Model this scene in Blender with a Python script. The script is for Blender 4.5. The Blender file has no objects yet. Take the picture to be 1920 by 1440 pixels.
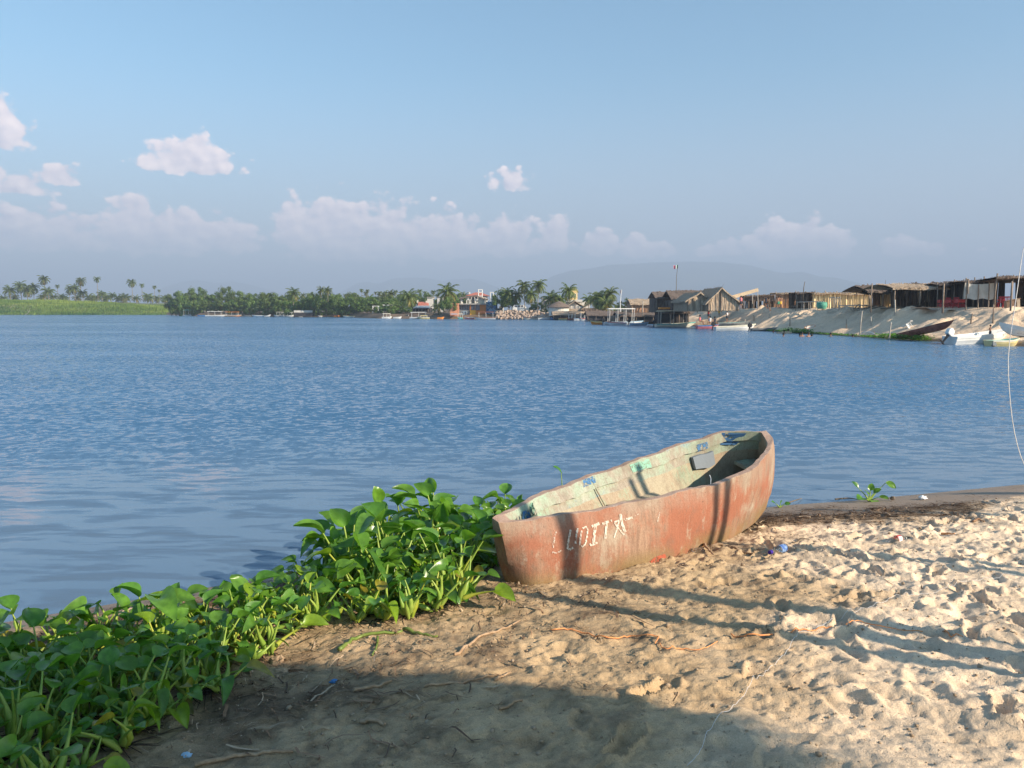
import bpy, bmesh, math, random
import numpy as np
from mathutils import Vector, Matrix
from mathutils.bvhtree import BVHTree

# ------------------------------------------------------------------ camera, sky, sun, exposure
S = bpy.context.scene
COL = S.collection
CAM_H = 2.4
F = 1500.0
PITCH = math.atan(138.0 / F)
cam_data = bpy.data.cameras.new('camera')
cam_data.sensor_width = 36.0
cam_data.lens = 36.0 * F / 1920.0
cam_data.clip_start = 0.05
cam_data.clip_end = 40000.0
cam = bpy.data.objects.new('camera', cam_data)
COL.objects.link(cam)
cam.location = (0, 0, CAM_H)
cam.rotation_euler = (math.pi / 2 - PITCH, 0, 0)
S.camera = cam

SUN_EL = math.radians(27.0)
SUN_AZ = math.radians(-31.0)          # angle of the sun's direction from +x
SUNV = Vector((math.cos(SUN_AZ) * math.cos(SUN_EL), math.sin(SUN_AZ) * math.cos(SUN_EL), math.sin(SUN_EL)))
sun_data = bpy.data.lights.new('sun', 'SUN')
sun_data.energy = 4.6
sun_data.angle = math.radians(0.6)
sun_data.color = (1.0, 0.84, 0.64)
sun = bpy.data.objects.new('sun', sun_data)
COL.objects.link(sun)
sun.rotation_euler = SUNV.to_track_quat('Z', 'Y').to_euler()
sun.location = SUNV * 50

S.view_settings.view_transform = 'Standard'
S.view_settings.look = 'None'
S.view_settings.exposure = 0.7
S.view_settings.gamma = 1.0
S.cycles.use_denoising = True
S.cycles.max_bounces = 6
S.cycles.diffuse_bounces = 2
S.cycles.glossy_bounces = 3
S.cycles.transmission_bounces = 6
S.cycles.transparent_max_bounces = 10
S.cycles.volume_bounces = 0
S.cycles.caustics_reflective = False
S.cycles.caustics_refractive = False
S.cycles.sample_clamp_indirect = 4.0


def ray(px, py):
    cx = (px - 960.0) / F
    cy = -(py - 720.0) / F
    c, s = math.cos(PITCH), math.sin(PITCH)
    return Vector((cx, c + cy * s, -s + cy * c))


def ground(px, py, z=0.0):
    """the point of the horizontal plane z that the photograph shows at a pixel"""
    d = ray(px, py)
    t = (z - CAM_H) / d.z
    return Vector((0, 0, CAM_H)) + d * t


def at(px, py, Y):
    """the point at distance Y ahead that the photograph shows at a pixel"""
    d = ray(px, py)
    return Vector((0, 0, CAM_H)) + d * (Y / d.y)


class NT:
    """short hand for building node trees"""
    def __init__(self, tree):
        self.t = tree
        tree.nodes.clear()

    def n(self, typ, **kw):
        nd = self.t.nodes.new(typ)
        for k, v in kw.items():
            if k == 'inp':
                for a, b in v.items():
                    self.put(nd.inputs[a], b)
            else:
                setattr(nd, k, v)
        return nd

    def put(self, sock, v):
        if isinstance(v, bpy.types.NodeSocket):
            self.t.links.new(v, sock)
        elif isinstance(v, bpy.types.Node):
            self.t.links.new(v.outputs[0], sock)
        else:
            if isinstance(v, (tuple, list)) and len(v) == 3 and sock.type == 'RGBA':
                v = (*v, 1)
            sock.default_value = v

    def m(self, op, a, b=0.0, c=0.0, clamp=False):
        nd = self.t.nodes.new('ShaderNodeMath')
        nd.operation = op
        nd.use_clamp = clamp
        self.put(nd.inputs[0], a)
        self.put(nd.inputs[1], b)
        self.put(nd.inputs[2], c)
        return nd.outputs[0]

    def vm(self, op, a, b=(0, 0, 0)):
        nd = self.t.nodes.new('ShaderNodeVectorMath')
        nd.operation = op
        self.put(nd.inputs[0], a)
        self.put(nd.inputs[1], b)
        return nd.outputs['Value'] if op in ('LENGTH', 'DOT_PRODUCT') else nd.outputs[0]

    def ramp(self, f, stops, interp='LINEAR'):
        nd = self.t.nodes.new('ShaderNodeValToRGB')
        cr = nd.color_ramp
        cr.interpolation = interp
        while len(cr.elements) < len(stops):
            cr.elements.new(0.5)
        for e, (p, c) in zip(cr.elements, stops):
            e.position = p
            e.color = (*c, 1) if len(c) == 3 else c
        self.put(nd.inputs[0], f)
        return nd.outputs[0]

    def mix(self, f, a, b, blend='MIX'):
        nd = self.t.nodes.new('ShaderNodeMix')
        nd.data_type = 'RGBA'
        nd.blend_type = blend
        self.put(nd.inputs[0], f)
        self.put(nd.inputs[6], a)
        self.put(nd.inputs[7], b)
        return nd.outputs[2]

    def noise(self, vec, scale, detail=4, rough=0.55, out=0, dims='3D'):
        nd = self.t.nodes.new('ShaderNodeTexNoise')
        nd.noise_dimensions = dims
        if vec is not None:
            self.put(nd.inputs['Vector'], vec)
        nd.inputs['Scale'].default_value = scale
        nd.inputs['Detail'].default_value = detail
        nd.inputs['Roughness'].default_value = rough
        return nd.outputs[out]

    def smooth(self, x, a, b):
        nd = self.t.nodes.new('ShaderNodeMapRange')
        nd.interpolation_type = 'SMOOTHSTEP'
        self.put(nd.inputs[0], x)
        nd.inputs[1].default_value = a
        nd.inputs[2].default_value = b
        return nd.outputs[0]


# ---- the sky: physical sky, a band of pale moist air low down, and cumulus clouds fixed by compass bearing and height
world = bpy.data.worlds.new('World')
S.world = world
world.use_nodes = True
W = NT(world.node_tree)
sky = W.n('ShaderNodeTexSky')
sky.sky_type = 'NISHITA'
sky.sun_disc = False
sky.sun_elevation = SUN_EL
sky.sun_rotation = math.radians(121.0)
sky.air_density = 1.0
sky.dust_density = 0.6
sky.ozone_density = 2.0
geo = W.n('ShaderNodeTexCoord')
dirv = geo.outputs['Generated']
sx = W.n('ShaderNodeSeparateXYZ', inp={0: dirv})
X, Y_, Z = sx.outputs
az = W.m('MULTIPLY', W.m('ARCTAN2', X, Y_), 57.2958)
el = W.m('MULTIPLY', W.m('ARCSINE', Z), 57.2958)
comb = W.n('ShaderNodeCombineXYZ', inp={0: az, 1: W.m('MULTIPLY', el, 1.25)}).outputs[0]


def azel(px, py):
    d = ray(px, py).normalized()
    return math.degrees(math.atan2(d.x, d.y)), math.degrees(math.asin(d.z))


# px, py of the cloud's base centre, half width px, height above base px, strength
CLOUDS = [
    (-20, 262, 92, 100, 1.0), (-30, 350, 190, 70, .85), (115, 340, 52, 52, .8),
    (362, 312, 105, 74, .95), (60, 454, 180, 84, 1.0), (250, 455, 60, 105, 1.05), (340, 460, 220, 84, .95),
    (620, 466, 110, 114, 1.05), (730, 468, 110, 112, .95), (830, 468, 110, 90, .95), (940, 466, 110, 80, .9),
    (1045, 460, 50, 68, .95), (955, 352, 58, 46, .75), (1130, 470, 56, 46, .9), (1205, 474, 70, 48, .9),
    (1350, 474, 60, 32, .85), (1475, 474, 85, 78, 1.08), (1560, 470, 50, 60, .98), (1690, 472, 50, 38, .95),
    (1755, 474, 26, 30, .85), (1905, 478, 24, 18, .6), (810, 258, 32, 22, .3), (1262, 334, 44, 16, .3),
    (1375, 210, 30, 10, .18), (1820, 470, 60, 14, .45),
]
msk = None
for (px, py, rx, h, st) in CLOUDS:
    a0, e0 = azel(px, py)
    k = 57.3 / F * math.cos(math.radians(a0)) ** 2
    ra, rh = rx * k * 1.05, h * k * 1.05
    dx = W.m('DIVIDE', W.m('SUBTRACT', az, a0), ra)
    dz = W.m('SUBTRACT', el, e0)
    dz = W.m('MAXIMUM', W.m('DIVIDE', dz, rh), W.m('DIVIDE', dz, -rh * 0.28))
    r2 = W.m('ADD', W.m('MULTIPLY', dx, dx), W.m('MULTIPLY', dz, dz))
    v = W.m('SUBTRACT', st, W.m('MULTIPLY', W.m('POWER', r2, 0.8), 0.78))
    msk = v if msk is None else W.m('SMOOTH_MAX', msk, v, 0.15)


def puff(vec):
    n1 = W.noise(vec, 0.55, 7, 0.6)
    vo = W.n('ShaderNodeTexVoronoi', feature='SMOOTH_F1', inp={'Vector': vec})
    vo.inputs['Scale'].default_value = 0.8
    vo.inputs['Smoothness'].default_value = 0.5
    v2 = W.n('ShaderNodeTexVoronoi', feature='SMOOTH_F1', inp={'Vector': vec})
    v2.inputs['Scale'].default_value = 2.0
    v2.inputs['Smoothness'].default_value = 0.4
    a = W.m('MULTIPLY', W.m('SUBTRACT', n1, 0.5), 1.1)
    b = W.m('MULTIPLY', W.m('SUBTRACT', 0.38, vo.outputs['Distance']), 0.62)
    c = W.m('MULTIPLY', W.m('SUBTRACT', 0.38, v2.outputs['Distance']), 0.3)
    return W.m('ADD', a, W.m('ADD', b, c))


p0 = puff(comb)
p1 = puff(W.vm('ADD', comb, (0.35, 0.45, 0)))
dens = W.m('ADD', msk, p0)
alpha = W.smooth(dens, 0.23, 0.48)
lit = W.m('ADD', 0.55, W.m('MULTIPLY', W.m('SUBTRACT', p0, p1), 0.85))
lit = W.m('ADD', lit, W.m('MULTIPLY', W.m('SUBTRACT', el, 4.0), 0.012), clamp=True)
ccol = W.mix(lit, (4.2, 4.1, 5.1), (9.4, 8.0, 7.7))
veil = W.smooth(el, 17.0, 1.0)
low = W.mix(W.smooth(el, 30.0, 0.0), (0.95, 1.27, 1.22), (1.02, 1.18, 1.13))
base_sky = W.mix(1.0, sky.outputs[0], low, 'MULTIPLY')
base_sky = W.mix(W.m('MULTIPLY', veil, 0.75), base_sky, (3.5, 3.35, 4.1))
fade = W.smooth(el, 2.5, 6.0)
a2 = W.m('MULTIPLY', alpha, W.m('ADD', 0.45, W.m('MULTIPLY', fade, 0.50)))
skyc = W.mix(a2, base_sky, ccol)
bg = W.n('ShaderNodeBackground', inp={'Color': skyc})
bg.inputs['Strength'].default_value = 0.10
wo = W.n('ShaderNodeOutputWorld', inp={0: bg.outputs[0]})

# ------------------------------------------------------------------ helpers
RNG = random.Random(7)
NR = np.random.default_rng(11)


def hash2(ix, iy, seed):
    h = (ix.astype(np.int64) * 374761393 + iy.astype(np.int64) * 668265263 + seed * 1442695041) & 0xffffffff
    h = ((h ^ (h >> 13)) * 1274126177) & 0xffffffff
    return ((h ^ (h >> 16)) & 0xffff) / 65535.0


def vnoise(x, y, seed=0):
    ix, iy = np.floor(x), np.floor(y)
    fx, fy = x - ix, y - iy
    fx = fx * fx * fx * (fx * (fx * 6 - 15) + 10)
    fy = fy * fy * fy * (fy * (fy * 6 - 15) + 10)
    a, b = hash2(ix, iy, seed), hash2(ix + 1, iy, seed)
    c, d = hash2(ix, iy + 1, seed), hash2(ix + 1, iy + 1, seed)
    return (a + (b - a) * fx) * (1 - fy) + (c + (d - c) * fx) * fy


def fbm(x, y, seed=0, oct=4, gain=0.5):
    s, a, t = 0, 1.0, 0
    for o in range(oct):
        s = s + a * (vnoise(x * 2 ** o + 17.3 * o, y * 2 ** o - 9.1 * o, seed + o) - 0.5)
        t += a
        a *= gain
    return s / t * 2


def sstep(x, a, b):
    t = np.clip((x - a) / (b - a), 0, 1)
    return t * t * (3 - 2 * t)


class MB:
    """collects geometry; build() links it as ONE mesh object"""
    def __init__(s):
        s.v, s.f, s.c, s.mi = [], [], [], []

    def add(s, verts, faces, col=None, mi=0):
        o = len(s.v)
        s.v.extend([tuple(p) for p in verts])
        s.f.extend([tuple(i + o for i in f) for f in faces])
        s.c.extend([col if col is not None else 1.0] * len(faces))
        s.mi.extend([mi] * len(faces))

    def box(s, c, size, rz=0.0, col=None, mi=0, rx=0.0, ry=0.0):
        R = Matrix.Rotation(rz, 3, 'Z') @ Matrix.Rotation(ry, 3, 'Y') @ Matrix.Rotation(rx, 3, 'X')
        c = Vector(c)
        vs = [c + R @ Vector((x * size[0] / 2, y * size[1] / 2, z * size[2] / 2)) for z in (-1, 1) for y in (-1, 1) for x in (-1, 1)]
        s.add(vs, [(0, 2, 3, 1), (4, 5, 7, 6), (0, 1, 5, 4), (2, 6, 7, 3), (0, 4, 6, 2), (1, 3, 7, 5)], col, mi)

    def tube(s, pts, rad, n=6, col=None, cap=True, mi=0):
        pts = [Vector(p) for p in pts]
        if not isinstance(rad, (list, tuple)):
            rad = [rad] * len(pts)
        up = Vector((0.13, 0.21, 1)).normalized()
        vs = []
        for i, p in enumerate(pts):
            d = (pts[min(i + 1, len(pts) - 1)] - pts[max(i - 1, 0)])
            d = d.normalized() if d.length > 1e-9 else Vector((0, 0, 1))
            a = d.cross(up)
            if a.length < 0.1:
                a = d.cross(Vector((1, 0, 0)))
            a.normalize()
            b = d.cross(a)
            for k in range(n):
                t = 2 * math.pi * k / n
                vs.append(p + (a * math.cos(t) + b * math.sin(t)) * rad[i])
        fs = []
        for i in range(len(pts) - 1):
            for k in range(n):
                k2 = (k + 1) % n
                fs.append((i * n + k, i * n + k2, (i + 1) * n + k2, (i + 1) * n + k))
        if cap:
            fs.append(tuple(range(n))[::-1])
            fs.append(tuple((len(pts) - 1) * n + k for k in range(n)))
        s.add(vs, fs, col, mi)

    def grid(s, P, col=None, mi=0, colf=None):
        """P: rows of points"""
        r, c = len(P), len(P[0])
        o = len(s.v)
        for row in P:
            s.v.extend([tuple(p) for p in row])
        for i in range(r - 1):
            for j in range(c - 1):
                s.f.append((o + i * c + j, o + i * c + j + 1, o + (i + 1) * c + j + 1, o + (i + 1) * c + j))
                s.c.append(colf(i, j) if colf else (col if col is not None else 1.0))
                s.mi.append(mi)

    def lathe(s, prof, n=16, M=None, col=None, mi=0):
        vs = []
        for (r, z) in prof:
            for k in range(n):
                t = 2 * math.pi * k / n
                p = Vector((r * math.cos(t), r * math.sin(t), z))
                vs.append(M @ p if M is not None else p)
        fs = []
        for i in range(len(prof) - 1):
            for k in range(n):
                k2 = (k + 1) % n
                fs.append((i * n + k, i * n + k2, (i + 1) * n + k2, (i + 1) * n + k))
        s.add(vs, fs, col, mi)

    def build(s, name, mats, parent=None, smooth=False, loc=None):
        me = bpy.data.meshes.new(name)
        me.from_pydata(s.v, [], s.f)
        if not isinstance(mats, (list, tuple)):
            mats = [mats]
        for m in mats:
            me.materials.append(m)
        if len(mats) > 1:
            me.polygons.foreach_set('material_index', s.mi)
        if True:
            at_ = me.color_attributes.new('Col', 'FLOAT_COLOR', 'CORNER')
            arr = np.ones((len(me.loops), 4), dtype=np.float32)
            k = 0
            cc = []
            for f, c in zip(s.f, s.c):
                c = (c, c, c) if not isinstance(c, (tuple, list)) else c
                cc.extend([(*c, 1.0)] * len(f))
            arr[:] = np.array(cc, dtype=np.float32)
            at_.data.foreach_set('color', arr.ravel())
        if smooth:
            me.polygons.foreach_set('use_smooth', [True] * len(me.polygons))
        me.update()
        o = bpy.data.objects.new(name, me)
        COL.objects.link(o)
        if parent is not None:
            o.parent = parent
        if loc is not None:
            o.location = loc
        return o


def thing(name, label, cat, loc=(0, 0, 0), rz=0.0, group=None):
    o = bpy.data.objects.new(name, None)
    o.empty_display_size = 0.2
    COL.objects.link(o)
    o.location = loc
    o.rotation_euler = (0, 0, rz)
    tag(o, label, cat, group)
    return o


def tag(o, label=None, cat=None, group=None, kind=None):
    if label:
        o['label'] = label
    if cat:
        o['category'] = cat
    if group:
        o['group'] = group
    if kind:
        o['kind'] = kind
    return o


def dup(root, loc, rz=0.0, scale=1.0, label=None, group=None):
    r = root.copy()
    COL.objects.link(r)
    r.location = loc
    r.rotation_euler = (0, 0, rz)
    r.scale = (scale,) * 3 if not isinstance(scale, tuple) else scale
    if label:
        r['label'] = label
    if group:
        r['group'] = group
    for ch in list(root.children):
        c = ch.copy()
        COL.objects.link(c)
        c.parent = r
        for g in list(ch.children):
            d = g.copy()
            COL.objects.link(d)
            d.parent = c
    return r


def npmesh(name, V, quads, mat, smooth=True, col=None):
    me = bpy.data.meshes.new(name)
    me.vertices.add(len(V))
    me.vertices.foreach_set('co', V.astype(np.float32).ravel())
    me.loops.add(quads.size)
    me.loops.foreach_set('vertex_index', quads.astype(np.int32).ravel())
    me.polygons.add(len(quads))
    me.polygons.foreach_set('loop_start', np.arange(0, quads.size, quads.shape[1], dtype=np.int32))
    me.polygons.foreach_set('loop_total', np.full(len(quads), quads.shape[1], dtype=np.int32))
    if smooth:
        me.polygons.foreach_set('use_smooth', np.ones(len(quads), dtype=bool))
    if col is not None:
        a = me.color_attributes.new('Col', 'FLOAT_COLOR', 'POINT')
        a.data.foreach_set('color', col.astype(np.float32).ravel())
    me.materials.append(mat)
    me.update(calc_edges=True)
    me.validate()
    o = bpy.data.objects.new(name, me)
    COL.objects.link(o)
    return o


def gridquads(nr, nc):
    i, j = np.meshgrid(np.arange(nr - 1), np.arange(nc - 1), indexing='ij')
    a = (i * nc + j).ravel()
    return np.stack([a, a + 1, a + nc + 1, a + nc], 1)


# ------------------------------------------------------------------ materials
def new_mat(name):
    m = bpy.data.materials.new(name)
    m.use_nodes = True
    return m, NT(m.node_tree)


def surf(T, color, rough=0.8, bump=None, bdist=0.01, bstr=0.5, spec=0.4, metal=0.0, trans=None):
    p = T.n('ShaderNodeBsdfPrincipled')
    T.put(p.inputs['Base Color'], color)
    T.put(p.inputs['Roughness'], rough)
    p.inputs['Specular IOR Level'].default_value = spec
    p.inputs['Metallic'].default_value = metal
    if bump is not None:
        b = T.n('ShaderNodeBump', inp={'Height': bump})
        b.inputs['Distance'].default_value = bdist
        b.inputs['Strength'].default_value = bstr
        T.put(p.inputs['Normal'], b.outputs[0])
    sh = p.outputs[0]
    if trans:
        tr = T.n('ShaderNodeBsdfTranslucent')
        T.put(tr.inputs[0], trans[0])
        mx = T.n('ShaderNodeMixShader')
        mx.inputs[0].default_value = trans[1]
        T.put(mx.inputs[1], sh)
        T.put(mx.inputs[2], tr.outputs[0])
        sh = mx.outputs[0]
    o = T.n('ShaderNodeOutputMaterial')
    T.put(o.inputs[0], sh)
    return p


def obj_co(T):
    return T.n('ShaderNodeTexCoord').outputs['Object']


def attr(T):
    return T.n('ShaderNodeAttribute', attribute_name='Col').outputs['Color']


def mottled(name, c1, c2, scale=3.0, rough=0.85, bstr=0.4, bdist=0.02, use_attr=False, spec=0.3, detail=6, stretch=None, trans=None, randcol=0.0):
    m, T = new_mat(name)
    co = obj_co(T)
    if stretch:
        co = T.vm('MULTIPLY', co, stretch)
    n = T.noise(co, scale, detail, 0.62)
    f = T.smooth(n, 0.32, 0.68)
    c = T.mix(f, c1, c2)
    if use_attr:
        c = T.mix(1.0, c, attr(T), 'MULTIPLY')
    if randcol:
        oi = T.n('ShaderNodeObjectInfo')
        hs = T.n('ShaderNodeHueSaturation')
        T.put(hs.inputs['Value'], T.m('ADD', 1 - randcol, T.m('MULTIPLY', oi.outputs['Random'], 2 * randcol)))
        T.put(hs.inputs['Hue'], T.m('ADD', 0.5 - randcol * .06, T.m('MULTIPLY', oi.outputs['Random'], randcol * .12)))
        T.put(hs.inputs['Color'], c)
        c = hs.outputs[0]
    tr = None
    if trans:
        tr = (T.mix(1.0, c, trans[0], 'MULTIPLY'), trans[1])
    surf(T, c, rough, n, bdist, bstr, spec, 0.0, tr)
    return m


M = {}
M['hyacinth'] = None
m, T = new_mat('hyacinth_leaf')
co = obj_co(T)
n = T.noise(co, 18, 4, 0.5)
c = T.mix(T.smooth(n, 0.3, 0.7), (0.070, 0.165, 0.020), (0.125, 0.27, 0.034))
c = T.mix(1.0, c, attr(T), 'MULTIPLY')
wv = T.n('ShaderNodeTexNoise')
T.put(wv.inputs['Vector'], T.vm('MULTIPLY', co, (1, 1, 1)))
wv.inputs['Scale'].default_value = 90
spt = T.smooth(T.noise(co, 260, 1, 0.5), 0.70, 0.76)
c = T.mix(T.m('MULTIPLY', spt, 0.5), c, (0.42, 0.36, 0.2))
surf(T, c, 0.30, wv.outputs[0], 0.002, 0.25, 0.5, 0.0, (T.mix(1.0, c, (2.3, 2.3, 0.8, 1), 'MULTIPLY'), 0.30))
M['leaf'] = m
m, T = new_mat('hyacinth_stem')
co = obj_co(T)
c = T.mix(T.smooth(T.noise(co, 12, 3), 0.35, 0.65), (0.24, 0.38, 0.06), (0.38, 0.48, 0.10))
c = T.mix(1.0, c, attr(T), 'MULTIPLY')
surf(T, c, 0.38, None, 0, 0, 0.4, 0.0, (c, 0.22))
M['stem'] = m
M['root'] = mottled('fibrous_roots', (0.025, 0.018, 0.013), (0.06, 0.042, 0.028), 60, 0.95)
M['litter'] = mottled('dry_plant_litter', (0.9, 0.85, 0.8), (1, 1, 1), 30, 0.85, use_attr=True)
M['stick'] = mottled('dry_stick', (0.30, 0.19, 0.11), (0.44, 0.31, 0.20), 25, 0.8, stretch=(1, 1, 1))
M['palmwood'] = mottled('palm_trunk', (0.20, 0.17, 0.135), (0.34, 0.29, 0.23), 4, 0.9)
M['frond'] = mottled('palm_frond', (0.085, 0.125, 0.035), (0.155, 0.185, 0.065), 2, 0.5, use_attr=True, spec=0.4, trans=((1.6, 1.7, 0.7, 1), 0.25), randcol=0.18)
M['crown'] = mottled('tree_leaves', (0.075, 0.135, 0.035), (0.14, 0.20, 0.06), 0.8, 0.6, use_attr=True, spec=0.3, trans=((1.5, 1.6, 0.6, 1), 0.2), randcol=0.22)
M['bark'] = mottled('bark', (0.12, 0.09, 0.065), (0.22, 0.18, 0.14), 5, 0.9)
M['reeds'] = mottled('bank_grass', (0.09, 0.15, 0.04), (0.16, 0.21, 0.07), 0.08, 0.7, use_attr=True, trans=((1.3, 1.4, 0.7, 1), 0.2))
M['thatch'] = mottled('dry_palm_thatch', (0.32, 0.235, 0.165), (0.58, 0.45, 0.33), 3, 0.95, use_attr=True, stretch=(3, 3, 0.5), bdist=0.08, bstr=0.8)
M['thatch_dark'] = mottled('old_grey_thatch', (0.11, 0.082, 0.07), (0.25, 0.19, 0.155), 3, 0.95, use_attr=True, stretch=(3, 3, 0.5), bdist=0.08, bstr=0.8)
M['straw'] = mottled('yellow_straw_wall', (0.60, 0.44, 0.22), (0.84, 0.66, 0.40), 3, 0.95, use_attr=True, stretch=(4, 4, 0.4), bdist=0.06, bstr=0.8)
M['reedmat'] = mottled('red_brown_reed_mat', (0.42, 0.23, 0.14), (0.60, 0.36, 0.23), 3, 0.95, use_attr=True, stretch=(4, 4, 0.5), bdist=0.05, bstr=0.7)
M['pole'] = mottled('weathered_pole', (0.20, 0.15, 0.115), (0.36, 0.28, 0.22), 6, 0.9, stretch=(3, 3, 0.6))
M['palepole'] = mottled('pale_bare_pole', (0.38, 0.33, 0.28), (0.55, 0.49, 0.42), 6, 0.9)
M['white'] = mottled('white_boat_paint', (0.70, 0.69, 0.66), (0.80, 0.79, 0.77), 1.5, 0.35, bstr=0.05, spec=0.5)
M['cream'] = mottled('cream_boat_paint', (0.62, 0.58, 0.46), (0.74, 0.70, 0.58), 1.5, 0.4, bstr=0.05, spec=0.5)
M['yellow'] = mottled('pale_yellow_paint', (0.62, 0.50, 0.22), (0.74, 0.62, 0.32), 3, 0.5, bstr=0.1)
M['orange'] = mottled('orange_paint', (0.68, 0.22, 0.04), (0.78, 0.32, 0.07), 2, 0.5, bstr=0.1)
M['red'] = mottled('red_paint', (0.42, 0.03, 0.035), (0.55, 0.06, 0.06), 2, 0.45, bstr=0.1)
M['redrust'] = mottled('faded_red_wood', (0.16, 0.05, 0.035), (0.34, 0.13, 0.09), 3, 0.8, bstr=0.4)
M['teal'] = mottled('teal_paint', (0.10, 0.36, 0.34), (0.20, 0.48, 0.44), 2, 0.5, bstr=0.1)
M['bluep'] = mottled('blue_paint', (0.04, 0.14, 0.36), (0.07, 0.24, 0.5), 2, 0.5, bstr=0.1)
M['lightblue'] = mottled('light_blue_paint', (0.30, 0.45, 0.60), (0.42, 0.58, 0.70), 1, 0.6, bstr=0.1)
M['greyhull'] = mottled('grey_hull', (0.12, 0.13, 0.14), (0.22, 0.24, 0.25), 2, 0.6, bstr=0.2)
M['pink'] = mottled('pink_red_cloth', (0.55, 0.12, 0.16), (0.70, 0.24, 0.26), 4, 0.8)
M['black'] = mottled('black_plastic', (0.018, 0.018, 0.02), (0.035, 0.035, 0.04), 5, 0.45, bstr=0.05)
M['dark'] = mottled('painted_interior_shade', (0.03, 0.03, 0.035), (0.06, 0.055, 0.06), 1, 0.9)  # near-black colour stands in for the shade under roofs
M['glass'] = mottled('dark_window_glass', (0.05, 0.06, 0.09), (0.12, 0.13, 0.18), 0.5, 0.12, bstr=0.02, spec=0.6)
M['plaster'] = mottled('white_plaster', (0.60, 0.57, 0.52), (0.74, 0.71, 0.66), 0.8, 0.85, bstr=0.1)
M['yplaster'] = mottled('yellow_plaster', (0.62, 0.44, 0.18), (0.74, 0.56, 0.28), 0.8, 0.85, bstr=0.1)
M['concrete'] = mottled('grey_concrete', (0.30, 0.28, 0.26), (0.44, 0.42, 0.39), 0.7, 0.9, bstr=0.2)
M['orangewall'] = mottled('orange_wall', (0.52, 0.17, 0.04), (0.62, 0.22, 0.06), 0.4, 0.85, bstr=0.1)
M['sunorange'] = mottled('bright_orange_wall', (0.80, 0.40, 0.05), (0.85, 0.46, 0.08), 0.5, 0.85, bstr=0.1)
M['brickwall'] = mottled('salmon_brick_wall', (0.55, 0.22, 0.13), (0.66, 0.31, 0.20), 1.2, 0.9, bstr=0.2)
M['tile'] = mottled('red_roof_tiles', (0.42, 0.13, 0.09), (0.56, 0.20, 0.14), 2, 0.85, stretch=(5, 1, 1))
M['tin'] = mottled('grey_blue_sheet_roof', (0.25, 0.29, 0.33), (0.36, 0.40, 0.44), 1.5, 0.5, bstr=0.2, stretch=(5, 1, 1))
M['tarp'] = mottled('grey_white_tarpaulin', (0.50, 0.49, 0.44), (0.60, 0.58, 0.53), 1.2, 0.8, bstr=0.3, bdist=0.05)
M['woodbox'] = mottled('brown_board', (0.30, 0.17, 0.10), (0.40, 0.25, 0.16), 3, 0.85)
M['plywood'] = mottled('pale_board', (0.58, 0.44, 0.30), (0.68, 0.54, 0.38), 3, 0.85)
M['rock'] = mottled('rubble_rock', (0.30, 0.22, 0.17), (0.54, 0.42, 0.34), 1.4, 0.9, bdist=0.1)
M['skin'] = mottled('tanned_skin', (0.30, 0.15, 0.09), (0.36, 0.19, 0.12), 6, 0.55, bstr=0.05)
M['hair'] = mottled('black_hair', (0.01, 0.008, 0.007), (0.02, 0.016, 0.013), 20, 0.6)
M['clothdark'] = mottled('dark_cloth', (0.02, 0.025, 0.04), (0.04, 0.05, 0.07), 6, 0.9)
M['clothyel'] = mottled('yellow_cloth', (0.72, 0.42, 0.05), (0.78, 0.5, 0.08), 6, 0.9)
M['clothgrn'] = mottled('green_cloth', (0.05, 0.25, 0.16), (0.08, 0.33, 0.22), 6, 0.9)
M['cord'] = mottled('white_cord', (0.70, 0.70, 0.72), (0.82, 0.82, 0.84), 20, 0.5)
M['rope'] = mottled('orange_rope', (0.62, 0.24, 0.09), (0.78, 0.36, 0.15), 40, 0.7)
M['green_pl'] = mottled('green_cloth_sheet', (0.08, 0.30, 0.22), (0.12, 0.38, 0.28), 3, 0.7)
# ------------------------------------------------------------------ the setting
# ---- beach
SX = [-400, -60, -30, -10, -6, -3.9, -2.26, -1.2, -0.35, 1.0, 2.4, 3.5, 4.3, 6.9, 12, 30, 60, 400]
SY = [-40, -30, -12, 1.5, 4.6, 6.0, 7.0, 7.75, 8.45, 8.95, 9.35, 9.75, 9.95, 10.85, 12.2, 14, 13, -20]


def shore_t(x, y):
    return (np.interp(x, SX, SY) - y) * 0.86


def beach_base(x, y):
    t = shore_t(x, y)
    z = np.interp(t, [-60, -8, -2, -0.6, 0, 0.5, 1.2, 2.2, 3.6, 6, 12, 60], [-1.5, -1.3, -.5, -.13, 0, .11, .22, .35, .46, .56, .9, 1.2])
    return z + 0.018 * fbm(x * 0.7, y * 0.7, 5, 3) * sstep(t, 0.2, 1.5)


def nonuni(a, b, fine, out, growth=1.25):
    xs = list(np.arange(a, b, fine))
    st, v, right = fine, b, []
    while v < out[1]:
        right.append(v)
        st *= growth
        v += st
    right.append(out[1])
    st, v, left = fine, a, []
    while v > out[0]:
        st *= growth
        v -= st
        left.append(max(v, out[0]))
    return np.array(sorted(set(left)) + xs + right)


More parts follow.
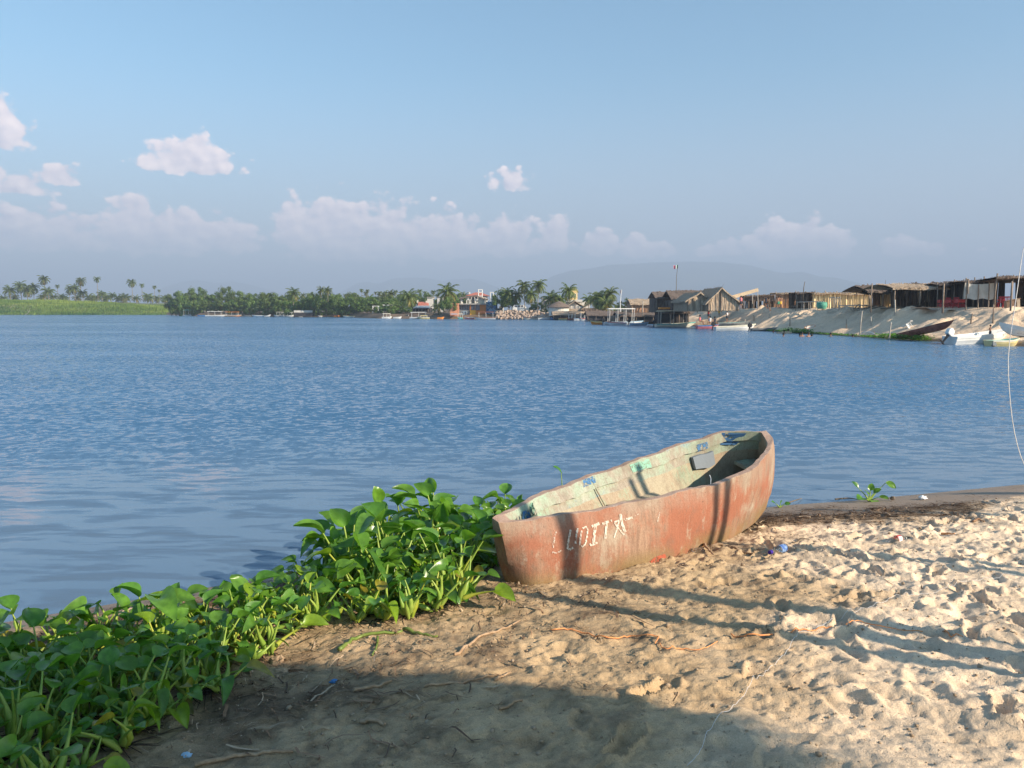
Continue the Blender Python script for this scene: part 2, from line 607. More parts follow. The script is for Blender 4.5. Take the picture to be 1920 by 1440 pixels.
gx = nonuni(-3.9, 7.6, 0.0135, (-300, 300))
gy = nonuni(2.7, 10.9, 0.0130, (-38, 16))
GX, GY = np.meshgrid(gx, gy, indexing='xy')
T_ = shore_t(GX, GY)
H = beach_base(GX, GY)
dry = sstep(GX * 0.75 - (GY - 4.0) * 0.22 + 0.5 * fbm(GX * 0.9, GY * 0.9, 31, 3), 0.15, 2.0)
smoothw = np.interp(GX, [1.5, 3.6], [0.0, 0.75])
edge = sstep(T_, 0.35 + smoothw, 1.2 + smoothw)
H = H + edge * (0.028 * fbm(GX * 2.1 + GY * .8, GY * 2.8, 3, 4) * (0.6 + 1.0 * dry) + 0.012 * fbm(GX * 7, GY * 8, 8, 3))
rg = 1 - np.abs(fbm(GX * 9 + 3 * fbm(GX * 2, GY * 2, 51, 2), GY * 11, 14, 4, 0.6))
H = H + edge * ((rg - 0.75) * 0.030 * (1 - 0.35 * dry) + 0.010 * fbm(GX * 24, GY * 26, 23, 3, .6))
wx, wy = fbm(GX * 1.6, GY * 1.6, 151, 3) * .6, fbm(GX * 1.6, GY * 1.6, 157, 3) * .6
rg2_ = 1 - np.abs(fbm(GX * 3.1 + GY * 1.2 + wx * 2, GY * 4.2 + wy * 2, 163, 4, .5))
H = H + edge * (rg2_ - .75) * (0.032 + 0.030 * dry)
rr = random.Random(5)
dents = []
for k in range(700):
    x, y = rr.uniform(-3, 7.6), rr.uniform(2.6, 10)
    dd = float(sstep(np.array(x * 0.75 - (y - 4.0) * 0.22), -0.8, 1.4))
    if rr.random() > 0.10 + 0.9 * dd:
        continue
    if shore_t(np.array(x), np.array(y)) < 1.0:
        continue
    dents.append((x, y, rr.uniform(.05, .105), rr.uniform(.030, .055), rr.uniform(0, 3.14), rr.uniform(.010, .030) * (0.45 + 0.55 * dd)))
for (x, y, a, b, th, dp) in dents:
    i0, i1 = np.searchsorted(gy, [y - .3, y + .3])
    j0, j1 = np.searchsorted(gx, [x - .3, x + .3])
    if i1 <= i0 or j1 <= j0:
        continue
    sxx, syy = GX[i0:i1, j0:j1] - x, GY[i0:i1, j0:j1] - y
    u = (sxx * math.cos(th) + syy * math.sin(th)) / a
    v = (-sxx * math.sin(th) + syy * math.cos(th)) / b
    r2 = u * u + v * v
    r = np.sqrt(r2)
    H[i0:i1, j0:j1] += -dp * np.exp(-r2 * 0.9) + dp * 0.55 * np.exp(-((r - 1.75) / 0.45) ** 2)


def footprint(x, y, th, dp, flip):
    i0, i1 = np.searchsorted(gy, [y - .26, y + .26])
    j0, j1 = np.searchsorted(gx, [x - .26, x + .26])
    if i1 <= i0 or j1 <= j0:
        return
    sxx, syy = GX[i0:i1, j0:j1] - x, GY[i0:i1, j0:j1] - y
    u = sxx * math.cos(th) + syy * math.sin(th)
    v = -sxx * math.sin(th) + syy * math.cos(th) + flip * .012 * np.sin(u * 14)
    hw = .046 - .012 * np.cos((u + .03) * 22) * (np.abs(u) < .13)
    r = np.sqrt((u / .132) ** 4 + (np.abs(v) / hw) ** 4) ** .5
    inside = 1 - sstep(r, .75, 1.05)
    H[i0:i1, j0:j1] += -dp * inside * (1 + .35 * np.cos(u * 24)) + dp * .7 * np.exp(-((r - 1.22) / .16) ** 2) * (1 + .5 * fbm(GX[i0:i1, j0:j1] * 20, GY[i0:i1, j0:j1] * 20, 9, 2))


for (x0_, y0_, th_, n_, st_) in [(6.6, 8.6, 3.55, 11, .62), (5.8, 5.2, 2.75, 9, .6), (3.9, 3.2, 1.95, 9, .58), (2.2, 3.0, 1.2, 8, .6), (6.9, 6.9, 3.25, 9, .6), (1.6, 5.9, -.4, 7, .55), (4.6, 7.9, -.75, 7, .6), (.4, 3.4, .75, 6, .55)]:
    for k in range(n_):
        sd_ = 1 if k % 2 else -1
        fx_ = x0_ + math.cos(th_) * st_ * k - math.sin(th_) * .09 * sd_ + rr.uniform(-.04, .04)
        fy_ = y0_ + math.sin(th_) * st_ * k + math.cos(th_) * .09 * sd_ + rr.uniform(-.04, .04)
        footprint(fx_, fy_, th_ + sd_ * -.12 + rr.uniform(-.15, .15), rr.uniform(.022, .038), sd_)


def sand_z(x, y):
    i = min(max(int(np.searchsorted(gy, y)), 0), len(gy) - 1)
    j = min(max(int(np.searchsorted(gx, x)), 0), len(gx) - 1)
    return float(H[i, j])


def lit_density(x, y):
    """where dead plant matter lies: a strand line at the water and a patch on the packed sand"""
    t = shore_t(x, y)
    n = fbm(x * 1.3, y * 1.3, 77, 3)
    n2 = fbm(x * 3.1, y * 3.1, 78, 3)
    a = np.exp(-((t - 0.95 - 0.2 * n - np.interp(x, [2.8, 4.0], [0, .35])) / 0.36) ** 2) * (0.75 + n2) * sstep(x, -4, -1.5) * (1 - sstep(x, 4.6, 5.8)) * 2.0
    b = (1 - sstep(x * 0.8 - (y - 4.0) * 0.35, -0.9, 0.7)) * sstep(t, 0.2, .8) * np.clip(0.18 + 1.0 * n + .5 * n2, 0.03, 1) * 0.8
    return np.clip(a, 0, 1) + np.clip(b, 0, 1)


LD = lit_density(GX, GY)
dryc = np.array([0.74, 0.585, 0.43])
packc = np.array([0.50, 0.36, 0.215])
wetc = np.array([0.30, 0.225, 0.165])
darkc = np.array([0.115, 0.078, 0.052])
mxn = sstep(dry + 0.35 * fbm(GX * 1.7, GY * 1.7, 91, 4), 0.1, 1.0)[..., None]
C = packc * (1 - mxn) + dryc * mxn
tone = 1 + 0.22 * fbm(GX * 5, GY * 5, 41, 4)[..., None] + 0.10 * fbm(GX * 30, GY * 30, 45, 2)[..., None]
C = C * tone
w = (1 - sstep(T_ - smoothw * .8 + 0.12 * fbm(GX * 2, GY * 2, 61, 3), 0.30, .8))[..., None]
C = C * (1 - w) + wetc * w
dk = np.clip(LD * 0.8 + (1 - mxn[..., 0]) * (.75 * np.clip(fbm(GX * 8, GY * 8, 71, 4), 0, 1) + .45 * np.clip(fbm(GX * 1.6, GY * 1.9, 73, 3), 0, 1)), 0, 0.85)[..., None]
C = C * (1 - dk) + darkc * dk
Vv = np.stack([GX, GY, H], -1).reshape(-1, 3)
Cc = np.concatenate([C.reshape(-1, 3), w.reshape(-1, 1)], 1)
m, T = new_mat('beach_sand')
co = obj_co(T)
a_ = T.n('ShaderNodeAttribute', attribute_name='Col')
g1 = T.noise(co, 170, 3, 0.7)
g2 = T.noise(co, 40, 4, 0.6)
c = T.mix(1.0, a_.outputs['Color'], T.ramp(g1, [(0.3, (0.78, 0.76, 0.74)), (0.7, (1.18, 1.18, 1.18))]), 'MULTIPLY')
spk = T.smooth(T.noise(co, 95, 2, 0.5), 0.66, 0.72)
c = T.mix(T.m('MULTIPLY', spk, 0.55), c, (0.10, 0.07, 0.05))
spk2 = T.smooth(T.noise(T.vm('ADD', co, (7, 3, 1)), 120, 2, 0.5), 0.68, 0.74)
c = T.mix(T.m('MULTIPLY', spk2, 0.4), c, (0.66, 0.56, 0.44))
hgt = T.m('ADD', g1, T.m('MULTIPLY', g2, 2.2))
rgh = T.m('SUBTRACT', 0.95, T.m('MULTIPLY', a_.outputs['Alpha'], 0.42))
surf(T, c, rgh, hgt, 0.006, 0.75, 0.25)
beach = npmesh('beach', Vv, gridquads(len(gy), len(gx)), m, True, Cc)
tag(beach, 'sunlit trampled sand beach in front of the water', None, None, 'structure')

# ---- river bed and water
m, T = new_mat('river_bed')
surf(T, (0.12, 0.10, 0.08), 0.9)
b = MB()
b.add([(-9300, -45, -1.7), (9300, -45, -1.7), (9300, 12000, -1.7), (-9300, 12000, -1.7)], [(0, 1, 2, 3)])
tag(b.build('ground', m), None, None, None, 'structure')

m, T = new_mat('river_water')
geo_n = T.n('ShaderNodeNewGeometry')
pos = geo_n.outputs['Position']
sp = T.n('ShaderNodeSeparateXYZ', inp={0: pos})
py_ = sp.outputs[1]
px_ = sp.outputs[0]
far = T.m('SUBTRACT', py_, T.m('MULTIPLY', px_, 0.25))
wn = T.noise(T.vm('MULTIPLY', pos, (0.05, 0.10, 0)), 1.0, 3, 0.6)
far = T.m('ADD', far, T.m('MULTIPLY', T.m('SUBTRACT', wn, 0.5), 14.0))
kfar = T.smooth(far, 7.5, 19.0)
# warp makes the crests wander
wp = T.noise(T.vm('MULTIPLY', pos, (0.7, 0.9, 0)), 1.0, 2, 0.5, out=1)
wpos = T.vm('ADD', pos, T.vm('MULTIPLY', T.vm('SUBTRACT', wp, (0.5, 0.5, 0.5)), (0.9, 0.45, 0)))


def slope(vec, sc, det, rough=0.5):
    nd = T.n('ShaderNodeTexNoise')
    T.put(nd.inputs['Vector'], vec)
    nd.inputs['Scale'].default_value = sc
    nd.inputs['Detail'].default_value = det
    nd.inputs['Roughness'].default_value = rough
    return T.vm('SUBTRACT', nd.outputs['Color'], (0.5, 0.5, 0.5))


s_near = T.vm('MULTIPLY', slope(T.vm('MULTIPLY', wpos, (1.4, 5.4, 0)), 1.0, 3, 0.5), (0.14, 1.6, 0))
s_mid = T.vm('MULTIPLY', slope(T.vm('MULTIPLY', wpos, (6.0, 6.2, 0)), 1.0, 4, 0.62), (0.8, 2.5, 0))
s_fine = T.vm('MULTIPLY', slope(T.vm('MULTIPLY', wpos, (12.0, 15.0, 0)), 1.0, 2, 0.5), (0.22, 0.45, 0))
s_big = T.vm('MULTIPLY', slope(T.vm('MULTIPLY', pos, (1.0, 1.5, 0)), 1.0, 3, 0.6), (0.12, 0.45, 0))
gust = T.smooth(T.noise(T.vm('MULTIPLY', pos, (0.018, 0.05, 0)), 1.0, 4, 0.6), 0.3, 0.7)
farw = T.vm('ADD', T.vm('ADD', s_mid, s_fine), s_big)
gn = T.n('ShaderNodeCombineXYZ', inp={0: T.m('ADD', .45, T.m('MULTIPLY', gust, .85)), 1: T.m('ADD', .45, T.m('MULTIPLY', gust, .85)), 2: 0.0})
farw = T.vm('MULTIPLY', farw, gn)
mixv = T.n('ShaderNodeMix', data_type='VECTOR')
T.put(mixv.inputs[0], kfar)
T.put(mixv.inputs[4], s_near)
T.put(mixv.inputs[5], farw)
sv = T.n('ShaderNodeSeparateXYZ', inp={0: mixv.outputs[1]})
# facets that lean away are hidden at this grazing angle from any bank, so the visible ones lean towards the shore
ny = T.m('SUBTRACT', T.m('MULTIPLY', sv.outputs[1], 1.0), T.m('ADD', 0.01, T.m('MULTIPLY', kfar, T.m('ADD', 0.12, T.m('MULTIPLY', gust, 0.12)))))
nv = T.n('ShaderNodeCombineXYZ', inp={0: sv.outputs[0], 1: T.m('MINIMUM', ny, 0.005), 2: 1.0})
nrm = T.vm('NORMALIZE', nv)
p = T.n('ShaderNodeBsdfPrincipled')
T.put(p.inputs['Base Color'], T.mix(kfar, (0.095, 0.15, 0.225), (0.048, 0.125, 0.235)))
p.inputs['Roughness'].default_value = 0.06
p.inputs['IOR'].default_value = 1.6
T.put(p.inputs['Normal'], nrm)
o_ = T.n('ShaderNodeOutputMaterial')
T.put(o_.inputs[0], p.outputs[0])
b = MB()
ys = [-45, 4, 12, 30, 80, 200, 600, 2000, 12000]
b.grid([[(x, y, 0.0) for x in (-9300, -300, -40, 0, 40, 300, 9300)] for y in ys])
tag(b.build('water', m), None, None, None, 'structure')

# ---- steep sand bank on the right
BD = [20, 40, 53, 60, 66, 72, 85, 95, 104, 112, 122, 136]
BX = [36, 34.8, 33.9, 33.0, 32.2, 31.7, 30.4, 29.6, 29.2, 28.7, 27.2, 24.5]


def bank_xb(d):
    return np.interp(d, BD, BX)


def bank_w(d):
    return np.interp(d, [20, 50, 57, 62, 69, 140], [13.0, 12.0, 11.0, 9.2, 7.2, 6.8])


def bank_pt(d, o):
    """a point of the bank: d metres ahead, o metres inland of the water line"""
    wd = float(bank_w(d))
    z = float(np.interp(o, [-4, 0, .4, wd, wd + .9, wd + 4, 80], [-1.6, 0, .16, 2.42, 2.62, 2.68, 2.75]))
    return Vector((float(bank_xb(d)) + o, d, z))


dd = np.concatenate([np.arange(20, 46, 1.0), np.arange(46, 118, 0.16), np.arange(118, 137, .8)])
oo = np.concatenate([[-4, -1, -.3], np.arange(0, 13, 0.15), [13.3, 14, 16, 20, 30, 80]])
DD, OO = np.meshgrid(dd, oo, indexing='ij')
wd = bank_w(DD)
q = np.clip(OO / wd, -1, 30)
Zb = np.where(OO < 0, OO * 0.4, np.where(q < 1, 0.16 * np.minimum(OO / .4, 1) + 2.26 * np.clip((OO - .4) / (wd - .4), 0, 1), 2.42 + 0.20 * np.clip((OO - wd) / .9, 0, 1) + 0.02 * np.clip(OO - wd, 0, 6)))
msk_s = sstep(OO, 0.1, 1.0) * (1 - sstep(OO, wd + 0.6, wd + 2.5))
upper = (0.35 + 0.75 * sstep(q, 0.25, 0.8)) * (1 - .75 * sstep(q, .8, 1.05))
Zb = Zb + msk_s * upper * (-.12 + 0.85 * fbm(DD * .17 + OO * .05, OO * .16, 101, 2) + 1.6 * (np.abs(fbm(DD * .42 - OO * .06, OO * .13, 103, 4, .6)) - .25) + .25 * fbm(DD * 1.1, OO * .5, 105, 3) + 0.12 * fbm(DD * 2.5, OO * 2.2, 107, 3))
XX = bank_xb(DD) + OO + 0.25 * fbm(DD * .2, DD * 0, 109, 2)
V2 = np.stack([XX, DD, Zb], -1).reshape(-1, 3)
tb = np.clip(1 + 0.12 * fbm(DD * 1.1, OO * 1.1, 113, 4), .7, 1.3)
Cb = (np.array([0.74, 0.56, 0.40])[None, None] * tb[..., None])
wl = (1 - sstep(OO, 0.15, 0.9))[..., None]
Cb = Cb * (1 - wl) + np.array([0.17, 0.14, 0.11]) * wl
m, T = new_mat('bank_sand')
co = obj_co(T)
g1 = T.noise(co, 6, 5, 0.7)
c = T.mix(1.0, attr(T), T.ramp(g1, [(0.3, (0.85, 0.85, 0.85)), (0.7, (1.1, 1.1, 1.1))]), 'MULTIPLY')
surf(T, c, 0.95, g1, 0.12, 0.8, 0.2)
bank = npmesh('sand_bank', V2, gridquads(len(dd), len(oo))[:, ::-1], m, True, np.concatenate([Cb.reshape(-1, 3), np.ones((Cb.shape[0] * Cb.shape[1], 1))], 1))
tag(bank, None, None, None, 'structure')

bank_bvh = BVHTree.FromPolygons([tuple(v) for v in V2], [tuple(int(i) for i in q_) for q_ in gridquads(len(dd), len(oo))])


def on_slope(px, py, Y):
    """the point of the bank that the photograph shows at a pixel; else the point at distance Y"""
    h_, n_, i_, d_ = bank_bvh.ray_cast(Vector((0, 0, CAM_H)), ray(px, py).normalized())
    if h_ is None or h_.z < 0 or h_.y > 135:
        return at(px, py, Y)
    return h_


# ---- low far shore
FX = [-900, -400, -190, -130, -62, -40, -20, 0, 12, 18, 24, 27, 40, 900]
FY = [470, 450, 440, 330, 290, 240, 224, 216, 206, 186, 150, 130, 128, 128]


def far_y(x):
    return float(np.interp(x, FX, FY))


fx = np.concatenate([np.arange(-900, -200, 20), np.arange(-200, 40, 1.0), np.arange(40, 900, 30)])
ft = np.array([-30, -5, 0, 0.6, 1.5, 3, 5, 8, 12, 20, 40, 90, 200, 500, 1200])
FXX, FTT = np.meshgrid(fx, ft, indexing='ij')
FZ = np.interp(FTT, [-30, 0, 1.5, 5, 12, 90, 1200], [-1.6, 0, .5, 1.25, 1.6, 2.0, 3.0]) + 0.25 * fbm(FXX * .3, FTT * .3, 121, 3) * sstep(FTT, .5, 3)
FYY = np.interp(FXX, FX, FY) + FTT + 1.2 * fbm(FXX * .15, FXX * 0, 123, 3)
Vf = np.stack([FXX, FYY, FZ], -1).reshape(-1, 3)
m, T = new_mat('far_shore_earth')
co = obj_co(T)
n = T.noise(co, 0.12, 5, 0.6)
surf(T, T.ramp(n, [(0.35, (0.09, 0.07, 0.05)), (0.6, (0.22, 0.15, 0.10)), (0.7, (0.08, 0.09, 0.045))]), 0.95)  # earth darkened to imitate the shade under the shore trees
fs = npmesh('far_shore', Vf, gridquads(len(fx), len(ft))[:, ::-1], m, True)
tag(fs, None, None, None, 'structure')


def shore_z(x, y):
    t = y - far_y(x)
    return float(np.interp(t, [-30, 0, 1.5, 5, 12, 90, 1200], [-1.6, 0, .5, 1.25, 1.6, 2.0, 3.0]))


# ---- grassy point on the left (earth mound and its grass)
def point_h(x, t):
    """height of the grassy point x across, t behind its water line"""
    e = np.interp(x, [-700, -330, -290, -250, -220, -200, -190, -184], [9.2, 8.8, 8.0, 7.0, 5.6, 3.8, 1.9, 0.0])
    s = sstep(t, -1, 26) * 0.75 + 0.25 * sstep(t, 20, 70)
    return e * s * (1 + 0.12 * fbm(x * .05, t * .05, 131, 3))


PY0 = 432.0
gxx = np.arange(-700, -180, 2.5)
gtt = np.concatenate([np.arange(-4, 40, 2.0), np.arange(40, 260, 12)])
PX, PT = np.meshgrid(gxx, gtt, indexing='ij')
PZ = point_h(PX, PT) - 0.4 * (PT < 0)
Vp = np.stack([PX, PY0 + PT, PZ], -1).reshape(-1, 3)
m, T = new_mat('bank_earth')
n = T.noise(obj_co(T), 0.07, 5, 0.6)
surf(T, T.ramp(n, [(0.35, (0.10, 0.14, 0.045)), (0.62, (0.20, 0.21, 0.08)), (0.72, (0.48, 0.38, 0.26))]), 0.95)
tag(npmesh('land', Vp, gridquads(len(gxx), len(gtt))[:, ::-1], m, True), None, None, None, 'structure')

N = 48000
bx = NR.uniform(-430, -184, N)
bt = NR.uniform(-1, 60, N) ** 1.0
bz = point_h(bx, bt)
hh = NR.uniform(.7, 1.7, N) * (0.8 + 0.5 * fbm(bx * .1, bt * .1, 133, 2)) * sstep(bx, -182, -196)
wdt = NR.uniform(.12, .38, N)
ang = NR.uniform(-.9, .9, N)
lean = NR.uniform(-.6, .6, N)
P0 = np.stack([bx - wdt * np.cos(ang), PY0 + bt - wdt * np.sin(ang), bz - .1], 1)
P1 = np.stack([bx + wdt * np.cos(ang), PY0 + bt + wdt * np.sin(ang), bz - .1], 1)
P2 = np.stack([bx + lean, PY0 + bt + NR.uniform(-.5, .5, N), bz + hh], 1)
Vg = np.stack([P0, P1, P2], 1).reshape(-1, 3)
tn = 0.5 + 0.5 * np.clip(fbm(bx * .035, bt * .09, 137, 4) * 1.6 + (bt - 20) / 26, -1, 1)
lo, hi = np.array([0.34, 0.68, 0.52]), np.array([1.85, 1.75, 1.0])
cg = (lo + (hi - lo) * tn[:, None]) * NR.uniform(.8, 1.2, (N, 1))
cg = np.repeat(np.concatenate([cg, np.ones((N, 1))], 1), 3, 0)
go = npmesh('grass', Vg, np.arange(3 * N).reshape(-1, 3), M['reeds'], False, cg)
tag(go, 'tall green and yellow grass over the low point at the left', 'grass', None, 'stuff')


# ---- mountains (real relief, 3.6 to 4.6 km off)
def ridge(name, prof, D, depth, seed, label=None):
    pxs = [p_[0] for p_ in prof]
    xs = np.arange((pxs[0] - 960) / F * D, (pxs[-1] - 960) / F * D, 36.0)
    hs = np.interp(xs * F / D + 960, pxs, [(582 - p_[1]) / F * D + CAM_H for p_ in prof])
    tt = np.linspace(-1, 1, 41)
    RX, RT = np.meshgrid(xs, tt, indexing='ij')
    hh_ = hs[:, None] * (1 - np.abs(RT) ** 1.15)
    nz = 1 + 0.28 * fbm(RX * .002, RT * 3, seed, 5, .55) * (np.abs(RT) ** .6) + 0.02 * fbm(RX * .006, RT * 0, seed + 5, 3)
    Z_ = hh_ * nz - 2.0
    V_ = np.stack([RX, D + RT * depth, Z_], -1).reshape(-1, 3)
    mm, TT = new_mat('forested_mountain')
    nn = TT.noise(obj_co(TT), 0.003, 6, 0.6)
    surf(TT, TT.ramp(nn, [(0.35, (0.045, 0.07, 0.03)), (0.65, (0.11, 0.12, 0.06))]), 0.95)
    tag(npmesh(name, V_, gridquads(len(xs), len(tt))[:, ::-1], mm, True), label, None, None, 'structure')


ridge('mountain', [(930, 590), (960, 560), (1000, 535), (1035, 518), (1070, 508), (1110, 503), (1150, 497), (1190, 495), (1240, 493), (1300, 492), (1350, 492), (1400, 497), (1440, 508), (1470, 512), (1500, 510), (1530, 519), (1560, 520), (1590, 529), (1620, 541), (1680, 566), (1730, 590)], 7600, 1700, 201)
ridge('mountain', [(560, 592), (600, 566), (640, 548), (670, 532), (690, 528), (710, 532), (740, 523), (770, 520), (800, 522), (830, 527), (860, 524), (885, 522), (910, 530), (940, 541), (990, 552), (1040, 572), (1080, 590)], 9200, 1600, 211)
ridge('mountain', [(250, 592), (310, 548), (340, 530), (375, 526), (410, 531), (440, 528), (480, 536), (530, 550), (600, 570), (650, 590)], 9500, 1500, 221)
ridge('mountain', [(-200, 560), (-80, 540), (0, 530), (40, 537), (90, 552), (150, 570), (210, 590)], 9500, 1500, 231)

# ---- moist air
b = MB()
b.box((0, 6025, 247.6), (19000, 12150, 500.7))
m = bpy.data.materials.new('moist_air')
m.use_nodes = True
T = NT(m.node_tree)
pv = T.n('ShaderNodeVolumePrincipled')
pv.inputs['Color'].default_value = (0.61, 0.755, 1.0, 1)
pv.inputs['Density'].default_value = 0.00033
pv.inputs['Anisotropy'].default_value = 0.0
oo_ = T.n('ShaderNodeOutputMaterial')
T.put(oo_.inputs['Volume'], pv.outputs[0])
hz = b.build('haze', m)
tag(hz, 'pale moist air between the beach and the mountains', 'haze', None, 'stuff')
# ------------------------------------------------------------------ the canoe
# sheer lines and chine measured in the photograph and set at their real height over the sand
def crv(lst):
    return [ground(px, py, z) for (px, py, z) in lst]


G_near = crv([(934, 979, .872), (957, 977, .87), (1032, 970, .86), (1145, 951, .86), (1267, 925, .87), (1364, 901, .885), (1413, 877, .93), (1442, 848, 1.00), (1452, 822, 1.09)])
G_far = crv([(922, 971, .885), (945, 958, .89), (993, 933, .90), (1074, 901, .93), (1132, 881, .95), (1203, 856, .985), (1267, 834, 1.03), (1318, 818, 1.09), (1340, 811, 1.12), (1348, 809.5, 1.125), (1390, 808.5, 1.135), (1436, 807, 1.145)])
C_near = [ground(px, py, z) for (px, py, z) in [(953, 1092, .375), (1000, 1101, .36), (1078, 1089, .345), (1171, 1069, .335), (1245, 1051, .325), (1332, 1024, .305), (1384, 1002, .29), (1428, 966, .30), (1446, 925, .40)]]


def resample(pts, n, pw=1.0):
    L = [0.0]
    for a, b2 in zip(pts, pts[1:]):
        L.append(L[-1] + (b2 - a).length)
    out = []
    A = np.array([tuple(p) for p in pts])
    L = np.array(L) / L[-1]
    # smooth interpolation through the stations
    for k in range(n):
        t = k / (n - 1)
        i = min(int(np.searchsorted(L, t, 'right')) - 1, len(pts) - 2)
        u = (t - L[i]) / (L[i + 1] - L[i])
        p0, p1, p2, p3 = A[max(i - 1, 0)], A[i], A[i + 1], A[min(i + 2, len(pts) - 1)]
        h0 = L[i + 1] - L[i]
        m1 = (p2 - p0) / max(L[i + 1] - L[max(i - 1, 0)], 1e-6) * h0
        m2 = (p3 - p1) / max(L[min(i + 2, len(pts) - 1)] - L[i], 1e-6) * h0
        q = (2 * u ** 3 - 3 * u ** 2 + 1) * p1 + (u ** 3 - 2 * u ** 2 + u) * m1 + (-2 * u ** 3 + 3 * u ** 2) * p2 + (u ** 3 - u ** 2) * m2
        out.append(Vector(q))
    return out


NS = 64
gn_ = resample(G_near, NS)
gf_ = resample(G_far, NS)
cn_ = resample(C_near, NS)
for i in range(1, NS - 1):
    for arr_, sd_ in ((gn_, 3.1), (gf_, 7.7)):
        arr_[i].z += .008 * math.sin(i * .55 + sd_) + .006 * math.sin(i * 1.9 + sd_) + RNG.uniform(-.004, .004)
        arr_[i].x += RNG.uniform(-.004, .004)
axis = (gn_[-1] + gf_[-1] - gn_[0] - gf_[0]).normalized()
axis.z = 0
axis.normalize()
side = Vector((-axis.y, axis.x, 0))         # towards the water
cf_ = []
for i in range(NS):
    wtop = (gf_[i] - gn_[i]).dot(side)
    wb = max(wtop * 0.62, 0.05)
    mid_t = (gf_[i] + gn_[i]) / 2
    p_ = cn_[i] + side * wb
    p_.z = cn_[i].z + 0.02
    # keep the far chine level with its own station
    cf_.append(p_)
ORG = (gn_[NS // 2] + gf_[NS // 2]) / 2
ORG.z = 0.34
THK = 0.058
LEDGE = 0.115


def wob(p, s_, amp, sd):
    return amp * float(fbm(np.array(p.x * s_ + p.z * 2.3), np.array(p.y * s_ + p.z * 3.1), sd, 3))


def outer_prof(i):
    A_, B_, C_, D_ = gn_[i], cn_[i], cf_[i], gf_[i]
    out = []
    nseg = 9
    for k in range(nseg + 1):                         # down the near side
        t = k / nseg
        p_ = A_.lerp(B_, t)
        bulge = 0.030 * math.sin(math.pi * t)
        p_ = p_ - side * bulge
        out.append(p_ - side * wob(p_, 2.2, 0.016, 3))
    for k in range(1, 5):
        out.append(B_.lerp(C_, k / 5) + Vector((0, 0, -0.012 * math.sin(math.pi * k / 5))))
    for k in range(nseg + 1):
        t = k / nseg
        p_ = C_.lerp(D_, t)
        out.append(p_ + side * (0.030 * math.sin(math.pi * t) + wob(p_, 2.2, 0.012, 5)))
    return out


def inner_prof(i, f0, f1):
    """the inside: thick rim strake, a ledge, then the wall and the floor"""
    u = f0 + (f1 - f0) * i / (NS - 1)
    j = min(int(u), NS - 2)
    fr = u - j
    A_, B_, C_, D_ = [a[j].lerp(a[j + 1], fr) for a in (gn_, cn_, cf_, gf_)]
    wt = (D_ - A_).length
    th = min(THK, wt * 0.28)
    A2, D2 = A_ + side * th, D_ - side * th
    fl = 0.07
    B2 = B_ + side * th * .8 + Vector((0, 0, fl))
    C2 = C_ - side * th * .8 + Vector((0, 0, fl))
    out = []
    st = 0.030 * min(1, wt / .4)
    for (P_, Q_, sg) in ((A2, B2, -1), (D2, C2, 1)):
        L_ = (P_ - Q_).length
        tl = LEDGE / max(L_, .2)
        pr = [P_, P_.lerp(Q_, tl * .5) + Vector((0, 0, 0)), P_.lerp(Q_, tl)]
        pr[1] = pr[1] + side * sg * wob(pr[1], 5, .006, 9)
        pr[2] = pr[2] + side * sg * wob(pr[2], 5, .006, 9) + Vector((0, 0, wob(pr[2], 6, .008, 19)))
        q0 = P_.lerp(Q_, tl + .012) + side * sg * st
        pr.append(q0)
        for k in range(1, 6):
            r_ = q0.lerp(Q_, k / 6) + side * sg * (.022 * math.sin(math.pi * k / 6))
            pr.append(r_ + side * wob(r_, 3, .010, 13))
        pr.append(Q_ + side * sg * 0.0)
        out.append(pr)
    near, farp = out[0], out[1][::-1]
    flo = [near[-1].lerp(farp[0], k / 4) + Vector((0, 0, -.008 * math.sin(math.pi * k / 4))) for k in range(1, 4)]
    return near + flo + farp


def loft(bm_, profs, mi_of, flip=False):
    rows = [[bm_.verts.new(p - ORG) for p in pr] for pr in profs]
    n = len(rows[0])
    for i in range(len(rows) - 1):
        for j in range(n - 1):
            q = (rows[i][j], rows[i][j + 1], rows[i + 1][j + 1], rows[i + 1][j])
            f = bm_.faces.new(q if not flip else q[::-1])
            f.material_index = mi_of(i, j)
            f.smooth = True
    return rows


bm = bmesh.new()
outp = [outer_prof(i) for i in range(NS)]
# round the two ends a little
ro = loft(bm, outp, lambda i, j: 0)
NIN = 18
ri = loft(bm, [inner_prof(i, 2.2, NS - 2.6) for i in range(NS)], lambda i, j: 1 if (j < 3 or j >= 18) else 2, True)
for i in range(NS - 1):
    for (o_row, i_row) in ((0, 0), (-1, -1)):
        q = (ro[i][o_row], ro[i + 1][o_row], ri[i + 1][i_row], ri[i][i_row])
        f = bm.faces.new(q if o_row == 0 else q[::-1])
        f.material_index = 3
        f.smooth = True
for e in (0, -1):
    # end faces: outside
    row = ro[e]
    n = len(row)
    for k in range(n // 2):
        a, b2, c2, d2 = row[k], row[k + 1], row[n - 2 - k], row[n - 1 - k]
        vs = [v for v in (a, b2, c2, d2)]
        vs = list(dict.fromkeys(vs))
        if len(vs) >= 3:
            f = bm.faces.new(vs if e == 0 else vs[::-1])
            f.material_index = 0
            f.smooth = True
    # inside ends
    row = ri[e]
    n = len(row)
    for k in range(n // 2):
        a, b2, c2, d2 = row[k], row[k + 1], row[n - 2 - k], row[n - 1 - k]
        vs = list(dict.fromkeys([a, b2, c2, d2]))
        if len(vs) >= 3:
            f = bm.faces.new(vs[::-1] if e == 0 else vs)
            f.material_index = 2
            f.smooth = True
    f = bm.faces.new((ro[e][0], ro[e][-1], ri[e][-1], ri[e][0]) if e == -1 else (ro[e][0], ri[e][0], ri[e][-1], ro[e][-1]))
    f.material_index = 3
bmesh.ops.recalc_face_normals(bm, faces=bm.faces[:])
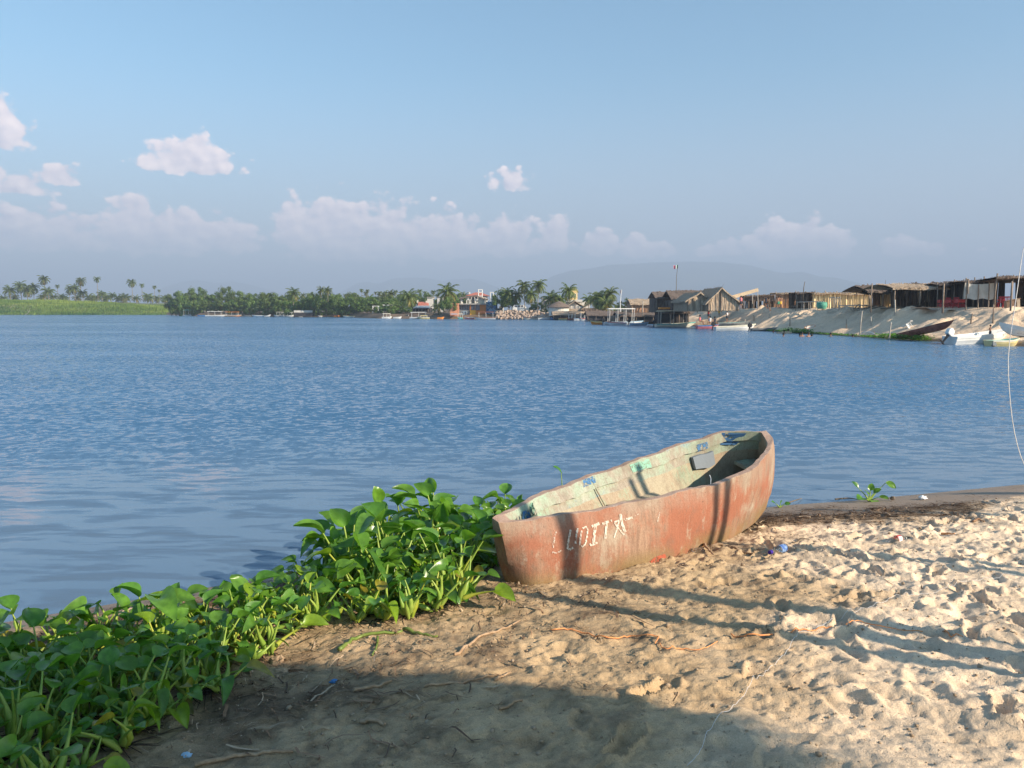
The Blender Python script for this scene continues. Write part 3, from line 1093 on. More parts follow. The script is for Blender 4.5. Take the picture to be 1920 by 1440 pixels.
me = bpy.data.meshes.new('hull')
bm.to_mesh(me)
bm.free()


def paint_mat(name, layers, base, ps=1.0, bs=0.5, grain=True, dirt=None):
    """old paint in worn layers over wood"""
    mm, T = new_mat(name)
    co = obj_co(T)
    gr = T.noise(T.vm('MULTIPLY', co, (14, 14, 2.2)), 2.2, 5, 0.7)
    c = T.mix(T.smooth(gr, 0.3, 0.7), base[0], base[1])
    for k, (colr, sc, lo, hi, amt, zr) in enumerate(layers):
        n1 = T.noise(T.vm('ADD', T.vm('MULTIPLY', co, (1, 1, .8)), (k * 3.7, k * 1.9, k)), sc, 7, 0.68)
        n1 = T.m('ADD', T.m('MULTIPLY', n1, .8), T.m('MULTIPLY', gr, .2))
        f = T.smooth(n1, lo, hi)
        if zr:
            z_ = T.n('ShaderNodeSeparateXYZ', inp={0: co}).outputs[2]
            f = T.m('MULTIPLY', f, T.smooth(z_, zr[0], zr[1]))
        c = T.mix(T.m('MULTIPLY', f, amt), c, colr)
    fine = T.noise(co, 75, 4, 0.7)
    c = T.mix(1.0, c, T.ramp(fine, [(0.3, (0.80, 0.78, 0.76)), (0.7, (1.13, 1.13, 1.13))]), 'MULTIPLY')
    scr = T.noise(T.vm('MULTIPLY', co, (30, 30, 3.5)), 3.0, 3, 0.6)
    scr = T.m('MULTIPLY', T.smooth(scr, .62, .68), T.smooth(T.noise(co, 3.0, 3), .45, .6))
    c = T.mix(T.m('MULTIPLY', scr, .7), c, (0.16, 0.10, 0.07))
    stn = T.smooth(T.noise(T.vm('ADD', co, (9, 4, 2)), 1.9, 5, .65), .54, .68)
    c = T.mix(T.m('MULTIPLY', stn, .45), c, (0.17, 0.12, 0.09))
    pit = T.smooth(T.noise(co, 55, 3, 0.6), 0.66, 0.72)
    c = T.mix(T.m('MULTIPLY', pit, 0.6), c, (0.12, 0.07, 0.045))
    hg = T.m('ADD', T.m('MULTIPLY', gr, 0.9), T.m('SUBTRACT', T.m('MULTIPLY', fine, .5), T.m('MULTIPLY', pit, .5)))
    surf(T, c, 0.78, hg, 0.007, 0.6, 0.3)
    return mm


m_out = paint_mat('worn_red_paint', [
    ((0.320, 0.113, 0.065), 1.5, .42, .55, .85, None),
    ((0.368, 0.302, 0.232), 2.1, .50, .60, .85, None),
    ((0.304, 0.076, 0.039), 3.3, .58, .65, .7, None),
    ((0.416, 0.361, 0.292), 5.0, .56, .66, .7, None),
    ((0.336, 0.269, 0.211), 1.2, .36, .60, .9, (.34, .52)),
    ((0.240, 0.168, 0.077), 2.6, .38, .58, .85, (.18, .02)),
], ((0.240, 0.147, 0.103), (0.38, 0.25, 0.175)))
m_rim = paint_mat('worn_green_white_paint', [
    ((0.32, 0.42, 0.32), 3.0, .42, .60, .8, None),
    ((0.28, 0.48, 0.36), 2.2, .54, .66, .8, None),
    ((0.42, 0.42, 0.35), 5.0, .50, .66, .7, None),
    ((0.09, 0.20, 0.34), 1.6, .57, .66, .8, None),
], ((0.27, 0.235, 0.19), (0.36, 0.31, 0.25)))
m_in = paint_mat('worn_pale_inside', [
    ((0.40, 0.36, 0.265), 2.0, .40, .60, .8, None),
    ((0.25, 0.36, 0.26), 1.5, .50, .62, .8, (.12, .42)),
    ((0.20, 0.155, 0.12), 1.8, .46, .62, .75, (.22, .0)),
    ((0.22, 0.17, 0.13), 4.5, .58, .68, .6, None),
], ((0.31, 0.235, 0.165), (0.38, 0.30, 0.22)))
m_top = paint_mat('bare_gunwale_wood', [
    ((0.46, 0.33, 0.26), 3.0, .42, .60, .8, None),
    ((0.55, 0.45, 0.38), 6.0, .55, .68, .7, None),
], ((0.34, 0.22, 0.17), (0.42, 0.29, 0.22)))
for mm in (m_out, m_rim, m_in, m_top):
    me.materials.append(mm)
canoe = thing('canoe', 'worn red wooden dugout canoe hauled up on the sand beside the hyacinths', 'canoe', ORG)
hull = bpy.data.objects.new('hull', me)
COL.objects.link(hull)
hull.parent = canoe
bv = hull.modifiers.new('edge', 'BEVEL')
bv.width = 0.014
bv.segments = 3
bv.limit_method = 'ANGLE'
bv.angle_limit = math.radians(38)
sb = hull.modifiers.new('soft', 'SUBSURF')
sb.levels = 1
sb.render_levels = 1

bvh = BVHTree.FromPolygons([Vector(v.co) + ORG for v in me.vertices], [tuple(p.vertices) for p in me.polygons])


def on_hull(px, py, lift=0.0035):
    o = Vector((0, 0, CAM_H))
    hit, nrm_, idx, dist = bvh.ray_cast(o, ray(px, py).normalized())
    if hit is None:
        return None
    if nrm_.dot(ray(px, py)) > 0:
        nrm_ = -nrm_
    return hit - ORG, nrm_


m_let, T = new_mat('chalky_white_paint')
co = obj_co(T)
fl_ = T.noise(T.vm('MULTIPLY', co, (1, 1, .45)), 75, 5, .75)
alp = T.m('MULTIPLY', T.smooth(fl_, .40, .50), .92)
p = surf(T, T.mix(T.smooth(fl_, .4, .6), (0.52, 0.44, 0.36), (0.68, 0.62, 0.53)), 0.8)
T.put(p.inputs['Alpha'], alp)
m_fade, T = new_mat('nearly_gone_white_paint')
co = obj_co(T)
p = surf(T, (0.60, 0.53, 0.46), 0.85)
T.put(p.inputs['Alpha'], T.m('MULTIPLY', T.smooth(T.noise(co, 110, 4, .7), .46, .56), .8))


def zpx(x, y):
    return 1020 + x / 8.727, 940 + y / 8.727


def strokes(name, sts, mat, width):
    mb = MB()
    for st in sts:
        w_ = width
        if isinstance(st, tuple):
            w_, st = st
        pts = []
        for a, b2 in zip(st, st[1:]):
            nst = max(2, int(math.hypot(b2[0] - a[0], b2[1] - a[1]) / 22))
            for k in range(nst):
                t = k / nst
                pts.append((a[0] + (b2[0] - a[0]) * t, a[1] + (b2[1] - a[1]) * t))
        pts.append(st[-1])
        rows = []
        for i, (x, y) in enumerate(pts):
            x0, y0 = pts[max(i - 1, 0)]
            x1, y1 = pts[min(i + 1, len(pts) - 1)]
            L_ = math.hypot(x1 - x0, y1 - y0) or 1
            nx, ny = -(y1 - y0) / L_, (x1 - x0) / L_
            row = []
            for sg in (-1, 0, 1):
                ww = w_ * (0.85 + 0.3 * RNG.random())
                r_ = on_hull(*zpx(x + nx * ww * sg, y + ny * ww * sg))
                if r_ is None:
                    row = None
                    break
                row.append(r_[0] + r_[1] * 0.005)
            if row:
                rows.append(row)
        if len(rows) > 1:
            mb.grid(rows)
    return mb.build(name, mat, canoe)


strokes('lettering', [
    [(428, 465), (405, 590), (385, 700), (380, 765), (425, 790), (470, 750)],
    [(543, 440), (522, 560), (508, 690)],
    (14, [(612, 480), (590, 600), (578, 710), (625, 740), (670, 700), (702, 560), (708, 450), (680, 415), (625, 440)]),
    (22, [(775, 410), (840, 385), (898, 362)]), (22, [(838, 395), (815, 540), (805, 690)]), (14, [(745, 690), (760, 722), (815, 700), (868, 672)]),
    (22, [(950, 372), (1010, 345), (1050, 328)]), (12, [(1090, 300), (1100, 330)]), (18, [(1020, 350), (1008, 480), (1000, 612)]),
    (12, [(1250, 205), (1225, 310), (1190, 440), (1140, 595)]), (22, [(1245, 215), (1262, 330), (1300, 450), (1325, 500)]),
    (14, [(1150, 345), (1200, 430), (1250, 490), (1310, 548)]), (14, [(1145, 340), (1230, 312), (1300, 300)]), (18, [(1300, 305), (1370, 285), (1440, 262)]),
    (8, [(1478, 240), (1490, 235)]), (8, [(1520, 222), (1548, 200)]),
], m_let, 16)
for fst in [
    (14, [(200, 490), (165, 560), (165, 640), (150, 680)]), (12, [(140, 690), (150, 760)]), (12, [(130, 830), (200, 845), (290, 800)]),
    (10, [(1890, 180), (1870, 260), (1850, 330)]), (8, [(1330, 520), (1345, 590)]),
]:
    strokes('faded_letter', [fst], m_fade, 12)

# bright worn patches
def patch(name, poly, mat, lift=.004):
    mb = MB()
    cx_ = sum(p_[0] for p_ in poly) / len(poly)
    cy_ = sum(p_[1] for p_ in poly) / len(poly)
    rings = []
    for f_ in (0.02, .35, .7, 1.0):
        row = []
        for (x, y) in poly + [poly[0]]:
            r_ = on_hull(cx_ + (x - cx_) * f_, cy_ + (y - cy_) * f_)
            if r_ is None:
                return None
            row.append(r_[0] + r_[1] * lift)
        rings.append(row)
    mb.grid(rings)
    return mb.build(name, mat, canoe)


def flaky(name, col_, lo=.40, hi=.5, sc=30):
    mm, T = new_mat(name)
    co = obj_co(T)
    fl = T.noise(co, sc, 5, .7)
    p = surf(T, col_, 0.75, fl, .004, .4)
    T.put(p.inputs['Alpha'], T.smooth(fl, lo, hi))
    return mm


m_b = flaky('flaking_blue_paint', (0.06, 0.17, 0.34), .44, .52)
m_g = flaky('flaking_mint_paint', (0.24, 0.44, 0.33), .40, .52)
m_r = flaky('flaking_red_paint', (0.40, 0.10, 0.055), .42, .48)
patch('blue_paint_patch', [(979, 960), (984, 957), (990, 958), (997, 970), (990, 975), (980, 975)], m_b)
patch('mint_paint_patch', [(991, 945), (998, 942), (1008, 968), (999, 973), (994, 962)], m_g)
patch('red_paint_patch', [(1228, 1044), (1246, 1038), (1249, 1044), (1240, 1051), (1222, 1056), (1216, 1054)], m_r)
patch('blue_paint_patch', [(1092, 900), (1114, 892), (1117, 905), (1094, 914)], m_b)
patch('mint_paint_patch', [(1180, 872), (1216, 860), (1222, 876), (1186, 886)], m_g)
patch('blue_paint_patch', [(1304, 834), (1326, 828), (1328, 840), (1306, 848)], m_b)
patch('blue_paint_patch', [(1348, 812), (1400, 812), (1380, 834), (1350, 834)], flaky('flaking_dark_blue_paint', (0.04, 0.12, 0.26), .40, .46, 14))


def frame_at(u):
    j = min(int(u * (NS - 1)), NS - 2)
    fr = u * (NS - 1) - j
    return [a[j].lerp(a[j + 1], fr) - ORG for a in (gn_, cn_, cf_, gf_)]


# step across the floor amidships, the little seat block under the far gunwale, ribs and the bow locker
mb = MB()
for (u0, u1, zz) in ((0.37, 0.56, .31),):
    rows_t = []
    for u in np.linspace(u0, u1, 7):
        A_, B_, C_, D_ = frame_at(u)
        L_ = A_.z - B_.z
        f_ = zz / L_
        a2 = B_.lerp(A_, f_) + side * .055
        d2 = C_.lerp(D_, f_) - side * .045
        rows_t.append([a2.lerp(d2, k / 6) + Vector((0, 0, .006 * math.sin(u * 90 + k))) for k in range(7)])
    mb.grid(rows_t)
    for r_ in (rows_t[0], rows_t[-1]):
        mb.grid([r_, [p_ - Vector((0, 0, zz - .05)) for p_ in r_]])
mb.build('floor_step', m_in, canoe, True)
mb = MB()
for (u0, u1) in ((0.905, 0.985),):
    rows_t = []
    for u in np.linspace(u0, u1, 7):
        A_, B_, C_, D_ = frame_at(u)
        a2 = A_.lerp(B_, .42) + side * .03
        d2 = D_.lerp(C_, .42) - side * .03
        rows_t.append([a2.lerp(d2, k / 4) for k in range(5)])
    mb.grid(rows_t)
    mb.grid([rows_t[0], [p_ - Vector((0, 0, .035)) for p_ in rows_t[0]]])
mb.build('bow_shelf', m_rim, canoe, False)
mb = MB()
us = np.linspace(0.765, 0.835, 6)
rows_a, rows_b, rows_c, rows_d = [], [], [], []
for k, u in enumerate(us):
    A_, B_, C_, D_ = frame_at(u)
    ins = D_ - side * (.045)
    top = ins.lerp(C_, .20)
    bot = ins.lerp(C_, .40 - .03 * abs(k - 3) / 3)
    thk = side * -.032
    rows_a.append([top, top + thk, bot + thk, bot, top])
mb.grid(rows_a)
mb.add(rows_a[0][:4], [(0, 1, 2, 3)])
mb.add(rows_a[-1][:4], [(3, 2, 1, 0)])
mb.build('seat_bracket', flaky('blue_grey_board', (0.19, 0.22, 0.255), .1, .2), canoe)
for u in (0.36,):
    mb = MB()
    A_, B_, C_, D_ = frame_at(u)
    rib = [(D_ - side * .055).lerp(C_ - side * .03 + Vector((0, 0, .06)), t) for t in np.linspace(.12, 1.0, 8)]
    mb.tube(rib, [.007] * 8, 6)
    mb.build('rib', m_in, canoe, True)
# iron pins on the gunwale
mb = MB()
A_, B_, C_, D_ = frame_at(0.62)
pp = A_ + side * .12 + Vector((0, 0, .02))
mb.tube([pp - Vector((0, 0, .12)), pp, pp + Vector((-.012, 0, .03))], .004, 5)
mb.build('iron_pin', M['cord'], canoe)

# ------------------------------------------------------------------ water hyacinths
def leaf_blade(mb, base, out, up, size, cup, curl, tint, rng, twist=0.0):
    """blade as a cupped, slightly folded sheet with a pointed tip"""
    out = out.normalized()
    side_ = out.cross(up).normalized()
    R = Matrix.Rotation(twist, 3, out)
    side_ = R @ side_
    nup = side_.cross(out).normalized()
    L_, Wd = size, size * rng.uniform(.78, .98)
    NT_, NW = 8, 7
    rows = []
    ph = rng.uniform(0, 6)
    for i in range(NT_ + 1):
        t = i / NT_
        hw = Wd / 2 * (math.sin(math.pi * min(t * 0.97 + 0.02, 1) ** 0.78) ** 0.62)
        if i == NT_:
            hw = 0.002
        if t > .8:
            hw *= 1 - (t - .8) * 1.0
        row = []
        for j in range(NW):
            s_ = j / (NW - 1) * 2 - 1
            zz = cup * (s_ * s_) * hw * 1.1 + curl * (t ** 2) * L_ * -1 + 0.035 * size * math.sin(ph + t * 5 + s_ * 2.3)
            row.append(base + out * (t * L_) + side_ * (s_ * hw) + nup * zz)
        rows.append(row)
    v = rng.uniform(.85, 1.15)
    cc = (tint[0] * v, tint[1] * v, tint[2] * v)
    mb.grid(rows, cc)


def hyacinth(seed, nleaf, hmin, hmax, lsize, spread=1.0, low=0.25):
    rng = random.Random(seed)
    fl, st, rt = MB(), MB(), MB()
    for k in range(nleaf):
        a = 2 * math.pi * k / nleaf + rng.uniform(-.5, .5)
        h = rng.uniform(hmin, hmax)
        r_ = rng.uniform(.04, .16) * spread
        if rng.random() < low:
            h *= .5
            r_ += .10
        d = Vector((math.cos(a), math.sin(a), 0))
        p0 = Vector((rng.uniform(-.02, .02), rng.uniform(-.02, .02), 0.0)) + d * .015
        bend = Vector((-d.y, d.x, 0)) * rng.uniform(-.05, .05)
        pts = []
        for i in range(8):
            t = i / 7
            pts.append(p0 + d * (r_ * (t ** 1.3)) + bend * math.sin(math.pi * t) + Vector((0, 0, h * (t ** .92))))
        bul = rng.uniform(.006, .016)
        rad = [.0075 + bul * math.exp(-((i / 7 - .28) / .2) ** 2) if i < 6 else .0045 for i in range(8)]
        rad[6], rad[7] = .0050, .0042
        tint = (1, 1, 1)
        q = rng.random()
        if q < .07:
            tint = (2.4, .95, .9)
        elif q < .13:
            tint = (1.7, 1.25, .7)
        elif q < .17:
            tint = (1.0, .42, .7)
        elif q < .42:
            tint = (.72, .85, .9)
        st.tube(pts, rad, 6, (1, 1, 1) if q > .12 else (1.2, 1.0, .7), False)
        tip = pts[-1]
        dir_ = (pts[-1] - pts[-2]).normalized()
        up_amt = rng.uniform(-.2, 1.0)
        out = (dir_ * up_amt + d * rng.uniform(.35, 1.0) + Vector((rng.uniform(-.4, .4), rng.uniform(-.4, .4), 0))).normalized()
        upv = (Vector((0, 0, 1)) - d * .8).normalized()
        leaf_blade(fl, tip - out * .004, out, upv, lsize * rng.uniform(.7, 1.2), rng.uniform(.1, .95), rng.uniform(-.1, .75) if rng.random() < .7 else rng.uniform(.7, 1.2), tint, rng, rng.uniform(-.5, .5))
    for k in range(14):
        a = rng.uniform(0, 6.28)
        l_ = rng.uniform(.06, .18)
        rt.tube([Vector((0, 0, .01)), Vector((math.cos(a) * l_ * .5, math.sin(a) * l_ * .5, .015)), Vector((math.cos(a + .4) * l_, math.sin(a + .4) * l_, -.02))], [.004, .003, .001], 4)
    return fl, st, rt


HY = 'water hyacinths crowded along the edge of the water'
protos = []
for k in range(9):
    nl = [7, 6, 8, 5, 7, 8, 6, 6, 8][k]
    hm = [(.16, .32), (.20, .38), (.12, .26), (.22, .42), (.10, .20), (.15, .30), (.25, .45), (.08, .16), (.14, .28)][k]
    ls = [.12, .135, .105, .15, .105, .12, .14, .095, .125][k]
    fl, st, rt = hyacinth(300 + k, nl, hm[0], hm[1], ls)
    root = thing('water_hyacinth', 'leafy glossy green water hyacinth in the bank of plants at the water edge left of the canoe', 'plant', (0, 0, -50), 0, HY)
    fl.build('foliage', M['leaf'], root, True)
    st.build('stem', M['stem'], root, True)
    rt.build('root', M['root'], root, True)
    protos.append([root, False, hm[1]])


def place_hy(k, x, y, z, rz, sc, label=None, group=HY):
    pr = protos[k]
    if not pr[1]:
        pr[1] = True
        r = pr[0]
        r.location = (x, y, z)
        r.rotation_euler = (0, 0, rz)
        r.scale = (sc,) * 3
        if label:
            r['label'] = label
        return r
    return dup(pr[0], (x, y, z), rz, sc, label, group)


UP = [(-260, 1340), (-60, 1300), (0, 1290), (150, 1265), (300, 1235), (450, 1205), (520, 1170), (600, 1120), (660, 1060), (720, 1035), (800, 1010), (880, 985), (960, 968), (1000, 962)]
LO = [(-260, 1680), (0, 1640), (200, 1500), (300, 1425), (400, 1350), (470, 1290), (520, 1235), (560, 1200), (700, 1190), (800, 1182), (870, 1165), (905, 1110), (930, 1060), (960, 990), (1000, 970)]
upw = [ground(a, b2, .12) for a, b2 in UP]
low_ = [ground(a, b2, .22) for a, b2 in LO]
pts_h = []
rng = random.Random(12)
tries = 0
while tries < 40000 and len(pts_h) < 275:
    tries += 1
    px = rng.uniform(-600, 985)
    lo = np.interp(px, [p_[0] for p_ in UP], [p_[1] for p_ in UP])
    hi = np.interp(px, [p_[0] for p_ in LO], [p_[1] for p_ in LO])
    if hi <= lo:
        continue
    py = rng.uniform(lo, hi)
    p_ = ground(px, py, .12 + .2 * (py - lo) / (hi - lo))
    # keep clear of the canoe
    rel = p_ - (gn_[0] + gf_[0]) / 2
    al = Vector((rel.x, rel.y, 0)).dot(axis)
    ac = Vector((rel.x, rel.y, 0)).dot(side)
    if al > -.20 and -.8 < ac < .30 + .20 * max(al, 0):
        continue
    if any((p_.x - q_[0]) ** 2 + (p_.y - q_[1]) ** 2 < .135 ** 2 for q_ in pts_h):
        continue
    pts_h.append((p_.x, p_.y, px, py, (py - lo) / (hi - lo)))
for (x, y, px, py, f_) in pts_h:
    edge_low = f_ > .8
    k = rng.choice([4, 7, 2, 8] if edge_low else ([0, 1, 2, 3, 5, 6, 8, 0, 1, 5] if px > 560 else [0, 1, 2, 5, 8, 0, 5, 2, 4, 3]))
    z = max(sand_z(x, y), 0.0) + .01
    sc = rng.uniform(.68, 1.15) * (1.22 if 640 < px < 860 and f_ < .7 else 1.0 if px > 560 else .92)
    lab = 'glossy green water hyacinth in the high part of the plant bank near the canoe'
    g_ = HY
    if px < 330 and py > 1300:
        lab = 'dark green water hyacinth in the shade near the lower corner of the beach'
    elif px > 880:
        lab = 'water hyacinth standing in the shade behind the blunt end of the canoe'
    elif px < 480:
        lab = 'sunlit water hyacinth at the water edge in the low part of the plant bank'
    if lab[:2] in ('da', 'wa', 'su'):
        g_ = {'d': 'shaded water hyacinths low on the beach', 'w': 'water hyacinths behind the canoe', 's': 'sunlit water hyacinths in the low part of the bank'}[lab[0]]
    r = place_hy(k, x, y, z, rng.uniform(0, 6.28), sc, lab, g_)
    r['group'] = g_
    r.rotation_euler = (rng.uniform(-.12, .12), rng.uniform(-.12, .12), r.rotation_euler[2])


def single_plant(leaves, name, label, loc, seed, cat='plant'):
    """leaves: list of (dx, dy, h, size, out vector, tint)"""
    rg_ = random.Random(seed)
    fl, st = MB(), MB()
    for (dx, dy, h, size, out, tint) in leaves:
        e = Vector((dx, dy, h))
        pts = [Vector((0, 0, 0)), e * .35 + Vector((0, 0, h * .08)), e * .7 + Vector((0, 0, h * .05)), e]
        pp = resample(pts, 8)
        st.tube(pp, [.008, .010, .009, .007, .006, .005, .0045, .004], 6, (1, 1, 1), False)
        o = Vector(out).normalized()
        leaf_blade(fl, e, o, Vector((-.5 * o.x, -.5 * o.y - .5, 1)).normalized(), size, .3, .12, tint, rg_)
    r = thing(name, label, cat, loc)
    fl.build('foliage', M['leaf'], r, True)
    st.build('stem', M['stem'], r, True)
    return r


g1 = (1.0, 1.0, 1.0)
p_ = ground(742, 1062, .1)
single_plant([(-.14, 0, .60, .165, (-.15, -.2, 1), (1.15, 1.1, .9)), (.03, .05, .38, .13, (.5, .2, .3), g1), (-.05, -.08, .30, .13, (-.9, -.2, -.3), (.7, .8, .9))], 'water_hyacinth', 'tall hyacinth lifting one broad leaf on a long stalk above the others', (p_.x, p_.y, .08), 51)
p_ = ground(828, 1070, .15)
single_plant([(0, -.02, .44, .17, (.1, -.1, 1), (.7, .85, .9)), (.08, -.14, .30, .17, (.3, -.5, .75), (1.2, 1.1, .9)), (.10, -.20, .18, .15, (.3, -.9, .2), (1.25, 1.15, .9)), (-.12, .05, .36, .12, (-.4, .2, .9), g1)], 'water_hyacinth', 'hyacinth with a pointed upright leaf and two broad shiny ones nearest the canoe', (p_.x, p_.y, .14), 52)
p_ = ground(700, 1105, .15)
single_plant([(-.28, 0, .36, .15, (-.9, -.3, -.55), (.55, .65, .7)), (-.16, -.02, .38, .11, (.35, -.6, -.5), (.7, .8, .8)), (-.28, -.1, .20, .10, (-.9, -.1, .15), (.5, .6, .8))], 'water_hyacinth', 'hyacinth with two drooping leaves reaching out over the water', (p_.x, p_.y, .10), 53)
p_ = ground(440, 1235, .15)
single_plant([(-.05, .05, .42, .125, (-.05, -.25, 1), (.65, .85, .9)), (.06, .08, .46, .13, (-.7, -.1, .7), g1)], 'water_hyacinth', 'hyacinth with two thin stalks standing clear against the water', (p_.x, p_.y, .12), 54)
p_ = ground(245, 1255, .15)
single_plant([(-.05, .1, .40, .15, (-.3, -.3, .7), (1.05, 1.1, .9)), (.10, .1, .42, .14, (.5, -.4, .5), g1), (.22, .12, .44, .13, (.25, .3, 1), (.8, .9, .9)), (-.26, .05, .34, .16, (-.3, -.4, .5), (1.1, 1.1, .9)), (.4, .05, .36, .15, (.1, -.5, .8), (1.05, 1.05, .9))], 'water_hyacinth', 'hyacinth holding several broad pale leaves over the water at the low end of the bank', (p_.x, p_.y, .10), 55)
p_ = ground(238, 1405, .3)
single_plant([(0, -.02, .16, .19, (.2, -.9, .35), (.75, .9, .9)), (-.1, 0, .10, .13, (-.8, -.4, .1), g1), (.14, 0, .05, .12, (1, -.4, 0), g1)], 'water_hyacinth', 'hyacinth with one big round shaded leaf low on the beach', (p_.x, p_.y, .27), 56)
p_ = ground(1630, 938, .06)
single_plant([(-.14, 0, .16, .12, (-.6, 0, .7), (.6, .8, .8)), (.22, .05, .22, .13, (.75, -.35, -.35), (1.15, 1.1, .9)), (-.10, -.05, .05, .13, (-.7, -.6, .1), (.75, .9, .9)), (.10, -.04, .06, .12, (.6, -.8, .1), (1.2, 1.1, .8)), (0, -.1, .03, .12, (-.2, -.9, -.05), (1.6, 1.5, .8)), (.02, .02, .13, .09, (.2, .1, 1), g1), (-.02, 0, .09, .09, (-.5, -.4, .6), g1), (.06, .02, .10, .10, (.7, -.2, .5), (1.2, 1.1, .9))], 'water_hyacinth', 'small lone hyacinth stranded at the water edge right of the canoe', (p_.x, p_.y, .05), 57)
p_ = ground(1462, 942, .1)
single_plant([(-.05, 0, .05, .07, (-.6, -.3, .4), (.6, .8, .9)), (.06, 0, .04, .07, (.8, -.2, .2), (.7, .9, .9)), (.01, 0, .05, .05, (.1, -.2, .5), g1)], 'hyacinth_seedling', 'tiny dark green plant by the raised end of the canoe', (p_.x, p_.y, max(sand_z(p_.x, p_.y), .02)), 58)
p_ = ground(1040, 940, .1)
single_plant([(-.02, .02, .36, .15, (-.6, -.45, .65), (.6, .8, .8))], 'water_hyacinth', 'single hyacinth leaf standing up behind the far gunwale of the canoe', (p_.x + .12, p_.y + .35, .02), 59)

# fallen yellow-green stalks on the sand
def lying(name, label, cat, pxs, rad, mat, zoff=0.01, n=14, col=None, group=None):
    pts = []
    for (a, b2) in pxs:
        q = ground(a, b2, .33)
        for _ in range(3):
            q = ground(a, b2, sand_z(q.x, q.y))
        pts.append(q)
    pts = resample(pts, n)
    pts = [Vector((q.x, q.y, max(sand_z(q.x, q.y), q.z - .01) + zoff)) for q in pts]
    base = pts[0].copy()
    mb = MB()
    r_ = [rad * (1 - .45 * (i / (n - 1))) for i in range(n)] if rad > .004 else [rad] * n
    mb.tube([q - base for q in pts], r_, 6, col or (1, 1, 1))
    o = mb.build(name, mat, None, True, base)
    tag(o, label, cat, group)
    return o


lying('fallen_stalk', 'thick bright green stalk lying on the sand under the plants, pointing down at the beach', 'stalk', [(636, 1222), (670, 1200), (712, 1190), (755, 1186)], .014, M['stem'], .012, col=(.62, .6, .7))
lying('fallen_stalk', 'short green stalk with a dark joint lying right of the longer one', 'stalk', [(757, 1184), (790, 1190), (820, 1196)], .012, M['stem'], .012, col=(.62, .6, .7))
lying('fallen_stalk', 'thin dark green stem curling down onto the sand below the plants', 'stalk', [(708, 1196), (706, 1215), (698, 1232)], .008, M['stem'], .01, col=(.5, .55, .6))
lying('driftwood_stick', 'pale reed stick lying where the sun meets the shade left of the canoe', 'stick', [(663, 1302), (700, 1290), (735, 1279)], .011, M['stick'])
lying('driftwood_stick', 'pale split reed lying on brown sand below the canoe end', 'stick', [(852, 1230), (880, 1214), (902, 1196), (930, 1186), (975, 1166)], .010, M['stick'])
lying('driftwood_stick', 'thin dry reed running along the edge of the shade', 'stick', [(795, 1290), (830, 1284), (870, 1282), (905, 1274), (940, 1270)], .008, M['stick'])
lying('driftwood_stick', 'short bent dry reed just right of the thin one at the shade edge', 'stick', [(928, 1278), (945, 1270), (957, 1263)], .009, M['stick'])
lying('driftwood_stick', 'stick lying alone in the shade in the middle of the lower sand', 'stick', [(935, 1332), (960, 1324), (980, 1318)], .009, M['stick'])
lying('driftwood_stick', 'grey stick lying deep in the shade nearest the camera', 'stick', [(365, 1440), (420, 1428), (480, 1420), (550, 1416)], .011, M['stick'])
lying('driftwood_stick', 'smooth grey stick in the dark litter of the shaded sand', 'stick', [(675, 1352), (700, 1354), (722, 1360)], .012, M['stick'])
lying('driftwood_stick', 'forked root end poking out from under the canoe keel', 'stick', [(1318, 1024), (1326, 1034), (1338, 1046)], .012, M['stick'], .03)
lying('driftwood_stick', 'long branch half buried along the shadow right of the keel', 'stick', [(1330, 1026), (1365, 1030), (1395, 1036), (1415, 1040)], .014, M['stick'])
lying('driftwood_stick', 'dark stick pointing out over the water behind the raised canoe end', 'stick', [(1478, 944), (1490, 940), (1503, 936)], .009, M['bark'], .02)
lying('driftwood_stick', 'dark driftwood branch lying left of the lone plant at the water', 'stick', [(1566, 936), (1590, 934), (1612, 937)], .011, M['bark'], .01)
lying('driftwood_stick', 'pale reed lying on the litter line beyond the bottle', 'stick', [(1655, 966), (1680, 968), (1705, 970)], .011, M['stick'])
lying('driftwood_stick', 'short cream stick near the base of the raised canoe end', 'stick', [(1497, 970), (1508, 970), (1519, 971)], .011, M['plywood'])
lying('driftwood_stick', 'thick cream stick close to the canoe bow on the sand', 'stick', [(1420, 994), (1428, 991), (1434, 988)], .014, M['plywood'])
lying('driftwood_stick', 'reddish twig curling on the sand above the blue bottle', 'stick', [(1485, 1020), (1500, 1015), (1520, 1016), (1535, 1022)], .006, M['bark'])
lying('driftwood_stick', 'orange splinter of wood in the middle of the sunlit beach', 'stick', [(1765, 1002), (1778, 1002), (1790, 1003)], .010, M['rope'])
lying('driftwood_stick', 'brown and white wood chip lying on the sand toward the water line', 'stick', [(1824, 980), (1836, 981), (1846, 978)], .012, M['woodbox'])
lying('rope', 'orange rope snaking over the sand below the canoe', 'rope', [(1032, 1187), (1040, 1182), (1065, 1184), (1100, 1191), (1140, 1198), (1180, 1196), (1215, 1190), (1235, 1197), (1228, 1210), (1250, 1218), (1280, 1222), (1310, 1223), (1332, 1214), (1345, 1206)], .0055, M['rope'], .012, 60)
lying('rope', 'length of orange rope in the middle of the sunlit beach', 'rope', [(1370, 1197), (1410, 1193), (1450, 1190), (1490, 1188), (1530, 1182), (1565, 1184), (1590, 1176), (1602, 1168), (1625, 1169), (1650, 1176), (1690, 1187), (1730, 1188)], .0055, M['rope'], .012, 60)
lying('rope', 'faint red rope end toward the right edge of the beach', 'rope', [(1770, 1192), (1790, 1194), (1805, 1196)], .005, M['rope'], .008, 12)
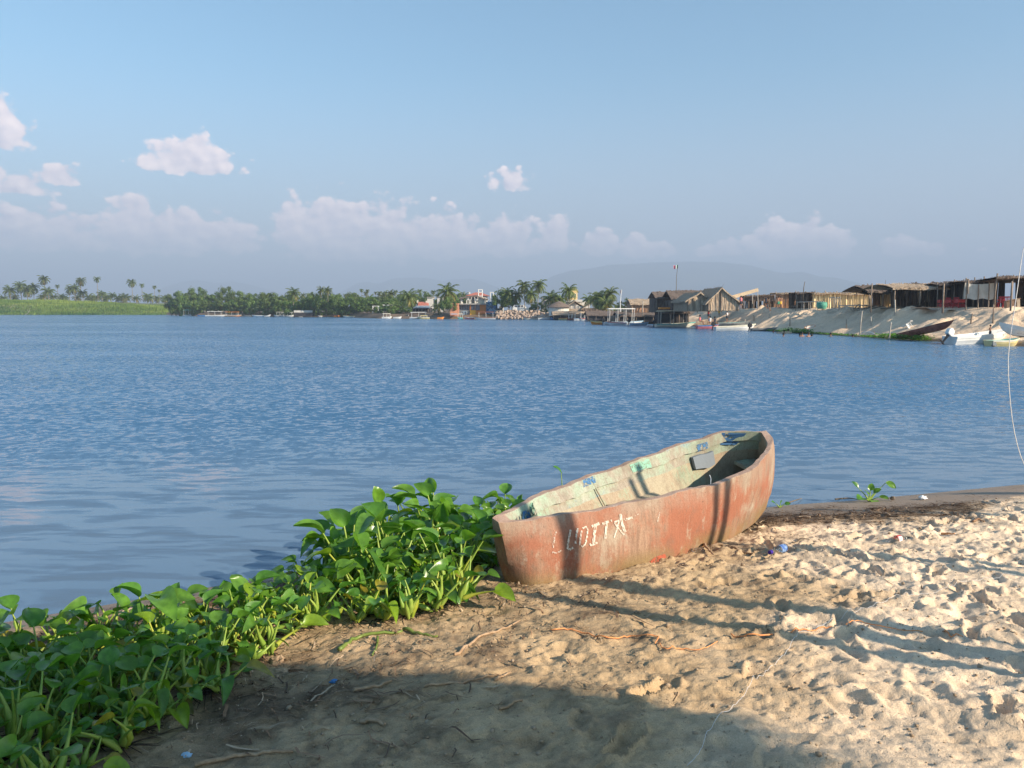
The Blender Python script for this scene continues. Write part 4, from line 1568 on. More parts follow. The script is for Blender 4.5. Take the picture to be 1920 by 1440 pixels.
lying('cord', 'thin white cord trailing from the shade up across the sunlit sand', 'cord', [(1288, 1440), (1310, 1415), (1322, 1390), (1338, 1360), (1370, 1330), (1400, 1300), (1440, 1260), (1475, 1225), (1495, 1195), (1530, 1180), (1580, 1160), (1640, 1135), (1690, 1120), (1760, 1110), (1830, 1090), (1905, 1078)], .0009, M['cord'], .010, 150)

# ------------------------------------------------------------------ dead plant litter (nobody could count it)
N = 110000
lx = NR.uniform(-3.6, 6.5, N)
ly = NR.uniform(2.8, 10.2, N)
ld = lit_density(lx, ly)
keep = NR.random(N) < ld * 0.42 + 0.003
lx, ly, ldk = lx[keep], ly[keep], ld[keep]
mb_v, mb_f, mb_c = [], [], []
cnt = 0
ilx = np.clip(np.searchsorted(gx, lx), 0, len(gx) - 1)
for x, y in zip(lx, ly):
    L_ = random.Random(cnt).uniform(.025, .13) if cnt % 9 else RNG.uniform(.1, .24)
    a = RNG.gauss(0.05, .8)
    wd_ = RNG.uniform(.0015, .0052) * (1.8 if cnt % 9 == 0 else 1)
    crv_ = RNG.uniform(-.9, .9)
    ns = 4
    px_, pyy = x, y
    rowv = []
    lift = RNG.uniform(.001, .008)
    for i in range(ns + 1):
        z = sand_z(px_, pyy) + .003 + lift + RNG.uniform(0, .008) * (1 if cnt % 3 else 1.8)
        nx, ny = -math.sin(a), math.cos(a)
        w_ = wd_ * (1 - .6 * abs(i / ns - .4))
        rowv.append(((px_ + nx * w_, pyy + ny * w_, z), (px_ - nx * w_, pyy - ny * w_, z + .003)))
        px_ += math.cos(a) * L_ / ns
        pyy += math.sin(a) * L_ / ns
        a += crv_ / ns * 1.2
    o = len(mb_v)
    for r_ in rowv:
        mb_v.extend(r_)
    q = RNG.random()
    if q < .45:
        cc = (.13, .08, .052)
    elif q < .8:
        cc = (.27, .165, .10)
    else:
        cc = (.48, .36, .25)
    v = RNG.uniform(.75, 1.25)
    for i in range(ns):
        mb_f.append((o + 2 * i, o + 2 * i + 1, o + 2 * i + 3, o + 2 * i + 2))
    mb_c.extend([(cc[0] * v, cc[1] * v, cc[2] * v, 1)] * (2 * (ns + 1)))
    cnt += 1
lo_ = npmesh('plant_litter', np.array(mb_v), np.array(mb_f), M['litter'], False, np.array(mb_c))
tag(lo_, 'brown shreds of dead stalks strewn over the sand', 'litter', None, 'stuff')

# loose clods and crumbs of sand
N = 9000
cxs = NR.uniform(-2.5, 7.0, N)
cys = NR.uniform(2.8, 9.8, N)
vs, fs = [], []
ico = [(0, 0, 1), (.89, 0, .45), (.28, .85, .45), (-.72, .53, .45), (-.72, -.53, .45), (.28, -.85, .45), (.72, .53, -.45), (-.28, .85, -.45), (-.89, 0, -.45), (-.28, -.85, -.45), (.72, -.53, -.45), (0, 0, -1)]
icf = [(0, 1, 2), (0, 2, 3), (0, 3, 4), (0, 4, 5), (0, 5, 1), (1, 6, 2), (2, 7, 3), (3, 8, 4), (4, 9, 5), (5, 10, 1), (6, 7, 2), (7, 8, 3), (8, 9, 4), (9, 10, 5), (10, 6, 1), (11, 7, 6), (11, 8, 7), (11, 9, 8), (11, 10, 9), (11, 6, 10)]
for x, y in zip(cxs, cys):
    if shore_t(x, y) < 1.0:
        continue
    r_ = RNG.uniform(.003, .009) if RNG.random() < .93 else RNG.uniform(.009, .018)
    z = sand_z(x, y)
    o = len(vs)
    for (a, b2, c2) in ico:
        k = RNG.uniform(.7, 1.2)
        vs.append((x + a * r_ * k, y + b2 * r_ * k, z + c2 * r_ * .8 * k))
    fs.extend([(o + f[0], o + f[1], o + f[2]) for f in icf])
m_clod = mottled('sand_clod', (0.30, 0.215, 0.14), (0.42, 0.32, 0.225), 3, 0.95)
tag(npmesh('gravel', np.array(vs), np.array(fs), m_clod, False), 'small clods and crumbs of sand', 'sand crumbs', None, 'stuff')

# ------------------------------------------------------------------ rubbish on the beach
def clear_plastic():
    mm, T = new_mat('clear_plastic')
    p = T.n('ShaderNodeBsdfPrincipled')
    p.inputs['Base Color'].default_value = (.95, .96, .96, 1)
    p.inputs['Roughness'].default_value = .06
    p.inputs['IOR'].default_value = 1.25
    p.inputs['Transmission Weight'].default_value = .96
    nz = T.noise(obj_co(T), 60, 2)
    bb = T.n('ShaderNodeBump', inp={'Height': nz})
    bb.inputs['Strength'].default_value = .4
    bb.inputs['Distance'].default_value = .004
    T.put(p.inputs['Normal'], bb.outputs[0])
    g = T.n('ShaderNodeBsdfTransparent')
    g.inputs[0].default_value = (.93, .94, .94, 1)
    mx = T.n('ShaderNodeMixShader')
    mx.inputs[0].default_value = .5
    T.put(mx.inputs[1], p.outputs[0])
    T.put(mx.inputs[2], g.outputs[0])
    o = T.n('ShaderNodeOutputMaterial')
    T.put(o.inputs[0], mx.outputs[0])
    return mm


M['clear'] = clear_plastic()
M['purple'] = mottled('purple_cap_plastic', (0.035, 0.015, 0.22), (0.05, 0.02, 0.28), 5, 0.35, bstr=0)
M['labelblue'] = mottled('blue_white_label', (0.02, 0.07, 0.32), (0.30, 0.45, 0.68), 38, 0.35, bstr=0)
M['labelred'] = mottled('red_label', (0.55, 0.02, 0.02), (0.66, 0.05, 0.04), 10, 0.35, bstr=0)
M['labelwhite'] = mottled('white_label', (0.75, 0.75, 0.75), (0.82, 0.82, 0.82), 10, 0.4, bstr=0)


def on_sand(px, py):
    q = ground(px, py, .33)
    for _ in range(4):
        q = ground(px, py, sand_z(q.x, q.y))
    return q


a_, b_ = on_sand(1444, 1052), on_sand(1470, 1038)
d_ = Vector((b_.x - a_.x, b_.y - a_.y, 0)).normalized()
BL = .235
bot = thing('bottle', 'crushed clear water bottle with a purple cap lying on the sand', 'bottle', (a_.x, a_.y, max(a_.z, b_.z) + .05), math.atan2(d_.y, d_.x))
Mr = Matrix.Rotation(math.radians(90), 4, 'Y') @ Matrix.Scale(1, 4)
mb = MB()
mb.lathe([(.0105, .012), (.0115, .03), (.022, .045), (.032, .065), (.034, .09), (.031, .10), (.034, .11), (.034, .15), (.0325, .16), (.034, .17), (.034, .215), (.028, .228), (.002, .222)], 20, Mr)
mb.build('bottle_body', M['clear'], bot, True)
mb = MB()
mb.lathe([(.0, -.012), (.0165, -.012), (.0175, .0), (.0175, .018), (.012, .02)], 18, Mr)
mb.build('cap', M['purple'], bot, False)
mb = MB()
mb.lathe([(.0352, .125), (.0352, .20)], 20, Mr)
mb.build('paper_label', M['labelblue'], bot, True)
a_, b_ = on_sand(1662, 1020), on_sand(1722, 1016)
d_ = Vector((b_.x - a_.x, b_.y - a_.y, 0)).normalized()
bot = thing('bottle', 'clear soft drink bottle with a red and white label half sunk in the sand', 'bottle', (a_.x, a_.y, max(a_.z, b_.z) + .030), math.atan2(d_.y, d_.x))
mb = MB()
mb.lathe([(.012, 0), (.013, .02), (.018, .04), (.030, .075), (.036, .10), (.037, .13), (.034, .16), (.036, .20), (.037, .26), (.034, .285), (.002, .28)], 20, Mr)
mb.build('bottle_body', M['clear'], bot, True)
mb = MB()
mb.lathe([(.0380, .10), (.0380, .145)], 20, Mr)
lb = mb.build('paper_label', M['labelred'], bot, True)
mb = MB()
rows = []
for k in range(7):
    t = math.radians(-100 + k * 12)
    rows.append([Vector((z_, .0386 * math.sin(t), .0386 * math.cos(t))) for z_ in (.104, .141)])
mb.grid(rows)
mb.build('white_panel', M['labelwhite'], lb)
mb = MB()
for k in range(4):
    zz = .108 + .0085 * k
    rws = []
    for q in range(3):
        t = math.radians(-75 + q * 8)
        rws.append([Vector((z_, .0391 * math.sin(t), .0391 * math.cos(t))) for z_ in (zz, zz + .005)])
    mb.grid(rws)
mb.build('lettering', M['black'], lb)


def crumple(name, label, cat, px, py, size, mat, seed, flat=.5):
    q = on_sand(px, py)
    rg_ = random.Random(seed)
    bm_ = bmesh.new()
    bmesh.ops.create_icosphere(bm_, subdivisions=3, radius=1)
    for v in bm_.verts:
        k = 1 + .45 * (float(vnoise(np.array(v.co.x * 2.3 + seed), np.array(v.co.y * 2.3 + v.co.z * 3), seed)) - .5) * 2 + rg_.uniform(-.06, .06)
        v.co = Vector((v.co.x * size * k, v.co.y * size * .7 * k, v.co.z * size * flat * k))
    me_ = bpy.data.meshes.new(name)
    bm_.to_mesh(me_)
    bm_.free()
    me_.materials.append(mat)
    o = bpy.data.objects.new(name, me_)
    COL.objects.link(o)
    o.location = (q.x, q.y, q.z + size * flat * .5)
    o.rotation_euler = (0, 0, rg_.uniform(0, 3))
    return tag(o, label, cat)


crumple('plastic_scrap', 'crumpled clear plastic cup on the wet sand beyond the litter line', 'plastic scrap', 1730, 936, .055, M['labelwhite'], 3, .5)
crumple('plastic_scrap', 'scrap of clear plastic film caught under the canoe keel', 'plastic scrap', 1310, 1034, .05, M['clear'], 4, .4)
crumple('plastic_scrap', 'bit of bright blue plastic on the brown sand below the plants', 'plastic scrap', 625, 1279, .020, M['bluep'], 5, .5)
crumple('plastic_scrap', 'pale blue plastic scrap in the shaded sand', 'plastic scrap', 351, 1418, .022, M['lightblue'], 6, .4)
crumple('pebble', 'dark lump of driftwood at the head of the litter line right of the lone plant', 'pebble', 1674, 936, .035, M['bark'], 7, .7)
crumple('dead_leaf', 'curled brown leaf lying among the green plants', 'leaf', 520, 1243, .05, M['stick'], 8, .4)
crumple('dead_leaf', 'pink withered leaf on the sand below the plant bank', 'leaf', 528, 1262, .055, M['stick'], 9, .25)

# ------------------------------------------------------------------ shelter beside the camera: it shades the near beach
def pole_line(px0, py0, px1, py1, far_):
    p0, p1 = ground(px0, py0, .42), ground(px1, py1, .42)
    return p1, p1 + (p1 - p0).normalized() * far_


PL = 'poles of the shelter right of the beach'


def shelter():
    t = thing('palm_shelter', 'palm thatch shelter on rough poles standing right of the camera', 'shelter', (0, 0, 0))
    zr = 3.8
    hd = Vector((-math.cos(SUN_AZ), -math.sin(SUN_AZ), 0)) / math.tan(SUN_EL)

    def caster(px, py, z=zr, gz=.45):
        g = ground(px, py, gz)
        return g - hd * (z - gz)
    edge_ = [caster(-150, 1222), caster(60, 1246), caster(330, 1268), caster(520, 1275), caster(640, 1300), caster(800, 1310), caster(950, 1335), caster(1080, 1362), caster(1200, 1388), caster(1300, 1432), caster(1380, 1520)]
    mb = MB()
    rows = []
    for q in edge_:
        dirn = Vector((-.47, -.88, 0))
        r_ = [q + dirn * s_ for s_ in (0, .5, 1.5, 3.0, 4.6)]
        rows.append([Vector((p2.x, p2.y, zr + .25 * min(s_, 2.4) - .15 * max(0, s_ - 2.4))) for p2, s_ in zip(r_, (0, .5, 1.5, 3.0, 4.6))])
    mb.grid(rows)
    mb.grid([[p2 + Vector((0, 0, .14)) for p2 in r_] for r_ in rows])
    for i in range(len(rows) - 1):
        for k in range(60):
            u = RNG.random()
            e = rows[i][0].lerp(rows[i + 1][0], u)
            o_ = Vector((RNG.uniform(-.1, .1), RNG.uniform(.0, .22), 0))
            L_ = RNG.uniform(.15, .5)
            o_ = o_ * RNG.uniform(.6, 2.2)
            mb.tube([e + Vector((0, -.2, .1)), e + o_ * .5 + Vector((0, 0, .05)), e + o_ + Vector((0, 0, -L_ * .6))], [.03, .03, .008], 3)
    mb.build('thatch_roof', M['thatch_dark'], t)
    return t, rows


sh, srows = shelter()
hd = Vector((-math.cos(SUN_AZ), -math.sin(SUN_AZ), 0)) / math.tan(SUN_EL)
# poles that cast the long shadows seen on the sand and the canoe
PO = [(5.20, 3.02, 4.5, .085), (4.64, 2.75, 3.4, .075), (6.12, 4.32, 3.8, .045), (6.20, 4.46, 3.9, .055), (8.1, 6.2, 2.9, .05), (4.5, 3.15, 1.95, .11)]
for (x, y, h, r_) in PO:
    b = MB()
    b.tube([(x, y, .2), (x + .02, y + .02, h * .5), (x - .02, y + .03, h)], [r_ * 1.15, r_, r_ * .9], 9)
    b.build('pole', M['pole'], sh, True)
for i in (0, 3, 6, 10):
    q = srows[i][3]
    b = MB()
    b.tube([(q.x, q.y, .2), (q.x, q.y, q.z)], [.06, .055], 8)
    b.build('pole', M['pole'], sh, True)
b = MB()
b.box((8.6, 8.2, 1.62), (.30, .05, .42), math.radians(20))
b.tube([(8.75, 8.26, .2), (8.75, 8.26, 1.9)], .03, 6)
b.tube([(8.75, 8.26, 1.78), (7.0, 8.9, 1.70)], .025, 6)
tag(b.build('board', M['plywood']), 'square board on a post outside the frame at the right of the beach', 'board')

# the thin cord hanging at the right edge
q = [at(1925, 440, 3.6), at(1918, 470, 3.6), at(1905, 560, 3.6), at(1893, 640, 3.6), at(1890, 680, 3.62), at(1893, 740, 3.66), at(1900, 800, 3.72), at(1912, 850, 3.8), at(1925, 880, 3.9), at(1945, 930, 4.1)]
top_ = Vector((5.20, 3.02, 3.75))
pts = [top_, top_.lerp(q[0], .5) + Vector((0, 0, -.25))] + q
pts = resample(pts, 60)
b = MB()
b.tube([p_ - pts[0] for p_ in pts], .0018, 5)
tag(b.build('hanging_cord', M['cord'], None, True, pts[0]), 'thin white cord hanging down in front of the water at the right', 'cord')
# ------------------------------------------------------------------ palms and trees
def make_palm(seed, h, nf=26, fl_=3.1, droop=1.0, lean=.06):
    rg_ = random.Random(seed)
    r = thing('palm_tree', 'palm', 'palm tree', (0, 0, -80))
    mb = MB()
    a = rg_.uniform(0, 6.28)
    pts = [Vector((math.cos(a) * lean * h * (t ** 1.7), math.sin(a) * lean * h * (t ** 1.7), h * t)) for t in np.linspace(0, 1, 8)]
    mb.tube(pts, [.24] + [.15 - .004 * i for i in range(7)], 7)
    mb.build('trunk', M['palmwood'], r, True)
    top = pts[-1]
    mb = MB()
    for k in range(nf):
        az_ = 2.4 * k + rg_.uniform(-.3, .3)
        e0 = 1.25 - 2.05 * (k / nf) * droop + rg_.uniform(-.15, .15)
        L_ = fl_ * rg_.uniform(.85, 1.1)
        d = Vector((math.cos(az_), math.sin(az_), 0))
        p = top.copy()
        e = e0
        ns = 9
        prev = None
        tone = rg_.uniform(.75, 1.25)
        if k > nf * .85:
            cc = (1.9 * tone, 1.25 * tone, .9 * tone)
        else:
            cc = (tone, tone, tone * .9)
        spine = [p.copy()]
        for i in range(ns):
            p = p + (d * math.cos(e) + Vector((0, 0, math.sin(e)))) * (L_ / ns)
            e -= (.09 + .03 * i + .03 * (1.3 - e0)) * droop
            spine.append(p.copy())
        sd = Vector((-d.y, d.x, 0))
        mb.tube(spine, [.035] * 4 + [.02] * 6, 3, cc, False)
        for i in range(1, ns + 1):
            for sub in (0, .5):
                q = spine[i - 1].lerp(spine[i], sub)
                t = (i - 1 + sub) / ns
                ll = fl_ * .27 * math.sin(math.pi * min(.15 + t * .85, 1)) + .12
                dirf = (spine[i] - spine[i - 1]).normalized()
                for s_ in (-1, 1):
                    tip = q + (sd * s_ * rg_.uniform(.6, .9) + dirf * .55 + Vector((0, 0, -rg_.uniform(.25, .8)))) * ll
                    w_ = dirf * (.10 * fl_ / 3)
                    mb.add([q - w_, q + w_, tip + w_ * .3], [(0, 1, 2)], cc)
    mb.build('crown', M['frond'], r)
    return r


palm_protos = [[make_palm(401, 7.0, 24, 4.2), False], [make_palm(402, 10.5, 24, 3.7, 1.0, .04), False], [make_palm(403, 5.0, 28, 4.4, .95), False], [make_palm(404, 13, 20, 2.9, 1.1, .03), False], [make_palm(405, 3.0, 22, 2.8, .85), False]]
PH = [7.0, 10.5, 5.0, 13.0, 3.0]


def palm(px, pytop, pyb, Y, label, group=None, k=None):
    """px, tip of crown and foot in the photograph, distance"""
    foot, tip = at(px, pyb, Y), at(px, pytop, Y)
    h = tip.z - foot.z
    if k is None:
        k = RNG.choice([0, 2, 0]) if h < 12 else RNG.choice([1, 3])
    tot = PH[k] + [3.3, 2.9, 3.5, 2.3, 2.4][k]
    s_ = h / tot
    pr = palm_protos[k]
    loc = (foot.x, Y, foot.z)
    if not pr[1]:
        pr[1] = True
        r = pr[0]
        r.location = loc
        r.rotation_euler = (0, 0, RNG.uniform(0, 6))
        r.scale = (s_,) * 3
        r['label'] = label
        if group:
            r['group'] = group
        return r
    r = dup(pr[0], loc, RNG.uniform(0, 6), s_, label)
    if group:
        r['group'] = group
    elif 'group' in r:
        del r['group']
    return r


GP = 'tall palms over the grassy point'
for (px, t_, Y, k, lb) in [
    (20, 530, 500, 4, 'squat palm at the far left end of the grassy point'), (41, 523, 500, 0, 'palm beside the squat one at the far left of the point'),
    (52, 529, 500, 2, 'palm between two taller ones at the left of the point'), (64, 527, 505, 0, 'leaning palm left of the tallest one on the point'),
    (86, 512, 500, 1, 'tallest and densest palm on the grassy point'), (92, 533, 500, 4, 'low bushy palm at the foot of the tallest one'), (109, 531, 520, 3, 'small thin palm right of the tallest one on the point'),
    (131, 532, 520, 0, 'palm left of the doubled crowns on the point'), (141, 529, 520, 0, 'dark palm touching the doubled crowns'), (152, 516, 500, 1, 'palm with two crowns above each other on the point'), (156, 538, 500, 4, 'short dark palm below the doubled crowns'),
    (184, 515, 490, 3, 'lone slim palm with a long bare trunk on the grassy point'), (192, 541, 500, 4, 'ragged brown palm right of the slim lone palm'), (212, 545, 500, 4, 'brown low palm near the middle of the point'),
    (249, 520, 490, 1, 'palm with a full round crown near the right end of the point'), (267, 529, 500, 3, 'thin palm right of the full round crown on the point'),
    (290, 533, 510, 3, 'upper one of the last two palms on the point'), (299, 541, 510, 3, 'small last palm at the right end of the point')]:
    palm(px, t_, 564, Y, lb, GP, k)
for px in (172, 178, 200, 205, 224, 231, 239, 258, 276, 284, 294, 306, 312, 8, 30, 74, 80, 100, 118, 124, 146, 165):
    palm(px + RNG.uniform(-3, 3), 548 + RNG.uniform(-3, 5), 572, 520 + RNG.uniform(-10, 25), 'low bushy palm in the green belt behind the grassy point', 'low palms behind the grassy point', RNG.choice([4, 2, 4]))


def make_tree(seed, w_, h, ncl=26, dens=95, tall=.35, leaf=.66):
    """crown from leaf clumps of uneven size, trunk with limbs"""
    rg_ = random.Random(seed)
    r = thing('tree', 'tree', 'tree', (0, 0, -80))
    mb = MB()
    cl = []
    for k in range(ncl):
        a = rg_.uniform(0, 6.28)
        rr_ = math.sqrt(rg_.random()) * w_ * .42
        zt = rg_.uniform(.0, 1)
        z = h * (tall + (1 - tall) * (zt * math.sqrt(max(0, 1 - (rr_ / (w_ * .5)) ** 2))))
        cl.append((Vector((math.cos(a) * rr_, math.sin(a) * rr_, z * .92)), rg_.uniform(.10, .2) * w_, rg_.uniform(.7, 1.3)))
    for (c, r_, tone) in cl:
        for k in range(dens):
            th, ph = rg_.uniform(0, 6.28), math.acos(rg_.uniform(-1, 1))
            rad = r_ * (rg_.random() ** .35)
            n = Vector((math.sin(ph) * math.cos(th), math.sin(ph) * math.sin(th), math.cos(ph)))
            p = c + Vector((n.x * rad, n.y * rad, n.z * rad * .62))
            u = n.cross(Vector((rg_.uniform(-1, 1), rg_.uniform(-1, 1), rg_.uniform(-1, 1)))).normalized()
            v = n.cross(u)
            l_ = leaf * rg_.uniform(.5, 1.2)
            t_ = tone * rg_.uniform(.75, 1.25)
            mb.add([p - u * l_ * .5, p + v * l_ * .4, p + u * l_ * .5 - n * .1, p - v * l_ * .4], [(0, 1, 2, 3)], (t_, t_, t_ * .9))
    mb.build('crown', M['crown'], r)
    mb = MB()
    mb.tube([(0, 0, -.3), (.1, 0, h * .2), (.0, .1, h * .45)], [.035 * h, .026 * h, .018 * h], 7)
    for k in range(6):
        c = cl[k][0]
        mb.tube([(0, .05, h * .3), (c.x * .4, c.y * .4, h * .3 + (c.z - h * .3) * .6), tuple(c)], [.016 * h, .011 * h, .004 * h], 5)
    mb.build('trunk', M['bark'], r, True)
    return r


tree_protos = [[make_tree(501, 13, 10), False], [make_tree(502, 11, 11, 24, 95, .2), False], [make_tree(503, 14, 8, 24, 95, .4), False], [make_tree(504, 9, 9, 20, 90, .15), False], [make_tree(505, 10, 5, 18, 90, .0), False]]
TW = [(13, 10), (11, 11), (14, 8), (9, 9), (10, 5)]


def tree(px, pytop, Y, wpx, label, group=None, k=None, pyb=None, tint=None):
    foot = at(px, pyb or 590, Y)
    tip = at(px, pytop, Y)
    z0 = foot.z if pyb else shore_z(foot.x, Y)
    h = (tip.z - z0) * 1.17
    k = RNG.randrange(4) if k is None else k
    sx = wpx / F * Y / TW[k][0]
    sz = h / TW[k][1]
    pr = tree_protos[k]
    loc = (foot.x, Y, z0)
    if not pr[1]:
        pr[1] = True
        r = pr[0]
        r.location = loc
        r.rotation_euler = (0, 0, RNG.uniform(0, 6))
        r.scale = (sx, sx, sz)
        r['label'] = label
        if group:
            r['group'] = group
        return r
    r = dup(pr[0], loc, RNG.uniform(0, 6), (sx, sx, sz), label)
    if group:
        r['group'] = group
    elif 'group' in r:
        del r['group']
    return r


GT = 'bushy green trees behind the sandy landing at the left'
for (px, t_, wpx) in [(322, 552, 30), (336, 546, 34), (352, 543, 32), (368, 541, 36), (388, 543, 34), (404, 546, 30), (424, 540, 34), (440, 548, 30), (456, 546, 34), (470, 551, 28), (486, 552, 34), (504, 548, 36), (518, 548, 30), (532, 556, 28)]:
    tree(px, t_ + 2, 375 - (px - 322) * .25 + RNG.uniform(-6, 6), wpx * 1.15, 'dense bright green tree standing in the row behind the left sandy landing', GT)
for px in range(330, 545, 11):
    tree(px + RNG.uniform(-4, 4), 560 + RNG.uniform(-4, 6), 352 - (px - 322) * .22, 26, 'lower green tree at the front of the left tree row', 'lower trees at the front of the left row', RNG.choice([1, 3, 4]))
for px in range(500, 900, 12):
    tree(px + RNG.uniform(-3, 3), 556 + RNG.uniform(-5, 4), 330 - (px - 500) * .12 + RNG.uniform(0, 20), 30, 'tree in the dark belt behind the middle of the far shore', 'trees in the belt behind the middle shore')
GM = 'spreading dark trees over the landing in the middle of the far shore'
for (px, t_, wpx) in [(552, 558, 34), (572, 560, 34), (590, 556, 32), (612, 557, 36), (632, 553, 30), (650, 556, 34), (668, 560, 32), (690, 560, 36), (708, 561, 32), (728, 562, 34), (746, 560, 26)]:
    tree(px, t_, 292 - (px - 550) * .12, wpx * 1.2, 'broad shade tree hanging over the boats at the middle landing', GM, RNG.choice([0, 2, 1]))
for px in range(548, 768, 9):
    tree(px + RNG.uniform(-3, 3), 573 + RNG.uniform(-3, 3), far_y((px - 960) / F * 275) + 6, 20, 'dark undergrowth tree in the shade at the water of the middle landing', 'undergrowth trees at the middle landing', RNG.choice([3, 4]))
for (px, t_, w_, lb) in [(942, 548, 44, 'dark flat topped tree right of the orange building'), (955, 556, 34, 'bright green almond tree above the rubble slope'), (972, 570, 24, 'small bright green tree above the rubble slope'),
                         (1020, 577, 16, 'round green bush at the right end of the rubble slope'), (998, 574, 18, 'bush at the top of the rubble between the palms'), (1171, 560, 24, 'light green tree behind the thatch shelters'), (1160, 568, 18, 'small tree left of the pale flagpole'),
                         (842, 560, 30, 'tree behind the orange building to the left'), (1130, 566, 30, 'tree behind the palm cluster on the thatch shore'), (1010, 568, 30, 'dark tree between the tall palms and the round hut'), (1262, 566, 14, 'small yellow green tree beside the long thatch hall')]:
    tree(px, t_, 224 if px < 1100 else 190, w_ * 1.1, lb, None, RNG.choice([0, 2]) if w_ > 25 else 3)

for (px, t_, b_, Y, k, lb) in [
    (550, 535, 572, 285, 2, 'broad palm rising over the dark trees left of the middle landing'), (569, 547, 570, 300, 0, 'small palm just right of the broad one'),
    (602, 534, 565, 285, 0, 'left one of the two palms above the spreading trees'), (615, 534, 566, 280, 0, 'right one of the two palms above the spreading trees'),
    (679, 539, 570, 330, 3, 'small distant palm left above the tree belt'), (690, 540, 570, 330, 3, 'small distant palm beside another above the tree belt'), (704, 545, 570, 335, 3, 'lowest of three distant palms above the tree belt'),
    (723, 543, 575, 330, 3, 'distant palm left of the big leaning crown'), (734, 540, 575, 320, 0, 'distant palm just left of the big drooping palm'), (742, 541, 575, 320, 3, 'slim distant palm touching the big drooping palm'),
    (764, 537, 588, 250, 2, 'big drooping palm beside the red roofed house'), (775, 542, 585, 300, 0, 'palm behind the big drooping one'), (788, 539, 580, 310, 3, 'palm above the red roofed house'), (797, 543, 580, 320, 3, 'second palm above the red roofed house'),
    (813, 541, 580, 300, 3, 'thin palm between the red roofed house and the large palm'), (822, 560, 597, 232, 4, 'low feathery palm in front of the far shore left of the salmon wall'),
    (838, 525, 580, 240, 2, 'large round headed palm left of the orange building'), (863, 547, 575, 300, 3, 'small palm behind the orange building'),
    (953, 533, 585, 222, 0, 'palm over the flat topped tree right of the orange building'), (968, 537, 588, 222, 0, 'palm with brown hanging fronds left of the tall pair'),
    (984, 520, 592, 220, 1, 'left palm of the tall pair above the rubble slope'), (1008, 518, 592, 218, 1, 'right palm of the tall pair above the rubble slope, the highest there'), (996, 533, 590, 226, 0, 'palm behind the tall pair above the rubble'),
    (1032, 540, 588, 220, 2, 'palm left of the round thatch hut'), (1050, 546, 585, 222, 2, 'palm behind the round thatch hut'), (1064, 526, 585, 215, 0, 'palm in front of the yellow tower'),
    (1104, 548, 580, 200, 4, 'pale low palm left of the palm cluster'), (1118, 541, 585, 195, 2, 'left palm of the cluster behind the thatch shelters'), (1130, 538, 590, 190, 2, 'middle palm of the cluster behind the thatch shelters'), (1145, 533, 588, 190, 0, 'right and tallest palm of the cluster behind the thatch shelters'), (1136, 550, 596, 180, 4, 'wide low palm in front of the cluster'),
    (1228, 554, 585, 150, 4, 'small yellowish palm beside the thatch hall'), (1247, 565, 588, 140, 4, 'tiny green palm under the thatch hall eave'), (735, 562, 592, 262, 4, 'small palm in front of the white gate by the landing')]:
    palm(px, t_, b_, Y, lb, None, k)
for px in (648, 655, 662, 672, 684, 697, 712, 718, 729, 750, 757, 805, 850, 870, 880, 925):
    palm(px + RNG.uniform(-2, 2), 546 + RNG.uniform(-3, 5), 582, 345 + RNG.uniform(-10, 20), 'far small palm poking out of the tree belt behind the village', 'far palms over the tree belt', RNG.choice([0, 3]))

# ------------------------------------------------------------------ boats
def loft_boat(mb, L_, B_, D_, nose=.42, sheer=.35, transom=.75, mi_out=0, mi_in=1, inset=.06, n=18):
    """x forward, z up; open hull with thickness"""
    st_o, st_i = [], []
    for i in range(n + 1):
        t = i / n
        x = (t - .5) * L_
        if t < 1 - nose:
            hb = B_ / 2 * (transom + (1 - transom) * math.sin(math.pi / 2 * min(t / .4, 1)))
        else:
            s_ = (t - (1 - nose)) / nose
            hb = B_ / 2 * max(1 - s_ ** 2.1, 0.015)
        zt = D_ * (1 + sheer * max(0, (t - .35) / .65) ** 2)
        zb = 0 if t < .75 else D_ * .75 * ((t - .75) / .25) ** 2.2
        xo = x + (0.05 * L_ * ((t - .8) / .2) if t > .8 else 0)
        st_o.append([Vector((xo, hb, zt)), Vector((x + (xo - x) * .6, hb * .96, zt * .6 + zb * .4)), Vector((x, hb * .62, zb + .04 * D_)), Vector((x, 0, zb - .05 * D_)), Vector((x, -hb * .62, zb + .04 * D_)), Vector((x + (xo - x) * .6, -hb * .96, zt * .6 + zb * .4)), Vector((xo, -hb, zt))])
        hi = max(hb - inset, .006)
        fl_ = zb + .25 * D_
        st_i.append([Vector((xo, hi, zt)), Vector((x, hi * .85, fl_ + .02)), Vector((x, 0, fl_)), Vector((x, -hi * .85, fl_ + .02)), Vector((xo, -hi, zt))])
    mb.grid([r_[::-1] for r_ in st_o], None, mi_out)
    mb.grid(st_i, None, mi_in)
    mb.grid([[a[0], b2[0]] for a, b2 in zip(st_o, st_i)], None, mi_out)
    mb.grid([[b2[-1], a[-1]] for a, b2 in zip(st_o, st_i)], None, mi_out)
    mb.add(st_o[0], [(0, 1, 2, 3, 4, 5, 6)], None, mi_out)


